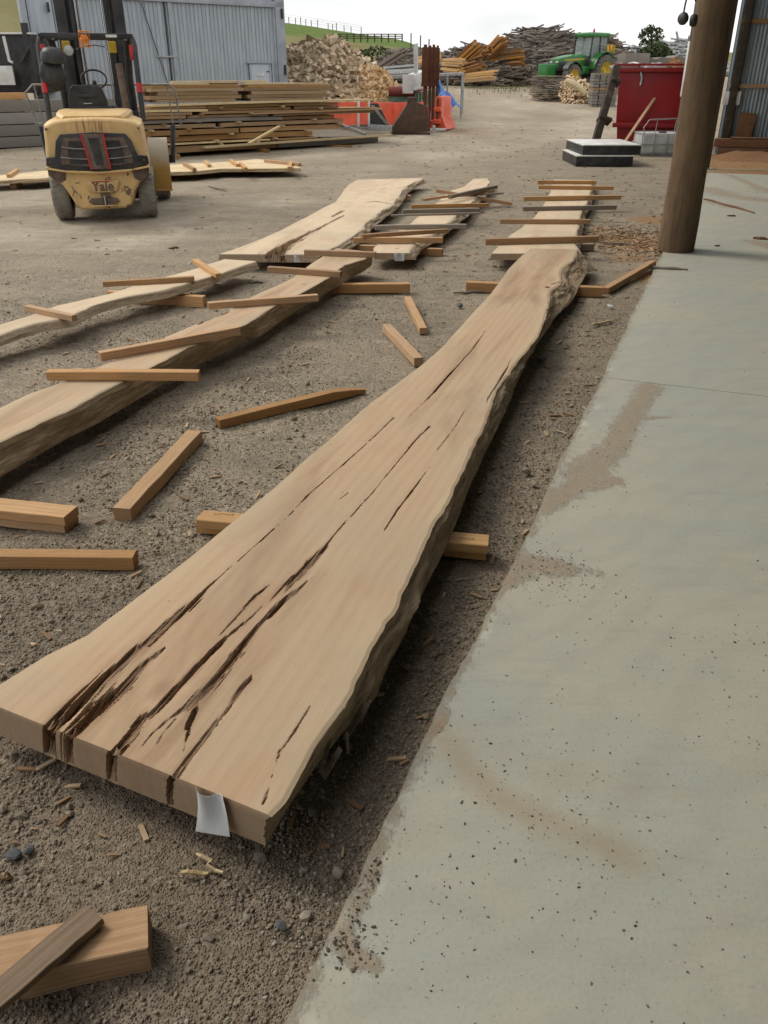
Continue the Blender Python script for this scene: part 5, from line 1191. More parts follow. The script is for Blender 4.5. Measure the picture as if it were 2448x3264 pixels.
def pp(px, wd_, name, z0=0, z1=3.45, dy=-.06, th=.05, mat='barn_trim'):
    x_ = barn_x(px)[0]; return MB().box((x_, dy, (z0 + z1) / 2), (wd_, th, z1 - z0)).build(name, MAT[mat], barn, bevel=.004)
pp(897, .32, 'end_post', 0, 5.6, -.05, .14); pp(880, .06, 'door_frame'); pp(560, .10, 'door_stile'); pp(545, .03, 'door_gap', 0, 3.45, -.045, .03, 'black')
pp(150, .85, 'end_panel', 0, 5.6, -.03, .06, 'barn'); pp(107, .16, 'end_post', 0, 5.6, -.06, .16); pp(121, .02, 'door_gap', 0, 5.4, -.068, .01, 'black'); pp(205, .06, 'door_frame')
MB().box((blen / 2, -.07, 3.48), (blen, .10, .16)).build('door_track', MAT['barn_trim'], barn, bevel=.01)
zr = barn_x(540, 181)[1]; MB().box(((barn_x(505)[0] + barn_x(572)[0]) / 2, -.08, zr), (barn_x(572)[0] - barn_x(505)[0], .04, .045)).build('door_rail', MAT['galv'], barn, bevel=.003)
a_ = barn_x(447, 10); c_ = barn_x(540, 290); MB().bar((a_[0], -.07, a_[1]), (c_[0], -.07, c_[1]), .012, .02).build('brace_cable', MAT['black'], barn)
for px, y0, y1 in ((890, 28, 60), (901, 207, 238), (145, 8, 40), (181, 210, 240)):
    x_ = barn_x(px, y0)[0]; MB().box((x_, -.15, (barn_x(px, y0)[1] + barn_x(px, y1)[1]) / 2), (.06, .05, abs(barn_x(px, y0)[1] - barn_x(px, y1)[1]))).build('hinge', MAT['black'], barn, bevel=.004)
dx0, dx1 = barn_x(790)[0], barn_x(862)[0]; dz = barn_x(820, 203)[1]
wk = MB().box(((dx0 + dx1) / 2, -.075, dz / 2), (dx1 - dx0 - .14, .03, dz)).build('small_door', MAT['barn'], barn, bevel=.004)
MB().box(((dx0 + dx1) / 2, -.10, dz + .03), (dx1 - dx0 + .1, .09, .05)).build('door_head', MAT['barn_trim'], barn, bevel=.004)
for x_ in (dx0 + .05, dx1 - .05): MB().box((x_, -.09, dz / 2), (.05, .04, dz)).build('door_jamb', MAT['barn_trim'], barn, bevel=.004)
MB().box(((dx0 + dx1) / 2, -.012, 0), (.26, .01, .085)).build('door_sign', MAT['white'], wk).location = (0, -.085, barn_x(825, 238)[1])
MB().box((0, 0, 0), (.07, .03, .03)).build('latch', MAT['black'], wk).location = (dx1 - .14, -.10, barn_x(850, 228)[1])
vd = Matrix.Rotation(-bang, 3, 'Z') @ Vector((bL.x, bL.y, 0)).normalized() * 9; vd2 = Matrix.Rotation(-bang, 3, 'Z') @ Vector((bR.x, bR.y, 0)).normalized() * 9
m = MB(); fl = [(.06, .06), (blen - .04, .06), (blen - .04 + vd2.x, vd2.y), (.06 + vd.x + .35, vd.y)]
m.prism(fl, 0, 5.5, 'XY'); m.build('barn_body', MAT['barn'], barn)
m = MB(); fl = [(-.2, -.2), (blen + .2, -.2), (blen + .2 + vd2.x, vd2.y), (-.2 + vd.x, vd.y)]; m.prism(fl, 0, .25, 'XY'); q = m.build('roof', MAT['barn'], barn); q.location = (0, 0, 5.65)

# ---------------------------------------------------------------- hill beyond the yard
crest = [(-2500, -60), (-300, -190), (0, -120), (90, -60), (400, -20), (700, 30), (900, 70), (1000, 84), (1060, 94), (1130, 105), (1200, 116), (1265, 124), (1300, 133), (1340, 150), (1380, 165), (1420, 174), (1500, 182), (1600, 206), (1800, 224), (2100, 232), (2600, 236), (5000, 238)]
def hill_top(px, r):
    py = np.interp(px, [c_[0] for c_ in crest], [c_[1] for c_ in crest]); bb = (CYP - py) / FPX
    return CAMH + (-SP + bb * CP) / (CP + bb * SP) * r
pxs = np.concatenate([np.linspace(-2500, 700, 70), np.linspace(720, 1700, 130), np.linspace(1750, 5000, 50)]); rr = np.concatenate([np.linspace(72, 175, 60), np.linspace(180, 420, 12)])
PX, RR = np.meshgrid(pxs, rr, indexing='ij'); XX = (PX - CXP) / FPX * (RR * CP - (hill_top(PX, RR) - CAMH) * SP)
top = hill_top(PX, 140); base = 2.0
sh = sstep(70, 140, RR); hz = base + (top - base) * (.50 * np.clip((RR - 78) / 40, 0, 1) ** .9 + .50 * sstep(112, 142, RR))
hz = hz - np.maximum(0, RR - 150) * .02 + (fbm(XX * .05, RR * .08, 4, 3) - .5) * .7 * sstep(75, 100, RR) * (RR < 130) - (1 - sstep(70, 80, RR)) * 2.0
top_f = hill_top(PX, 140); hz = np.minimum(hz, CAMH + (top_f - CAMH) * RR / 140)
lower = sstep(125, 123, RR)
b = NB('hill_grass'); pos = b.geo(); n1 = b.noise(pos, .12, 6, .65); n2 = b.noise(pos, 1.2, 5, .7)
g1 = b.mix(n1, (.06, .115, .022), (.12, .17, .04)); g1 = b.mix(b.ramp(n2, [(.5, 0), (.75, .6)]), g1, (.24, .22, .09))
g2_ = b.mix(n1, (.16, .145, .06), (.21, .185, .09)); g2_ = b.mix(b.ramp(n2, [(.45, 0), (.75, .6)]), g2_, (.12, .13, .045))
MAT['hill'] = b.out(b.mix(b.attr('lower'), g1, g2_), .95, None, 0, .1)
west = sstep(700, 500, PX); lower = np.maximum(lower * sstep(1330, 1240, PX), west)
tag(obj_of('hill', np_mesh('hill', np.stack([XX.ravel(), RR.ravel(), hz.ravel()], 1), grid_faces(len(pxs), len(rr)), MAT['hill'], {'lower': lower})), 'grassy hillside, fresh green above and olive-brown below', kind='structure')
def hill_z(x, y):
    px = CXP + x * FPX / (y * .87); i = np.clip(np.searchsorted(pxs, px), 0, len(pxs) - 1); j = np.clip(np.searchsorted(rr, y), 0, len(rr) - 1); return float(hz[i, j])
def hillpt(px, Y): x = (px - CXP) / FPX * Y * .87; return Vector((x, Y, hill_z(x, Y)))
fn = thing('wire_fence', 'post and wire fence running down the skyline of the green hill', 'fence', hillpt(900, 141)); prev = None
for i, px in enumerate((905, 925, 946, 962, 978, 995, 1015, 1048, 1062, 1074, 1098, 1120, 1152)):
    p = hillpt(px, 141) - fn.location; MB().box(p + Vector((0, 0, .40)), (.10, .10, 1.2 if i % 3 == 0 else .85)).build('fence_post', MAT['dark_timber'], fn)
    if prev: 
        for h_ in (.45, .8, 1.1): MB().bar(prev + Vector((0, 0, h_)), p + Vector((0, 0, h_)), .018, .018).build('wire', MAT['steel'], fn)
    prev = p
rfn = thing('rail_fence', 'post and rail stockyard fence on the shoulder of the hill', 'fence', hillpt(1050, 118)); prev = None
zf = lambda px: W(px, 117, 118).z
for i, px in enumerate(range(1040, 1290, 22)):
    p = W(px, 122, 118); p.z -= .1; MB().box(p - rfn.location + Vector((0, 0, .12)), (.16, .12, .95)).build('fence_post', MAT['dark_timber'], rfn)
    if prev and px > 1075:
        for h_ in (.10, .32, .54): MB().bar(prev + Vector((0, 0, h_)), p - rfn.location + Vector((0, 0, h_)), .06, .10).build('rail', MAT['dark_timber'], rfn)
    prev = p - rfn.location
for i, (px, py, Y) in enumerate(((1310, 140, 120), (1340, 148, 118), (1367, 160, 116))):
    p = W(px, py, Y); q = MB().box((0, 0, .2), (.14, .14, 2.0)).build('fence_post', MAT['dark_timber'], None); q.location = p; tag(q, ('lone fence post just past the stockyard fence', 'middle lone fence post on the slope of the hill', 'lowest lone fence post on the slope of the hill')[i], 'fence post')

# ---------------------------------------------------------------- foliage helper
def foliage(name, blobs, n, leaf, mat, parent=None, seed=1):
    R_ = np.random.RandomState(seed); per = np.array([b_[3] ** 2 for b_ in blobs]); per = (per / per.sum() * n).astype(int); C_ = []
    for (x, y, z, r, sz), k in zip(blobs, per):
        v = R_.normal(size=(k, 3)); v /= np.linalg.norm(v, axis=1)[:, None]; v *= (r * R_.uniform(.45, 1.05, k) ** .5)[:, None]; v[:, 2] *= sz; C_.append(v + (x, y, z))
    C_ = np.vstack(C_); k = len(C_); A_ = R_.normal(size=(k, 3)); A_ /= np.linalg.norm(A_, axis=1)[:, None]; B_ = np.cross(A_, R_.normal(size=(k, 3))); B_ /= np.linalg.norm(B_, axis=1)[:, None]
    s_ = leaf * R_.uniform(.6, 1.4, (k, 1)); V = np.stack([C_ - A_ * s_, C_ + B_ * s_ * .5, C_ + A_ * s_, C_ - B_ * s_ * .5], 1).reshape(-1, 3)
    return obj_of(name, np_mesh(name, V, np.arange(4 * k).reshape(-1, 4), MAT[mat], smooth=False), parent)
p = W(1250, 200, 62); bs = thing('dark_bush', 'dark green rounded bushes behind the firewood heap', 'bush', (p.x, p.y, gz(0, 62)))
foliage('foliage', [(-2.2, 0, .9, 1.0, .8), (-1.0, 0, 1.0, 1.2, .8), (.1, .5, .6, 1.1, .8), (1.1, 0, .1, 1.0, .8), (-3.0, 0, .2, 1.0, .8), (0, 0, -.2, 1.6, .5)], 3600, .14, 'leaf', bs, 5)
MB().tube([(-1, 0, -1), (-.9, 0, .4)], .1, 6).build('stem', MAT['trunk'], bs)
tp = W(2078, 150, 95); tr = thing('open_tree', 'small open-crowned tree standing up behind the log heaps', 'tree', (tp.x, tp.y, 1.0)); hb_ = tp.z - 1.0
def tpx(px, py): q = W(px, py, 95); return (q.x - tp.x, q.z - 1.0)
trunk = MB(); trunk.tube([(0, 0, 0), (0, 0, hb_ * .7), (*[tpx(2078, 140)[0], 0], tpx(2078, 140)[1])], [.28, .2, .13], 8); blobs = []
for (px, py, r) in ((2050, 108, .42), (2062, 100, .55), (2073, 92, .5), (2082, 104, .6), (2095, 98, .42), (2100, 118, .5), (2086, 125, .6), (2066, 128, .6), (2055, 140, .5), (2078, 84, .25), (2098, 135, .45), (2044, 118, .3), (2075, 145, .7)):
    x_, z_ = tpx(px, py); yy = random.uniform(-.8, .8); trunk.tube([(0, 0, hb_ * .85), (x_ * .5, yy * .5, (hb_ * .85 + z_) / 2 + .2), (x_, yy, z_)], [.10, .06, .03], 5); blobs.append((x_, yy, z_, r, .7))
trunk.build('trunk', MAT['trunk'], tr); foliage('crown', blobs, 950, .14, 'leaf', tr, 9)
p = W(2095, 165, 66); b2 = thing('green_shrub', 'olive green shrub between log heaps below the open tree', 'shrub', (p.x, p.y, 1.2)); foliage('foliage', [(0, 0, p.z - 1.2, .8, .8), (-.7, 0, p.z - 1.5, .8, .8), (.6, 0, p.z - 1.6, .7, .8)], 1800, .12, 'leaf', b2, 12)
MB().tube([(0, 0, 0), (0, 0, 1)], .08, 6).build('stem', MAT['trunk'], b2)

# ---------------------------------------------------------------- heaps
def heap_core(name, prof, Y, thick, mat, label, base_y=None, rough=.25, seed=1):
    """Heap: ridge line given by pixels at distance Y, sloping to the ground front and back."""
    pxs_ = np.linspace(prof[0][0], prof[-1][0], 70); tops = np.interp(pxs_, [p_[0] for p_ in prof], [p_[1] for p_ in prof])
    R_ = [W(px, py, Y) for px, py in zip(pxs_, tops)]; v_ = np.linspace(-1, 1, 31); V = []
    for i, r_ in enumerate(R_):
        g_ = gz(r_.x, Y) - .3; H_ = max(.05, r_.z - g_ - .15)
        for q in v_: V.append((r_.x, Y + q * thick * (.6 + .4 * math.sin(i / 69 * math.pi)), g_ + H_ * max(0, 1 - abs(q)) ** .75))
    V = np.array(V); n_ = fbm(V[:, 0] * 1.3 + 7, V[:, 1] * 1.3 + V[:, 2], 4, seed) - .5; V[:, 2] += n_ * rough * np.clip((V[:, 2] - .5), 0, 1); V[:, 1] += (fbm(V[:, 0] * 2, V[:, 2] * 2, 3, seed + 2) - .5) * rough * 2
    def top_at(x, v):
        xs_ = [r_.x for r_ in R_]; i = int(np.clip(np.searchsorted(xs_, x), 0, 69)); r_ = R_[i]; g_ = gz(r_.x, Y); H_ = r_.z - g_; return Vector((x, Y + v * thick * (.6 + .4 * math.sin(i / 69 * math.pi)), g_ + H_ * max(0, 1 - abs(v)) ** .75))
    return V, grid_faces(70, 31), (R_[0].x, R_[-1].x), top_at
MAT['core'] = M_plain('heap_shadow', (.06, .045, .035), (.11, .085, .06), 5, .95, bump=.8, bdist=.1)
def billet_mesh(r_, mat):
    L = r_.uniform(.30, .52); w = r_.uniform(.065, .12); m = MB(); k = r_.choice((3, 4, 4)); poly = [(w * math.cos(2 * math.pi * i / k + r_.uniform(-.4, .4)), w * .8 * math.sin(2 * math.pi * i / k + r_.uniform(-.4, .4))) for i in range(k)]
    m.loft([[(-L / 2 + r_.uniform(-.01, .01), y, z) for y, z in poly], [(L / 2 + r_.uniform(-.01, .01), y * r_.uniform(.8, 1), z) for y, z in poly]]); return m.mesh('billet', MAT[mat])
def firewood(prof, Y, thick, mat, nthing, nstuff, label, grp, seed, sc=1.0):
    V, F, (xa, xb), top_at = heap_core('c', prof, Y, thick, 'core', '', seed=seed); r_ = random.Random(seed); protos = [billet_mesh(r_, mat) for _ in range(12)]; items = []
    for _ in range(nthing + nstuff):
        x = r_.uniform(xa, xb); v = -1 + 1.25 * r_.random() ** .85; v = min(v, .25); p = top_at(x, v); z0 = gz(x, Y)
        if p.z - z0 < .05: p.z += .03
        p.z += r_.uniform(-.06, .10); items.append((p, Matrix.Rotation(r_.uniform(0, 6.28), 3, 'Z') @ Matrix.Rotation(r_.gauss(0, .55), 3, 'Y') @ Matrix.Rotation(r_.uniform(0, 6.28), 3, 'X'), r_.randrange(12), sc * r_.uniform(.8, 1.25)))
    items.sort(key=lambda t: t[0].y)
    step = max(1, len(items) // nthing); chosen = items[:int(nthing * 1.6)]; r_.shuffle(chosen); ids = set(id(t) for t in chosen[:nthing])
    vs, fs = [tuple(v) for v in V], [tuple(f) for f in F]; k = 0
    m = MB()
    for t in items:
        p, R_, j, s = t
        if id(t) in ids:
            o = obj_of('firewood_billet', protos[j], None, p); o.rotation_euler = R_.to_euler(); o.scale = (s, s, s); tag(o, label, 'firewood', grp)
        else:
            me = protos[j]; m.add([p + R_ @ (v.co * s) for v in me.vertices], [tuple(f.vertices) for f in me.polygons])
    o = m.build('firewood_mass', MAT[mat]); tag(o, 'rest of the ' + grp, kind='stuff')
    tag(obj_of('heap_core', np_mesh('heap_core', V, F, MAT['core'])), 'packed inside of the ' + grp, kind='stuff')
firewood([(868, 215), (890, 190), (907, 172), (937, 158), (972, 152), (999, 137), (1027, 146), (1054, 133), (1093, 139), (1109, 165), (1134, 183), (1173, 208), (1200, 240), (1235, 300), (1250, 330)], 34, 2.6, 'grey_fire', 150, 1900,
         'split grey firewood billet somewhere on the big weathered heap', 'big weathered firewood heap', 4, 1.12)
firewood([(1030, 330), (1070, 300), (1100, 262), (1130, 236), (1173, 222), (1205, 234), (1237, 254), (1258, 275), (1272, 310)], 33.2, 1.5, 'orange_fire', 150, 1500,
         'freshly split orange firewood billet on the smaller heap', 'smaller orange firewood heap', 8, .85)
def stick_heap(prof, Y, thick, mat, n, label, seed, L=(.9, 2.0), spread=.45, yawc=0.0, w=(.06, .16)):
    V, F, (xa, xb), top_at = heap_core('c', prof, Y, thick, 'core', '', rough=.5, seed=seed); r_ = random.Random(seed); m = MB()
    cl = [(r_.uniform(xa, xb), r_.uniform(-.9, .1), r_.gauss(yawc, spread), r_.gauss(0, .12)) for _ in range(max(4, n // 22))]
    for i in range(n):
        cx, cv, yaw, pit = cl[i % len(cl)]; p = top_at(min(xb, max(xa, r_.gauss(cx, .9))), max(-.98, min(.2, r_.gauss(cv, .22)))); p.z += r_.uniform(-.22, .10)
        yw = yaw + r_.gauss(0, .16); pt_ = pit + r_.gauss(0, .10); l_ = r_.uniform(*L); d = Vector((math.cos(yw) * math.cos(pt_), math.sin(yw) * math.cos(pt_), math.sin(pt_))) * l_ / 2
        ww = r_.uniform(*w); bend = Vector((0, 0, r_.uniform(-.06, .06)))
        m.bar(p - d, p + bend, ww, ww * .6); m.bar(p + bend, p + d, ww * .9, ww * .5)
    o = m.build('offcut_heap', MAT[mat]); tag(o, label, kind='stuff')
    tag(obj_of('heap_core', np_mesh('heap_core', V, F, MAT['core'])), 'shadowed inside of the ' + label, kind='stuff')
stick_heap([(1175, 262), (1200, 228), (1235, 200), (1262, 172), (1300, 160), (1345, 162), (1380, 175), (1420, 180), (1470, 158), (1510, 148), (1560, 148), (1600, 145), (1640, 150), (1660, 230)], 60, 3.5, 'offcut', 1300, 'long heap of grey and brown timber offcuts behind the barriers', 21)
stick_heap([(1560, 230), (1600, 165), (1640, 128), (1680, 106), (1710, 94), (1745, 92), (1770, 98), (1800, 112), (1840, 118), (1880, 128), (1900, 160), (1920, 235)], 64, 5, 'offcut', 2200, 'tall heap of grey slab offcuts behind the green tractor', 22, (1.0, 2.6), .35)
stick_heap([(1880, 160), (1895, 128), (1915, 108), (1930, 112), (1945, 140), (1975, 165), (2000, 200), (2020, 240)], 58, 3, 'offcut', 900, 'steep heap of grey offcuts beside the tractor cab', 23)
stick_heap([(1960, 190), (1985, 150), (2010, 150), (2060, 158), (2120, 150), (2150, 138), (2190, 128), (2230, 135), (2300, 170)], 70, 4, 'silver', 600, 'pale tangled heap of bleached branches behind the red skip', 24, (1.0, 3), .9)
stick_heap([(1420, 235), (1470, 190), (1520, 178), (1560, 172), (1620, 182), (1660, 215), (1690, 262)], 55, 2.2, 'offcut', 900, 'low dark heap of offcuts under the orange bundles', 25)
def bundle(pa, pb, Y, n, rad, mat, label, L=None, grp='orange bundles of slab offcuts'):
    a, c = W(*pa, Y), W(*pb, Y - .4); t = thing('offcut_bundle', label, 'wood bundle', (a + c) / 2, 0, grp); r_ = random.Random(pa[0]); ax = (c - a).normalized(); ux = ax.cross(Vector((0, 1, 0))).normalized(); uy = ax.cross(ux); h_ = (c - a) / 2
    for i in range(n):
        rr_ = rad * math.sqrt(r_.random()); g_ = r_.uniform(0, 6.28); o_ = ux * rr_ * math.cos(g_) + uy * rr_ * math.sin(g_); e = r_.uniform(-.15, .15)
        MB().bar(-h_ + o_ * .85 + ax * e, h_ + o_ * 1.0 + ax * (e + r_.uniform(-.15, .15)), r_.uniform(.08, .15), r_.uniform(.06, .10)).build('offcut_stick', MAT[mat], t)
bundle((1445, 215), (1522, 145), 52, 44, .42, 'offcut_orange', 'steeply propped orange bundle of offcuts, ends fanned upward')
bundle((1418, 208), (1472, 212), 51, 34, .40, 'orange_fire', 'bright yellow bundle lying level behind the metal frame')
bundle((1562, 170), (1605, 128), 54, 36, .38, 'offcut_orange', 'rusty orange bundle tilted up against the tall grey heap')
bundle((1560, 195), (1665, 182), 54.5, 50, .5, 'offcut_orange', 'long orange bundle lying against the tall grey heap')
bundle((1470, 225), (1535, 205), 52, 40, .5, 'offcut_orange', 'brownish bundle of split offcuts under the steep one')
bundle((1480, 250), (1575, 240), 51, 22, .25, 'orange_fire', 'thin loose bundle of pale offcuts at the heap foot')
bundle((1540, 180), (1555, 160), 53.5, 26, .35, 'offcut_orange', 'short dark orange bundle wedged between two propped ones')
bundle((1195, 225), (1290, 165), 56, 26, .28, 'offcut', 'grey bundle of long slats slanting up the offcut heap', grp='grey bundles of offcuts')
bundle((1230, 230), (1330, 225), 54, 30, .35, 'silver', 'pale grey bundle low on the offcut heap behind the bin', grp='grey bundles of offcuts')
bundle((1330, 200), (1400, 185), 54, 24, .3, 'orange_fire', 'tan bundle behind the rusty posts', grp='grey bundles of offcuts')

# ---------------------------------------------------------------- timber stack: every board a thing
S0 = Vector((-6.3, 18.7, 0)); SE = Vector((-.16, 23.44, 0)); sdv = (SE - S0).normalized(); sn = Vector((-sdv.y, sdv.x, 0)); sang = math.atan2(sdv.y, sdv.x)
def s_of(px, z):
    k = (px - CXP) / FPX; A = S0.x - k * (S0.y * CP + (CAMH - z) * SP); B = k * sdv.y * CP - sdv.x; return A / B
def z_of(s, py):
    Y = S0.y + sdv.y * s; return CAMH - Y * math.tan(PITCH - math.atan((CYP - py) / FPX)) if False else W(CXP, py, Y).z
rb = random.Random(3)
def board(pa, pb, y0, y1, off, dep, mat, label, name='stack_board', wob=.0, pyb=None):
    """A board on the stack's front: its ends and top and bottom edges as seen, off metres back from the front."""
    o_ = S0 + sn * off
    za = .8; sa, sb = s_of(pa, za), s_of(pb, za)
    zt0, zb0 = z_of(sa, y0), z_of(sa, y1)
    y0b, y1b = pyb if pyb else (y0, y1)
    zt1, zb1 = z_of(sb, y0b), z_of(sb, y1b)
    h = max(.025, zt0 - zb0); L = sb - sa
    q = bpy.data.objects.new(name, stick_mesh(L, dep, h, int(pa * 3 + y0 * 7) % 991, False, mat)); COL.objects.link(q)
    m_ = (sa + sb) / 2; q.location = o_ + sdv * m_ + sn * dep / 2 + Vector((0, 0, (zb0 + zb1) / 2)); q.rotation_euler = (0, -math.atan2(zb1 - zb0, L), sang)
    return tag(q, label, 'board', 'boards of the big timber stack')
def zy(px, z):
    """Picture row at which height z shows on the stack's front at column px."""
    s = s_of(px, z); Y = S0.y + sdv.y * s; up = Y * SP + (z - CAMH) * CP; zc = Y * CP - (z - CAMH) * SP; return CYP - FPX * up / zc
def zboard(pa, pb, z0, z1, off, dep, mat, label, tilt=0, **k):
    s0_, s1_ = s_of(pa, (z0 + z1) / 2), s_of(pb, (z0 + z1) / 2); L = s1_ - s0_
    q = bpy.data.objects.new('stack_board', stick_mesh(L, dep, z1 - z0, int(abs(pa * 3 + z0 * 700)) % 991, False, mat)); COL.objects.link(q)
    q.location = S0 + sn * (off + dep / 2) + sdv * (s0_ + L / 2) + Vector((0, 0, z0)); q.rotation_euler = (0, -tilt, sang)
    return tag(q, label, 'board', 'boards of the big timber stack')
layers = [  # z0, z1, [(px a, px b, material, set back)], words
    (.09, .22, [(330, 880, 'board', 0), (885, 1205, 'old_grey', .02)], 'bottom layer'),
    (.25, .285, [(380, 860, 'board_pale', -.05), (870, 1010, 'board', 0)], 'thin layer just above the bottom'),
    (.31, .42, [(340, 1000, 'board', .05)], 'second thick layer'),
    (.45, .55, [(335, 760, 'board', 0), (770, 1090, 'board', .05)], 'third thick layer'),
    (.585, .665, [(330, 690, 'board_grey', .03), (705, 1095, 'board', .0)], 'layer with the leaning stick'),
    (.69, .76, [(345, 900, 'old_grey', .0), (905, 1070, 'board_grey', .06)], 'dark bark-edged layer'),
    (.78, .84, [(340, 590, 'board', -.03), (600, 860, 'board', .04), (870, 1190, 'board_grey', 0)], 'layer of short boards'),
    (.855, .905, [(345, 610, 'board', -.04), (640, 960, 'board', 0), (965, 1215, 'board', .02)], 'layer under the pale boards'),
    (.915, .965, [(350, 660, 'board_pale', -.02), (665, 930, 'board', .05), (940, 1080, 'board', .0)], 'layer of mixed boards'),
    (.975, 1.035, [(340, 655, 'board', -.02), (660, 1080, 'board_grey', .03)], 'layer beneath the long pale board')]
for z0, z1, row, words_ in layers:
    for j, (pa, pb, mt, off) in enumerate(row):
        which = ('near half', 'far half', 'end piece')[j] if len(row) > 1 else 'full length'
        zboard(pa, pb, z0, z1, off + rb.uniform(-.02, .02), rb.uniform(.38, .5), mt, f'board in the {words_}, big stack, {which}', rb.uniform(-.004, .004))
        zboard(pa + rb.uniform(-8, 20), pb - rb.uniform(0, 40), z0, z1 - .006, off + .55, .5, mt, f'board behind the {which} of the {words_}, big stack')
q = zboard(478, 1185, 1.045, 1.085, -.06, .30, 'board_pale', 'long pale yellow board reaching out beyond the big timber stack', .006)
q = zboard(800, 1215, .84, .87, -.10, .18, 'board', 'brown board sticking out past the stack towards the orange barriers', .008)
q = zboard(640, 1235, .20, .24, -.22, .16, 'board_pale', 'yellowish board jutting out low at the far end of the stack', .013)
# two neat packs on top
for (pa, pb, lab) in ((486, 776, 'near top pack'), (790, 1064, 'far top pack')):
    z = 1.10; w_ = pb - pa
    for k, (da, db, hh_, mt) in enumerate(((14, -18, .06, 'board_grey'), (4, 0, .075, 'board_grey'), (22, -12, .075, 'board_grey'), (0, 4, .07, 'board_grey'), (8, -4, .06, 'board'))):
        for d_ in range(3):
            zboard(pa + da + rb.uniform(-6, 6), pb + db + rb.uniform(-6, 6), z, z + hh_ - .004, .12 + d_ * .27, .26, mt, f'{("lowest", "second", "third", "fourth", "uppermost")[k]} full board of the {lab}, {("front row", "middle row", "back row")[d_]}')
        z += hh_
    for (da, db, off, lb) in ((w_ * .02, -w_ * .35, .12, 'front'), (w_ * .3, w_ * .03, .40, 'back')):
        zboard(pa + da, pb + db, z, z + .035, off, .22, 'board_pale', f'pale loose board on top of the {lab}, {lb} edge')
zboard(575, 876, z + .035, z + .085, .35, .20, 'board_pale', 'highest pale board, laid across both top packs', .004)
r_ = random.Random(6)
for k, (px, z) in enumerate(((545, .21), (700, .215), (820, .22), (1040, .22), (880, .285), (690, .29), (560, .42), (735, .42), (980, .42), (600, .55), (900, .55), (1080, .55), (520, .665), (760, .665), (1000, .665), (640, .84), (800, .84), (1020, .905), (700, .965), (900, .965), (480, .55), (470, .42), (420, .22))):
    s = s_of(px, z); o = bpy.data.objects.new('stack_spacer', stick_mesh(1.1, .07, .032, k, False, 'board_pale' if k % 3 else 'board')); COL.objects.link(o)
    o.location = S0 + sdv * s + sn * .46 + Vector((0, 0, z)); o.rotation_euler = (0, 0, sang + math.pi / 2 + r_.uniform(-.05, .05))
    tag(o, f'{("pale" if k % 3 else "brown")} spacer stick end {("by the forklift", "just past the forklift", "a third along", "before the middle", "at the middle", "after the middle", "two thirds along", "towards the far end", "at the far end")[min(8, max(0, int((px - 420) / 75)))]}, {round(z * 100)} centimetres up the big stack', 'spacer stick', 'spacer sticks in the big stack')
for i, px in enumerate((345, 545, 830, 1045)):
    s = s_of(px, .03); o = bpy.data.objects.new('ground_bearer', stick_mesh(1.7 if i != 3 else 1.5, .1, .09, i, False, 'board')); COL.objects.link(o); o.location = S0 + sdv * s + sn * (.48 if i != 3 else .15); o.rotation_euler = (0, 0, sang + math.pi / 2 + (0 if i != 3 else .5))
    tag(o, ('bearer under the big stack behind the forklift', 'bearer end under the big stack above the long pale slab', 'bearer under the middle of the big stack', 'bearer end sticking far out under the far end of the big stack')[i], 'timber bearer')
a, c = W(793, 458, 19.9), W(890, 403, 20.9); q = MB(); q.bar(a, c, .07, .04); tag(q.build('leaning_stick', MAT['board_pale'], off=(a + c) / 2), 'pale stick leaning diagonally across the face of the big timber stack', 'stick')

# low pale slab in front of the stack with its sticks
Slab('live_edge_slab', 'long pale yellow slab low on the ground between forklift and timber stack', 'slab_yellow', .15, .06,
     [(-60, 562), (10, 558), (135, 545), (330, 537), (520, 526), (620, 520), (725, 516), (818, 507), (905, 515), (950, 527)],
     [(-60, 578), (7, 573), (142, 566), (330, 553), (524, 548), (620, 545), (700, 537), (800, 536), (900, 535), (958, 534)],
     None, flare=.03, lflare=.02, nu=120, nv=30, ns=6, rough=.012, seed=77, cracks=[cr((700, 527, .02), (800, 522, .04), (900, 523, .01))])
gY = 'sticks on the long yellow slab'
for i, (a, c, lb, mt) in enumerate((((587, 518), (620, 536), 'orange-ended stick crossing the yellow slab next to the forklift', 'stick'), ((654, 510), (667, 524), 'small stick standing at an angle, second from the forklift', 'pine'),
        ((736, 508), (758, 523), 'third stick over the yellow slab', 'pine'), ((766, 517), (784, 534), 'fourth stick over the yellow slab, orange', 'pine'), ((845, 508), (956, 520), 'long stick lying lengthwise on the far end of the yellow slab', 'stick'),
        ((926, 512), (922, 532), 'pale stub across the tip of the yellow slab', 'pine'), ((54, 538), (26, 556), 'pale stick on the yellow slab on the other side of the forklift', 'pine'))):
    S_(N_, a, c, .15, .06, .05, lb, mt, group=gY)
S_(N_, (40, 585), (62, 575), -.005, .09, .08, 'stub of a bearer under the yellow slab near the picture edge', 'pine', group=gY)

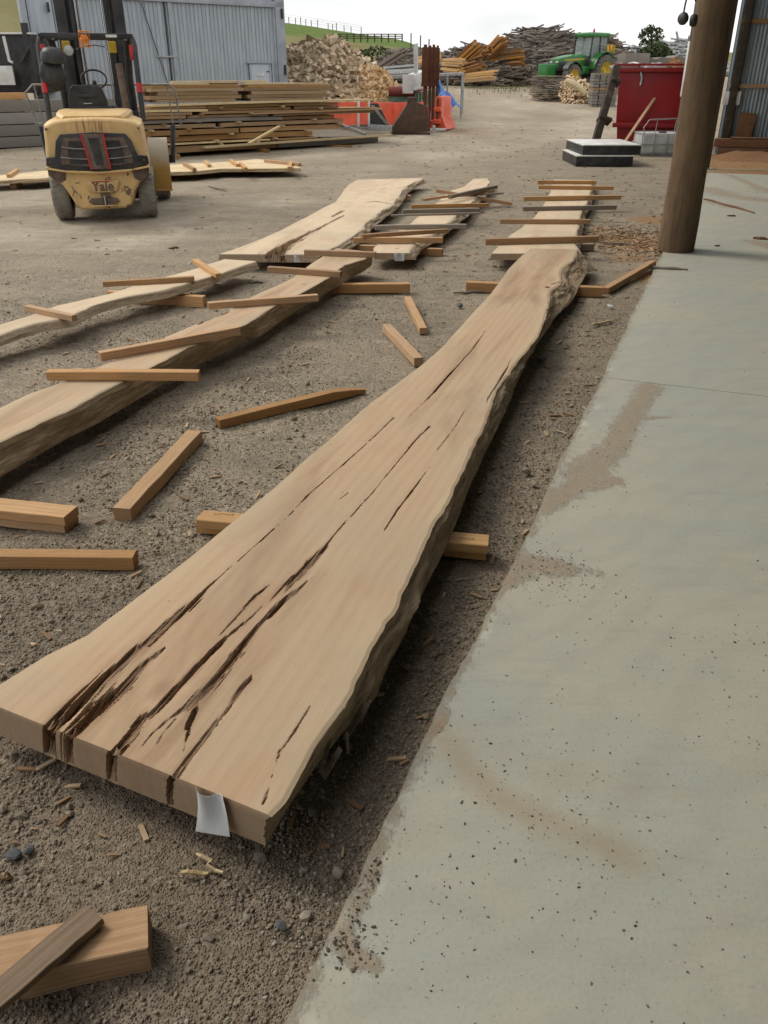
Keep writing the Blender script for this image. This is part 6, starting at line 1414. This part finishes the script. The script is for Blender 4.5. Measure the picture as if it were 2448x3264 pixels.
# ---------------------------------------------------------------- grey planks and dark trailer at the picture edge behind the forklift
gp = G(0, 482, 0); gq = G(190, 472, 0); gd = (gq - gp).normalized(); ga_ = math.atan2(gd.y, gd.x); z = .06
for i, (h_, dx, mt, lb) in enumerate(((.25, -.0, 'old_grey', 'lowest'), (.26, -.05, 'old_grey', 'second lowest'), (.27, -.15, 'old_grey', 'third'), (.27, .0, 'old_grey', 'top grey'))):
    q = MB().box((0, 0, h_ / 2), (5.6, .5, h_ - .02)).build('grey_beam', MAT[mt], None, bevel=.012); q.location = gp + gd * (.1 + dx) + Vector((0, .3 + .03 * i, z)); q.rotation_euler = (0, 0, ga_); z += h_
    tag(q, f'{lb} weathered beam of the stack behind the forklift at the picture edge', 'timber beam', 'weathered grey beams')
q = MB().box((0, 0, .075), (3.4, .3, .15)).build('orange_beam', MAT['stick'], None, bevel=.01); q.location = gp + gd * -1.05 + Vector((0, .45, z)); q.rotation_euler = (0, 0, ga_); tag(q, 'orange sawn beam on top of the weathered beams', 'timber beam')
def edge_box(x0, y0, x1, y1, Y, d, mat, name, parent, dy=0, bev=.02):
    a = W((x0 + x1) / 2, (y0 + y1) / 2, Y); sx = abs(x1 - x0) / FPX * Y * .9; sz = W(0, y0, Y).z - W(0, y1, Y).z
    return MB().box(Vector((a.x, a.y + d / 2 + dy, a.z)) - parent.location, (sx, d, sz)).build(name, MAT[mat], parent, bevel=bev)
tb = thing('dark_trailer', 'black sheet-sided trailer body with white pipe and white panel, beside the barn', 'trailer', (W(60, 300, 24).x, 24, .1))
edge_box(-260, 108, 96, 298, 24, 2.4, 'black', 'side_panel', tb); edge_box(-260, 104, 100, 110, 24, .3, 'white', 'top_edge', tb, -.1)
edge_box(-60, 210, 46, 271, 23.7, .06, 'white', 'white_panel', tb, -.1, .004)
p1, p2, p3 = W(11, 115, 23.7), W(30, 195, 23.7), W(41, 199, 23.7); MB().tube([p1 - tb.location, p2 - tb.location, p3 - tb.location], .04, 8).build('white_pipe', MAT['white'], tb, smooth=True)
edge_box(84, 74, 101, 300, 23.9, .16, 'black', 'rear_post', tb); MB().bar(W(92, 150, 23.8) - tb.location, W(66, 200, 23.8) - tb.location, .08, .06).build('brace', MAT['black'], tb)
for px in (55, 128, -120): a = W(px, 296, 24.1); MB().box(Vector((a.x, a.y, (a.z + .1) / 2 + .05)) - tb.location, (.14, .14, a.z + .1)).build('support_leg', MAT['black'], tb)
for px in (-60, 20): a = W(px, 330, 25); MB().lathe([(.05, -.12), (.34, -.12), (.36, 0), (.34, .12), (.05, .12)], Vector((a.x, 25, .45)) - tb.location, 'X' if False else 'Y', 20).build('wheel', MAT['rubber'], tb, smooth=True, angle=30)

# ---------------------------------------------------------------- barriers, bucket, ramp, green bin, rusty posts, tarp, frame
def barrier(px, py, Y, rz, label, L=1.9, s=1.0):
    p = W(px, py, Y); z0 = gz(p.x, Y); t = thing('plastic_barrier', label, 'barrier', (p.x, Y, z0), rz, 'orange plastic barriers')
    prof = [(-.30, 0), (.30, 0), (.27, .10), (.12, .42), (.11, .95), (.08, 1.0), (-.08, 1.0), (-.11, .95), (-.12, .42), (-.27, .10)]; prof = [(a * s, b_ * s) for a, b_ in prof]
    nx = 41; xs_ = np.linspace(-L / 2, L / 2, nx); m = MB(); rings = []
    for x in xs_:
        g_ = 1 if (abs(x) < L / 2 - .22 and (x * 4.2) % 1 < .42) else 0
        rings.append([(x, a * (1 - .35 * g_ * (.1 < b_ < .8)), b_) for a, b_ in prof])
    m.loft(rings); m.build('barrier_body', MAT['barrier'], t, smooth=True, angle=40)
    for e in (-1, 1):
        for z_ in (.25, .62): MB().box((e * (L / 2 + .06), 0, z_ * s), (.14, .20, .12)).build('hinge_lug', MAT['barrier'], t, bevel=.02)
        MB().tube([(e * (L / 2 + .06), 0, .1), (e * (L / 2 + .06), 0, .95 * s)], .03, 8).build('connecting_pin', MAT['black'], t)
    return t
barrier(1130, 365, 28.5, .05, 'orange plastic barrier partly behind the boards jutting from the stack', 1.7, .66)
barrier(1222, 365, 28.0, 1.15, 'orange plastic barrier end-on, beside the steel ramp', 1.1, .68)
barrier(1296, 370, 28.6, .12, 'orange plastic barrier behind the brown bucket', 1.05, .64)
barrier(1412, 360, 27.4, 1.25, 'orange plastic barrier seen end-on next to the road bend', 1.15, .88)
def gpx(px, py, Y): p = W(px, py, Y); return p
Yb = 25.6
bk = thing('digger_bucket', 'dark brown wedge-shaped digger bucket resting on the ground before the barriers', 'digger bucket', (W(1305, 400, Yb).x, Yb, gz(0, Yb)))
tri = [(1248, 417), (1310, 424), (1372, 418), (1362, 340), (1316, 322), (1298, 338)]
tri = [(W(px, py, Yb).x - bk.location.x, max(0, W(px, py, Yb).z - bk.location.z)) for px, py in tri]
MB().prism(tri, 0, .05, 'XZ').build('side_plate', MAT['bucket'], bk, bevel=.01); MB().prism(tri, 1.0, 1.05, 'XZ').build('side_plate', MAT['bucket'], bk, bevel=.01)
m = MB(); m.bar((tri[0][0], .5, tri[0][1] + .02), (tri[5][0], .5, tri[5][1]), .95, .03, up=(0, 0, 1)); m.build('back_plate', MAT['bucket'], bk); m = MB(); m.bar((tri[0][0], .5, .02), (tri[2][0], .5, .02), .95, .03); m.build('floor_plate', MAT['bucket'], bk)
for k in range(2): MB().box((tri[4][0] - .02, .35 + k * .3, tri[4][1] - .02), (.25, .05, .22)).build('lug', MAT['bucket'], bk, bevel=.03)
rmp = thing('steel_ramp', 'grey folded steel chute standing between barrier and boards', 'steel chute', (W(1220, 400, 25.2).x, 25.2, gz(0, 25)))
def RP(px, py, dy=0): p = W(px, py, 25.2); return Vector((p.x - rmp.location.x, dy, max(.01, p.z - rmp.location.z)))
MB().loft([[RP(1180, 335), RP(1192, 335), RP(1192, 335, .9), RP(1180, 335, .9)], [RP(1232, 402), RP(1244, 402), RP(1244, 402, .9), RP(1232, 402, .9)]]).build('chute_plate', MAT['steel'], rmp, bevel=.01)
MB().loft([[RP(1172, 330, .03), RP(1205, 330, .03), RP(1205, 330, .05), RP(1172, 330, .05)], [RP(1180, 402, .03), RP(1242, 402, .03), RP(1242, 402, .05), RP(1180, 402, .05)]]).build('side_sheet', MAT['grille'], rmp)
MB().bar(RP(1176, 404, -.02), RP(1250, 409, -.02), .08, .14, up=(0, 0, 1)).build('foot_beam', MAT['galv'], rmp, bevel=.01)
MB().lathe([(.05, -.05), (.05, .1)], RP(1252, 408), 'Y', 12).build('roller_end', MAT['black'], rmp)
for px in (1143, 1176): MB().bar(RP(px, 322), RP(px, 404), .06, .06).build('upright', MAT['white'], rmp, bevel=.005)
for i, (a, c) in enumerate((((1088, 401), (1165, 432)), ((1120, 410), (1180, 402)), ((1130, 417), (1215, 412)), ((1150, 424), (1215, 420)), ((1075, 405), (1110, 412)))):
    p, q_ = GG(*a), GG(*c); p.z += .05 + .02 * i; q_.z += .04; m = MB().bar(p, q_, .05, .04); tag(m.build('metal_length', MAT['galv'], off=(p + q_) / 2), ('long grey metal length angled across the others by the stack end', 'short metal length behind the crossing one', 'middle metal length on the ground by the chute', 'lowest metal length on the ground by the chute', 'stubby metal length nearly hidden by the stack end')[i], 'metal length', 'metal lengths on the ground')
gb = thing('green_bin', 'pale green ribbed steel bin with a rolled dull red cover', 'steel bin', (W(1280, 340, 31).x, 31, gz(0, 31))); gzz = gz(0, 31)
def GB(px, py, Y=31): p = W(px, py, Y); return Vector((p.x, p.y, max(gzz, p.z))) - gb.location
a, c, d = GB(1238, 365), GB(1322, 372), GB(1392, 350, 36)
zt_ = GB(1250, 300).z; zt2 = zt_ + .25
def quad_wall(a, c, z0, z1, th, name, mat, z2=None, z3=None):
    dv = (c - a).normalized(); nn = Vector((-dv.y, dv.x, 0)) * th; z2 = z0 if z2 is None else z2; z3 = z1 if z3 is None else z3
    return MB().loft([[Vector((a.x, a.y, z0)), Vector((a.x, a.y, z1)), Vector((a.x, a.y, z1)) + nn, Vector((a.x, a.y, z0)) + nn], [Vector((c.x, c.y, z2)), Vector((c.x, c.y, z3)), Vector((c.x, c.y, z3)) + nn, Vector((c.x, c.y, z2)) + nn]]).build(name, MAT[mat], gb, bevel=.008)
quad_wall(a, c, .1, zt_, .06, 'end_wall', 'green_bin'); quad_wall(c, d, .1, zt_, .06, 'side_wall', 'green_bin', .1, zt_ + .15); quad_wall(Vector((a.x + .3, a.y + 5, 0)), a, .1, zt_, .06, 'side_wall', 'green_bin')
quad_wall(d, Vector((a.x + .3, a.y + 5, 0)), .1, zt_, .06, 'end_wall', 'green_bin')
for k in range(8): p = c.lerp(d, (k + .5) / 8); MB().box((p.x - .0, p.y - .05, zt_ / 2 + .1), (.10, .10, zt_ - .1)).build('rib', MAT['green_bin'], gb, bevel=.01)
MB().tube([(a.x, a.y, zt_ + .08), (c.x, c.y, zt_ + .08)], .15, 14).build('rolled_cover', MAT['redroll'], gb, smooth=True, angle=50)
m = MB(); m.loft([[(a.x, a.y + .1, zt_ + .02), (c.x, c.y + .1, zt_ + .02), (c.x, c.y + .1, zt_ + .05), (a.x, a.y + .1, zt_ + .05)], [(a.x + .9, a.y + 5, zt_ + .2), (d.x, d.y, zt_ + .2), (d.x, d.y, zt_ + .24), (a.x + .9, a.y + 5, zt_ + .24)]]); m.build('cover_sheet', MAT['redroll'], gb)
m = MB()
for k in range(7): m.box((a.x + .3 + k * .15, a.y - .12, .35 + .06 * (k % 3)), (.25, .2, .12), (random.uniform(-.4, .4), .3, random.uniform(0, 3)))
m.build('bin_contents', MAT['steel'], gb)
wbm = thing('white_beam', 'thick white steel beam laid across the green bin', 'steel beam', GB(1302, 280, 31) + gb.location)
a2, c2 = GB(1305, 262, 30.6) + gb.location - wbm.location, GB(1350, 245, 33) + gb.location - wbm.location
MB().bar(a2, c2, .30, .42).build('beam_web', MAT['white'], wbm, bevel=.01); MB().box(a2 + Vector((-.05, -.1, -.05)), (.36, .10, .56)).build('end_plate', MAT['white'], wbm, bevel=.01); MB().bar(a2 + Vector((0, 0, -.22)), c2 + Vector((0, 0, -.22)), .4, .05).build('beam_flange', MAT['white'], wbm)
def vpost(px, y0, y1, Y, w, mat, name, label, cat, grp=None, lean=0):
    a, c = W(px, y1, Y), W(px + lean, y0, Y); m = MB().bar(a, c, w, w, up=(0, 1, 0)); return tag(m.build(name, MAT[mat], off=a, bevel=.006), label, cat, grp)
vpost(1324, 140, 262, 31.2, .10, 'silver', 'white_upright', 'slim white upright rising from the green bin', 'post', 'white uprights', -1); vpost(1330, 138, 258, 31.6, .07, 'white', 'white_upright', 'thinner white upright just beside the slim one', 'post', 'white uprights', -1)
vpost(1224, 215, 240, 36, .06, 'white', 'white_peg', 'short white peg in front of the offcut heap', 'post')
for i, (px, w_, Yp) in enumerate(((1352, .20, 29.0), (1367, .13, 29.3), (1378, .16, 29.6), (1390, .14, 30))):
    t = thing('rusty_post', ('first rusty brown stillage post, by the white beam', 'second rusty brown stillage post', 'third rusty brown stillage post', 'fourth rusty brown stillage post, by the blue tarpaulin')[i], 'steel post', (W(px, 350, Yp).x, Yp, gz(0, Yp)), 0, 'rusty stillage posts')
    top_z = W(px, 150 + i % 2 * 3, Yp).z - t.location.z; mid = W(px, 270, Yp).z - t.location.z
    MB().box((0, 0, (top_z + mid) / 2), (w_, .12, top_z - mid)).build('post_shaft', MAT['rust'], t, bevel=.01); MB().box((.02, 0, mid / 2), (w_ * .6, .1, mid)).build('post_foot', MAT['rust'], t, bevel=.01)
    MB().box((0, -.07, mid), (w_ * 1.15, .05, .10)).build('post_collar', MAT['rust'], t, bevel=.005); MB().box((0, 0, top_z + .03), (w_ * .5, .08, .08)).build('post_lug', MAT['rust'], t, bevel=.01)
# tarpaulin
n1, n2_ = 26, 18; Vt = []
for i in range(n1):
    u = i / (n1 - 1)
    for j in range(n2_):
        v = j / (n2_ - 1); px = 1394 + v * 8 + (u ** 1.4) * (22 + 48 * v); py = 262 + u * 78 + v * -4; p = W(px, min(py, 343), 30.4 + .9 * v - u * .5)
        Vt.append((p.x, p.y + .12 * math.sin(v * 9 + u * 4), max(gz(0, 30) + .02, p.z + .05 * math.sin(v * 14 + u * 11))))
tp_ = obj_of('blue_tarpaulin', np_mesh('blue_tarpaulin', Vt, grid_faces(n1, n2_), MAT['tarp'])); md = tp_.modifiers.new('s', 'SOLIDIFY'); md.thickness = .01; tag(tp_, 'crumpled blue tarpaulin trailing down from the rusty posts', 'tarpaulin')
# metal frame
tf = thing('tube_stand', 'open galvanised tube frame like a bare table, beside the tarpaulin', 'metal frame', (W(1440, 330, 31.5).x, 31.5, gz(0, 31)))
def TF(px, py, Y): p = W(px, py, Y); return Vector((p.x, p.y, max(tf.location.z, p.z))) - tf.location
A1, B1, C1, D1 = TF(1398, 237, 31), TF(1474, 234, 31), TF(1478, 236, 33), TF(1410, 238, 33)
MB().tube([A1, B1, C1, D1, A1], .035, 8).build('top_rail', MAT['galv'], tf, smooth=True); MB().bar(A1 + Vector((0, 0, -.03)), B1 + Vector((0, 0, -.03)), .09, .05).build('top_bar', MAT['galv'], tf)
for p, yb_ in ((A1, 0), (B1, 0), (C1, 0), (TF(1427, 238, 31.4), 0)): MB().tube([p, Vector((p.x, p.y, .0))], .032, 8).build('frame_leg', MAT['galv'], tf, smooth=True)
q = vpost(1367, 340, 397, 27, .13, 'red', 'red_post', 'short bright red post leaning beside the end-on barrier', 'post', None, -8)
p = GG(1378, 412); q = MB().box((0, 0, .12), (.75, .35, .24)).build('concrete_block', MAT['old_grey'], None, bevel=.02); q.location = p; tag(q, 'grey block lying at the foot of the barrier', 'block')
p, q_ = GG(1322, 420), GG(1420, 419); m = MB().bar(p + Vector((0, 0, .05)), q_ + Vector((0, 0, .05)), .10, .06).bar(p.lerp(q_, .58) + Vector((0, 0, .08)), p.lerp(q_, .66) + Vector((0, 0, .08)), .1, .16); tag(m.build('white_rail', MAT['white'], off=p), 'low white metal rail on the ground in front of the block', 'metal rail')
p = GG(1343, 412); m = MB().lathe([(.12, 0), (.05, .35), (.03, .38)], n=14); q = m.build('small_red_cone', MAT['red'], None, smooth=True); q.location = p; tag(q, 'tiny red cone shape at the end of the white rail', 'cone')

# ---------------------------------------------------------------- tractor
Yt = 48.0; rim_p = W(1893, 229, Yt); th_ = math.radians(38); tz0 = W(1893, 290, Yt).z
tk = thing('tractor', 'green tractor with yellow wheel rims and a glazed cab, parked by the offcut heaps', 'tractor', (rim_p.x + .0, Yt + .62, rim_p.z - .92 * .85), math.pi + th_); tk.scale = (.85, .85, .85)
# local: +x forward, +y the vehicle's left (towards the viewer), z up; origin under the rear axle
def K(name, mb, mat, parent=tk, **k): return mb.build(name, MAT[mat], parent, **k)
def twheel(x, y, r, w, nm):
    t = K(nm, MB().lathe([(r * .60, -w / 2), (r * .90, -w / 2), (r * .97, -w * .36), (r * .97, w * .36), (r * .90, w / 2), (r * .60, w / 2)], (x, y, r), 'Y', 36, False), 'rubber', smooth=True, angle=40)
    m = MB()
    for k in range(26):
        for s_ in (-1, 1):
            g_ = 2 * math.pi * (k + (.5 if s_ > 0 else 0)) / 26; g2 = g_ + .16 * 1
            m.bar(Vector((x + r * .975 * math.cos(g2), y + .0, r + r * .975 * math.sin(g2))), Vector((x + r * .955 * math.cos(g_), y + s_ * w * .5, r + r * .955 * math.sin(g_))), .06 * r / .9, .07 * r / .9, up=(math.cos(g_), 0, math.sin(g_)))
    m.build('tread_lugs', MAT['rubber'], t)
    sg = 1 if y > 0 else -1
    MB().lathe([(.10, sg * -.02), (r * .30, sg * -.02), (r * .42, sg * .06), (r * .58, sg * w * .42), (r * .62, sg * w * .46), (r * .62, -sg * w * .4), (r * .5, -sg * w * .1), (.1, -sg * .1)], (x, y, r), 'Y', 30).build('rim', MAT['tractor_y'], t, smooth=True, angle=35)
    MB().lathe([(.02, 0), (.15 * r, 0), (.13 * r, sg * .12), (.02, sg * .14)], (x, y, r), 'Y', 14).build('hub', MAT['tractor_y'], t, smooth=True, angle=35)
for s_ in (-1, 1): twheel(0, s_ * .95, .92, .50, 'rear_wheel'); twheel(2.85, s_ * .92, .66, .42, 'front_wheel')
K('chassis', MB().box((1.6, 0, .85), (3.0, .55, .5)), 'black', bevel=.05); K('front_axle', MB().box((2.85, 0, .66), (.25, 1.6, .22)), 'black', bevel=.03); K('rear_axle', MB().box((0, 0, .92), (.4, 1.5, .35)), 'tractor', bevel=.05)
hood = [(-.40, 1.10), (.40, 1.10), (.42, 1.62), (.36, 1.80), (.2, 1.86), (-.2, 1.86), (-.36, 1.80), (-.42, 1.62)]
K('hood', MB().loft([[(x, y * sy, (z - 1.1) * sz + 1.1) for y, z in hood] for x, sy, sz in ((1.15, 1, 1.0), (1.8, 1, .97), (2.5, .97, .90), (3.0, .93, .80), (3.35, .88, .70), (3.45, .80, .62))]), 'tractor', smooth=True, angle=35)
K('grille_side', MB().loft([[(x, y, z) for y, z in ((-.40, .95), (.40, .95), (.40, 1.42), (-.40, 1.42))] for x in (2.55, 3.43)]), 'grille', bevel=.04)
for s_ in (-1, 1):
    K('yellow_stripe', MB().bar((1.25, s_ * .424, 1.60), (3.0, s_ * .405, 1.52), .012, .07), 'yellow'); K('headlight', MB().box((3.46, s_ * .22, 1.42), (.04, .2, .10)), 'silver', bevel=.01)
    K('front_fender', MB().loft([[(2.85 + .74 * math.cos(g_), s_ * .92 + a_, .66 + .76 * math.sin(g_) + b_) for a_, b_ in ((-.2, 0), (.2, 0), (.2, .03), (-.2, .03))] for g_ in np.linspace(.5, 2.7, 12)]), 'black', smooth=True, angle=50)
    K('rear_fender', MB().loft([[(.0 + 1.06 * math.cos(g_), s_ * .82 + a_, .92 + 1.04 * math.sin(g_) + b_) for a_, b_ in ((-.22, 0), (.26, 0), (.26, .05), (-.22, .05))] for g_ in np.linspace(.15, 2.5, 14)]), 'tractor', smooth=True, angle=50)
    K('fender_cheek', MB().prism([(.95, 1.2), (.75, 1.65), (.30, 1.93), (-.3, 1.95), (-.6, 1.75), (.2, 1.2)], s_ * .58, s_ * .64, 'XZ'), 'tractor')
    K('step', MB().box((1.25, s_ * .72, .55), (.45, .3, .04)).box((1.25, s_ * .68, .85), (.45, .25, .04)).box((1.03, s_ * .82, .75), (.03, .03, .7)), 'black')
K('fuel_tank', MB().box((1.35, .5, 1.0), (.8, .35, .45)), 'tractor', bevel=.06)
K('front_weights', MB().box((4.05, 0, .95), (.75, .75, .75)), 'tractor', bevel=.06); K('weight_bracket', MB().box((3.6, 0, .85), (.5, .5, .25)), 'black', bevel=.02)
cabx = (-.55, 1.15)
K('cab_floor', MB().box((.3, 0, 1.32), (1.7, 1.25, .55)), 'black', bevel=.05)
for s_ in (-1, 1):
    for (x0, x1) in ((-.55, -.50), (.22, .22), (1.10, .92)): K('cab_pillar', MB().bar((x0, s_ * .66, 1.50), (x1, s_ * .62, 2.80), .07, .08, up=(0, 1, 0)), 'black', bevel=.01)
    K('side_window', MB().add([(-.5, s_ * .645, 1.95), (.2, s_ * .645, 1.6), (.2, s_ * .615, 2.75), (-.48, s_ * .615, 2.75)], [(0, 1, 2, 3)]), 'glass'); K('door_glass', MB().add([(.25, s_ * .65, 1.45), (1.08, s_ * .65, 1.45), (.93, s_ * .615, 2.75), (.25, s_ * .615, 2.75)], [(0, 1, 2, 3)]), 'glass')
K('windscreen', MB().add([(1.11, -.62, 1.75), (1.11, .62, 1.75), (.94, .6, 2.75), (.94, -.6, 2.75)], [(0, 1, 2, 3)]), 'glass'); K('rear_window', MB().add([(-.56, -.62, 1.75), (-.56, .62, 1.75), (-.51, .6, 2.75), (-.51, -.6, 2.75)], [(0, 1, 2, 3)]), 'glass')
K('cab_roof', MB().loft([[(x * s_ + .22, y * s_, z) for x, y in ((-.85, -.72), (.85, -.72), (.92, 0), (.85, .72), (-.85, .72))] for s_, z in ((.97, 2.76), (1, 2.82), (.98, 2.93), (.88, 2.99))]), 'tractor', smooth=True, angle=35)
K('driver_seat', MB().box((-.05, 0, 1.75), (.45, .45, .15)).box((-.28, 0, 2.05), (.12, .45, .6)), 'black', bevel=.03); K('steering_wheel', MB().tube([(.62, .18 * math.cos(a_), 2.05 + .18 * math.sin(a_)) for a_ in np.linspace(0, 6.283, 15)], .015, 5), 'black')
K('exhaust_pipe', MB().tube([(1.35, -.35, 1.8), (1.35, -.35, 2.9)], .055, 10), 'black'); K('beacon', MB().lathe([(.07, 0), (.06, .12), (.03, .22)], (.25, .1, 2.99), n=12), 'red', smooth=True)
K('marker_lamp', MB().box((.98, .62, 2.80), (.06, .10, .07)), 'amber')
pn = K('warning_panel', MB().box((-.62, .90, 2.15), (.03, .42, .36)), 'yellow', bevel=.005); MB().bar((-.638, .74, 2.02), (-.638, 1.04, 2.28), .004, .12, up=(1, 0, 0)).build('warning_stripe', MAT['red'], pn)
pn2 = K('warning_panel', MB().box((-.30, .98, 2.18), (.50, .03, .36)), 'yellow', bevel=.005); MB().prism([(-.42, 2.02), (-.30, 2.02), (-.16, 2.34), (-.28, 2.34)], .995, 1.002, 'XZ').build('warning_stripe', MAT['red'], pn2)

# ---------------------------------------------------------------- stacks of old timber near the tractor
def layer_stack(px0, px1, py, ptop, Y, rows, name, lab, mat, depth, split, seed, rz=0, grp=''):
    a, c = W(px0, py, Y), W(px1, py, Y); w_ = (c.x - a.x); z0 = gz(a.x, Y); H_ = W(px0, ptop, Y).z - z0; h_ = H_ / rows; r_ = random.Random(seed); ords = ('bottom', 'second', 'third', 'fourth', 'fifth', 'sixth', 'seventh', 'eighth', 'ninth', 'tenth', 'eleventh', 'twelfth', 'thirteenth', 'fourteenth', 'fifteenth')
    for i in range(rows):
        for j in range(split):
            ww = w_ / split; m = MB(); jag = .03 if split > 1 else .10
            if split == 1:
                n = 9; lo = [(w_ * k / (n - 1) + (r_.uniform(-.06, .10) if k in (0, n - 1) else 0), r_.uniform(-jag, jag), z0 * 0 + r_.uniform(0, h_ * .25)) for k in range(n)]
                m.loft([[(x, y, z), (x, depth + y, z), (x, depth + y, z + h_ * .62), (x, y, z + h_ * r_.uniform(.5, .75))] for x, y, z in lo])
            else: m.box((ww * (j + .5) + r_.uniform(-.015, .015), depth / 2 + r_.uniform(-jag, jag), h_ * .46), (ww - .02, depth, h_ * .90), (0, 0, r_.uniform(-.01, .01)))
            o = m.build(name, MAT[mat if not (lab == 'old beams' and i == 6) else 'board'], None, bevel=.008); o.location = (a.x, Y, z0 + i * h_); o.rotation_euler = (0, 0, rz)
            tag(o, f'{ords[i]} layer up in the {grp}' + (f', {("first", "second", "third", "fourth")[j]} piece along' if split > 1 else ''), 'timber', grp)
layer_stack(1712, 1798, 312, 240, 40, 14, 'old_slab', 'bark slabs', 'offcut', 1.2, 1, 3, .1, 'blackish slab stack in front of the tractor')
layer_stack(1885, 1962, 334, 232, 36.5, 12, 'old_beam', 'old beams', 'old_grey', 1.3, 4, 5, -.10, 'tall grey beam stack beside the skip')
layer_stack(1990, 2070, 200, 166, 44, 4, 'far_beam', 'far beams', 'old_grey', 1.5, 2, 6, 0, 'low grey beam stack behind the skip')
layer_stack(2072, 2215, 200, 168, 45, 3, 'far_slab', 'far slab', 'old_grey', 1.5, 1, 8, 0, 'broad grey slab stack beyond the skip')
# heap of bark and stumps between the two stacks
V, F, (xa, xb), top_at = heap_core('c', [(1780, 312), (1795, 262), (1815, 243), (1840, 252), (1870, 262), (1890, 285), (1900, 315)], 40, 1.6, 'sawdust', '', rough=.5, seed=31)
tag(obj_of('bark_heap', np_mesh('bark_heap', V, F, MAT['sawdust'])), 'crumbling brown heap of bark by the tractor', kind='stuff')
m = MB(); r_ = random.Random(4)
for i in range(420):
    p = top_at(r_.uniform(xa, xb), r_.uniform(-1.1, 0)); p.z += r_.uniform(-.05, .1); l_ = r_.uniform(.05, .18); d = Vector((r_.uniform(-1, 1), r_.uniform(-1, 1), r_.uniform(-.6, .6))) * l_; m.bar(p - d, p + d, .05, .04)
tag(m.build('bark_pieces', MAT['grey_fire']), 'broken pieces over the bark heap', kind='stuff')
a, c = W(1805, 258, 38.8), W(1868, 300, 38.2); q = MB().tube([a, a.lerp(c, .5) + Vector((0, 0, .1)), c], [.12, .14, .09], 8); tag(q.build('fallen_log', MAT['board_pale'], off=a, smooth=True), 'pale peeled log slumped over the bark heap', 'log')
a = GG(1868, 322); q = MB().box((0, 0, .06), (1.6, .9, .12)).box((0, 0, .18), (1.2, .7, .1)); q = q.build('low_pallet', MAT['old_grey'], None, bevel=.01); q.location = a; tag(q, 'low grey pallet on the ground in front of the bark heap', 'pallet')
# tufts of grass at the bend of the road
r_ = np.random.RandomState(3); P = []
for cx, cy, rad, n in ((GG(1600, 266), None, 1.4, 240), (GG(1680, 285), None, 3.0, 700), (GG(1720, 268), None, 3.0, 500), (GG(1540, 268), None, 2.5, 300)):
    for _ in range(n): P.append((cx.x + r_.normal() * rad, cx.y + r_.normal() * rad * 1.2))
V, F = [], []
for i, (x, y) in enumerate(P):
    z = gz(x, y) - .03; h = r_.uniform(.05, .22); a = r_.uniform(0, 6.28); w = .03
    V += [(x - w * math.cos(a), y - w * math.sin(a), z), (x + w * math.cos(a), y + w * math.sin(a), z), (x + r_.normal() * .05, y + r_.normal() * .05, z + h)]; F.append((i * 3, i * 3 + 1, i * 3 + 2))
b = NB('tuft'); MAT['tuft'] = b.out(b.mix(b.noise(b.obj, .5, 3), (.07, .12, .02), (.22, .20, .08)), .8)
tag(obj_of('grass', np_mesh('grass', V, F, MAT['tuft'], smooth=False)), 'short grass and weeds at the bend of the road', kind='stuff')
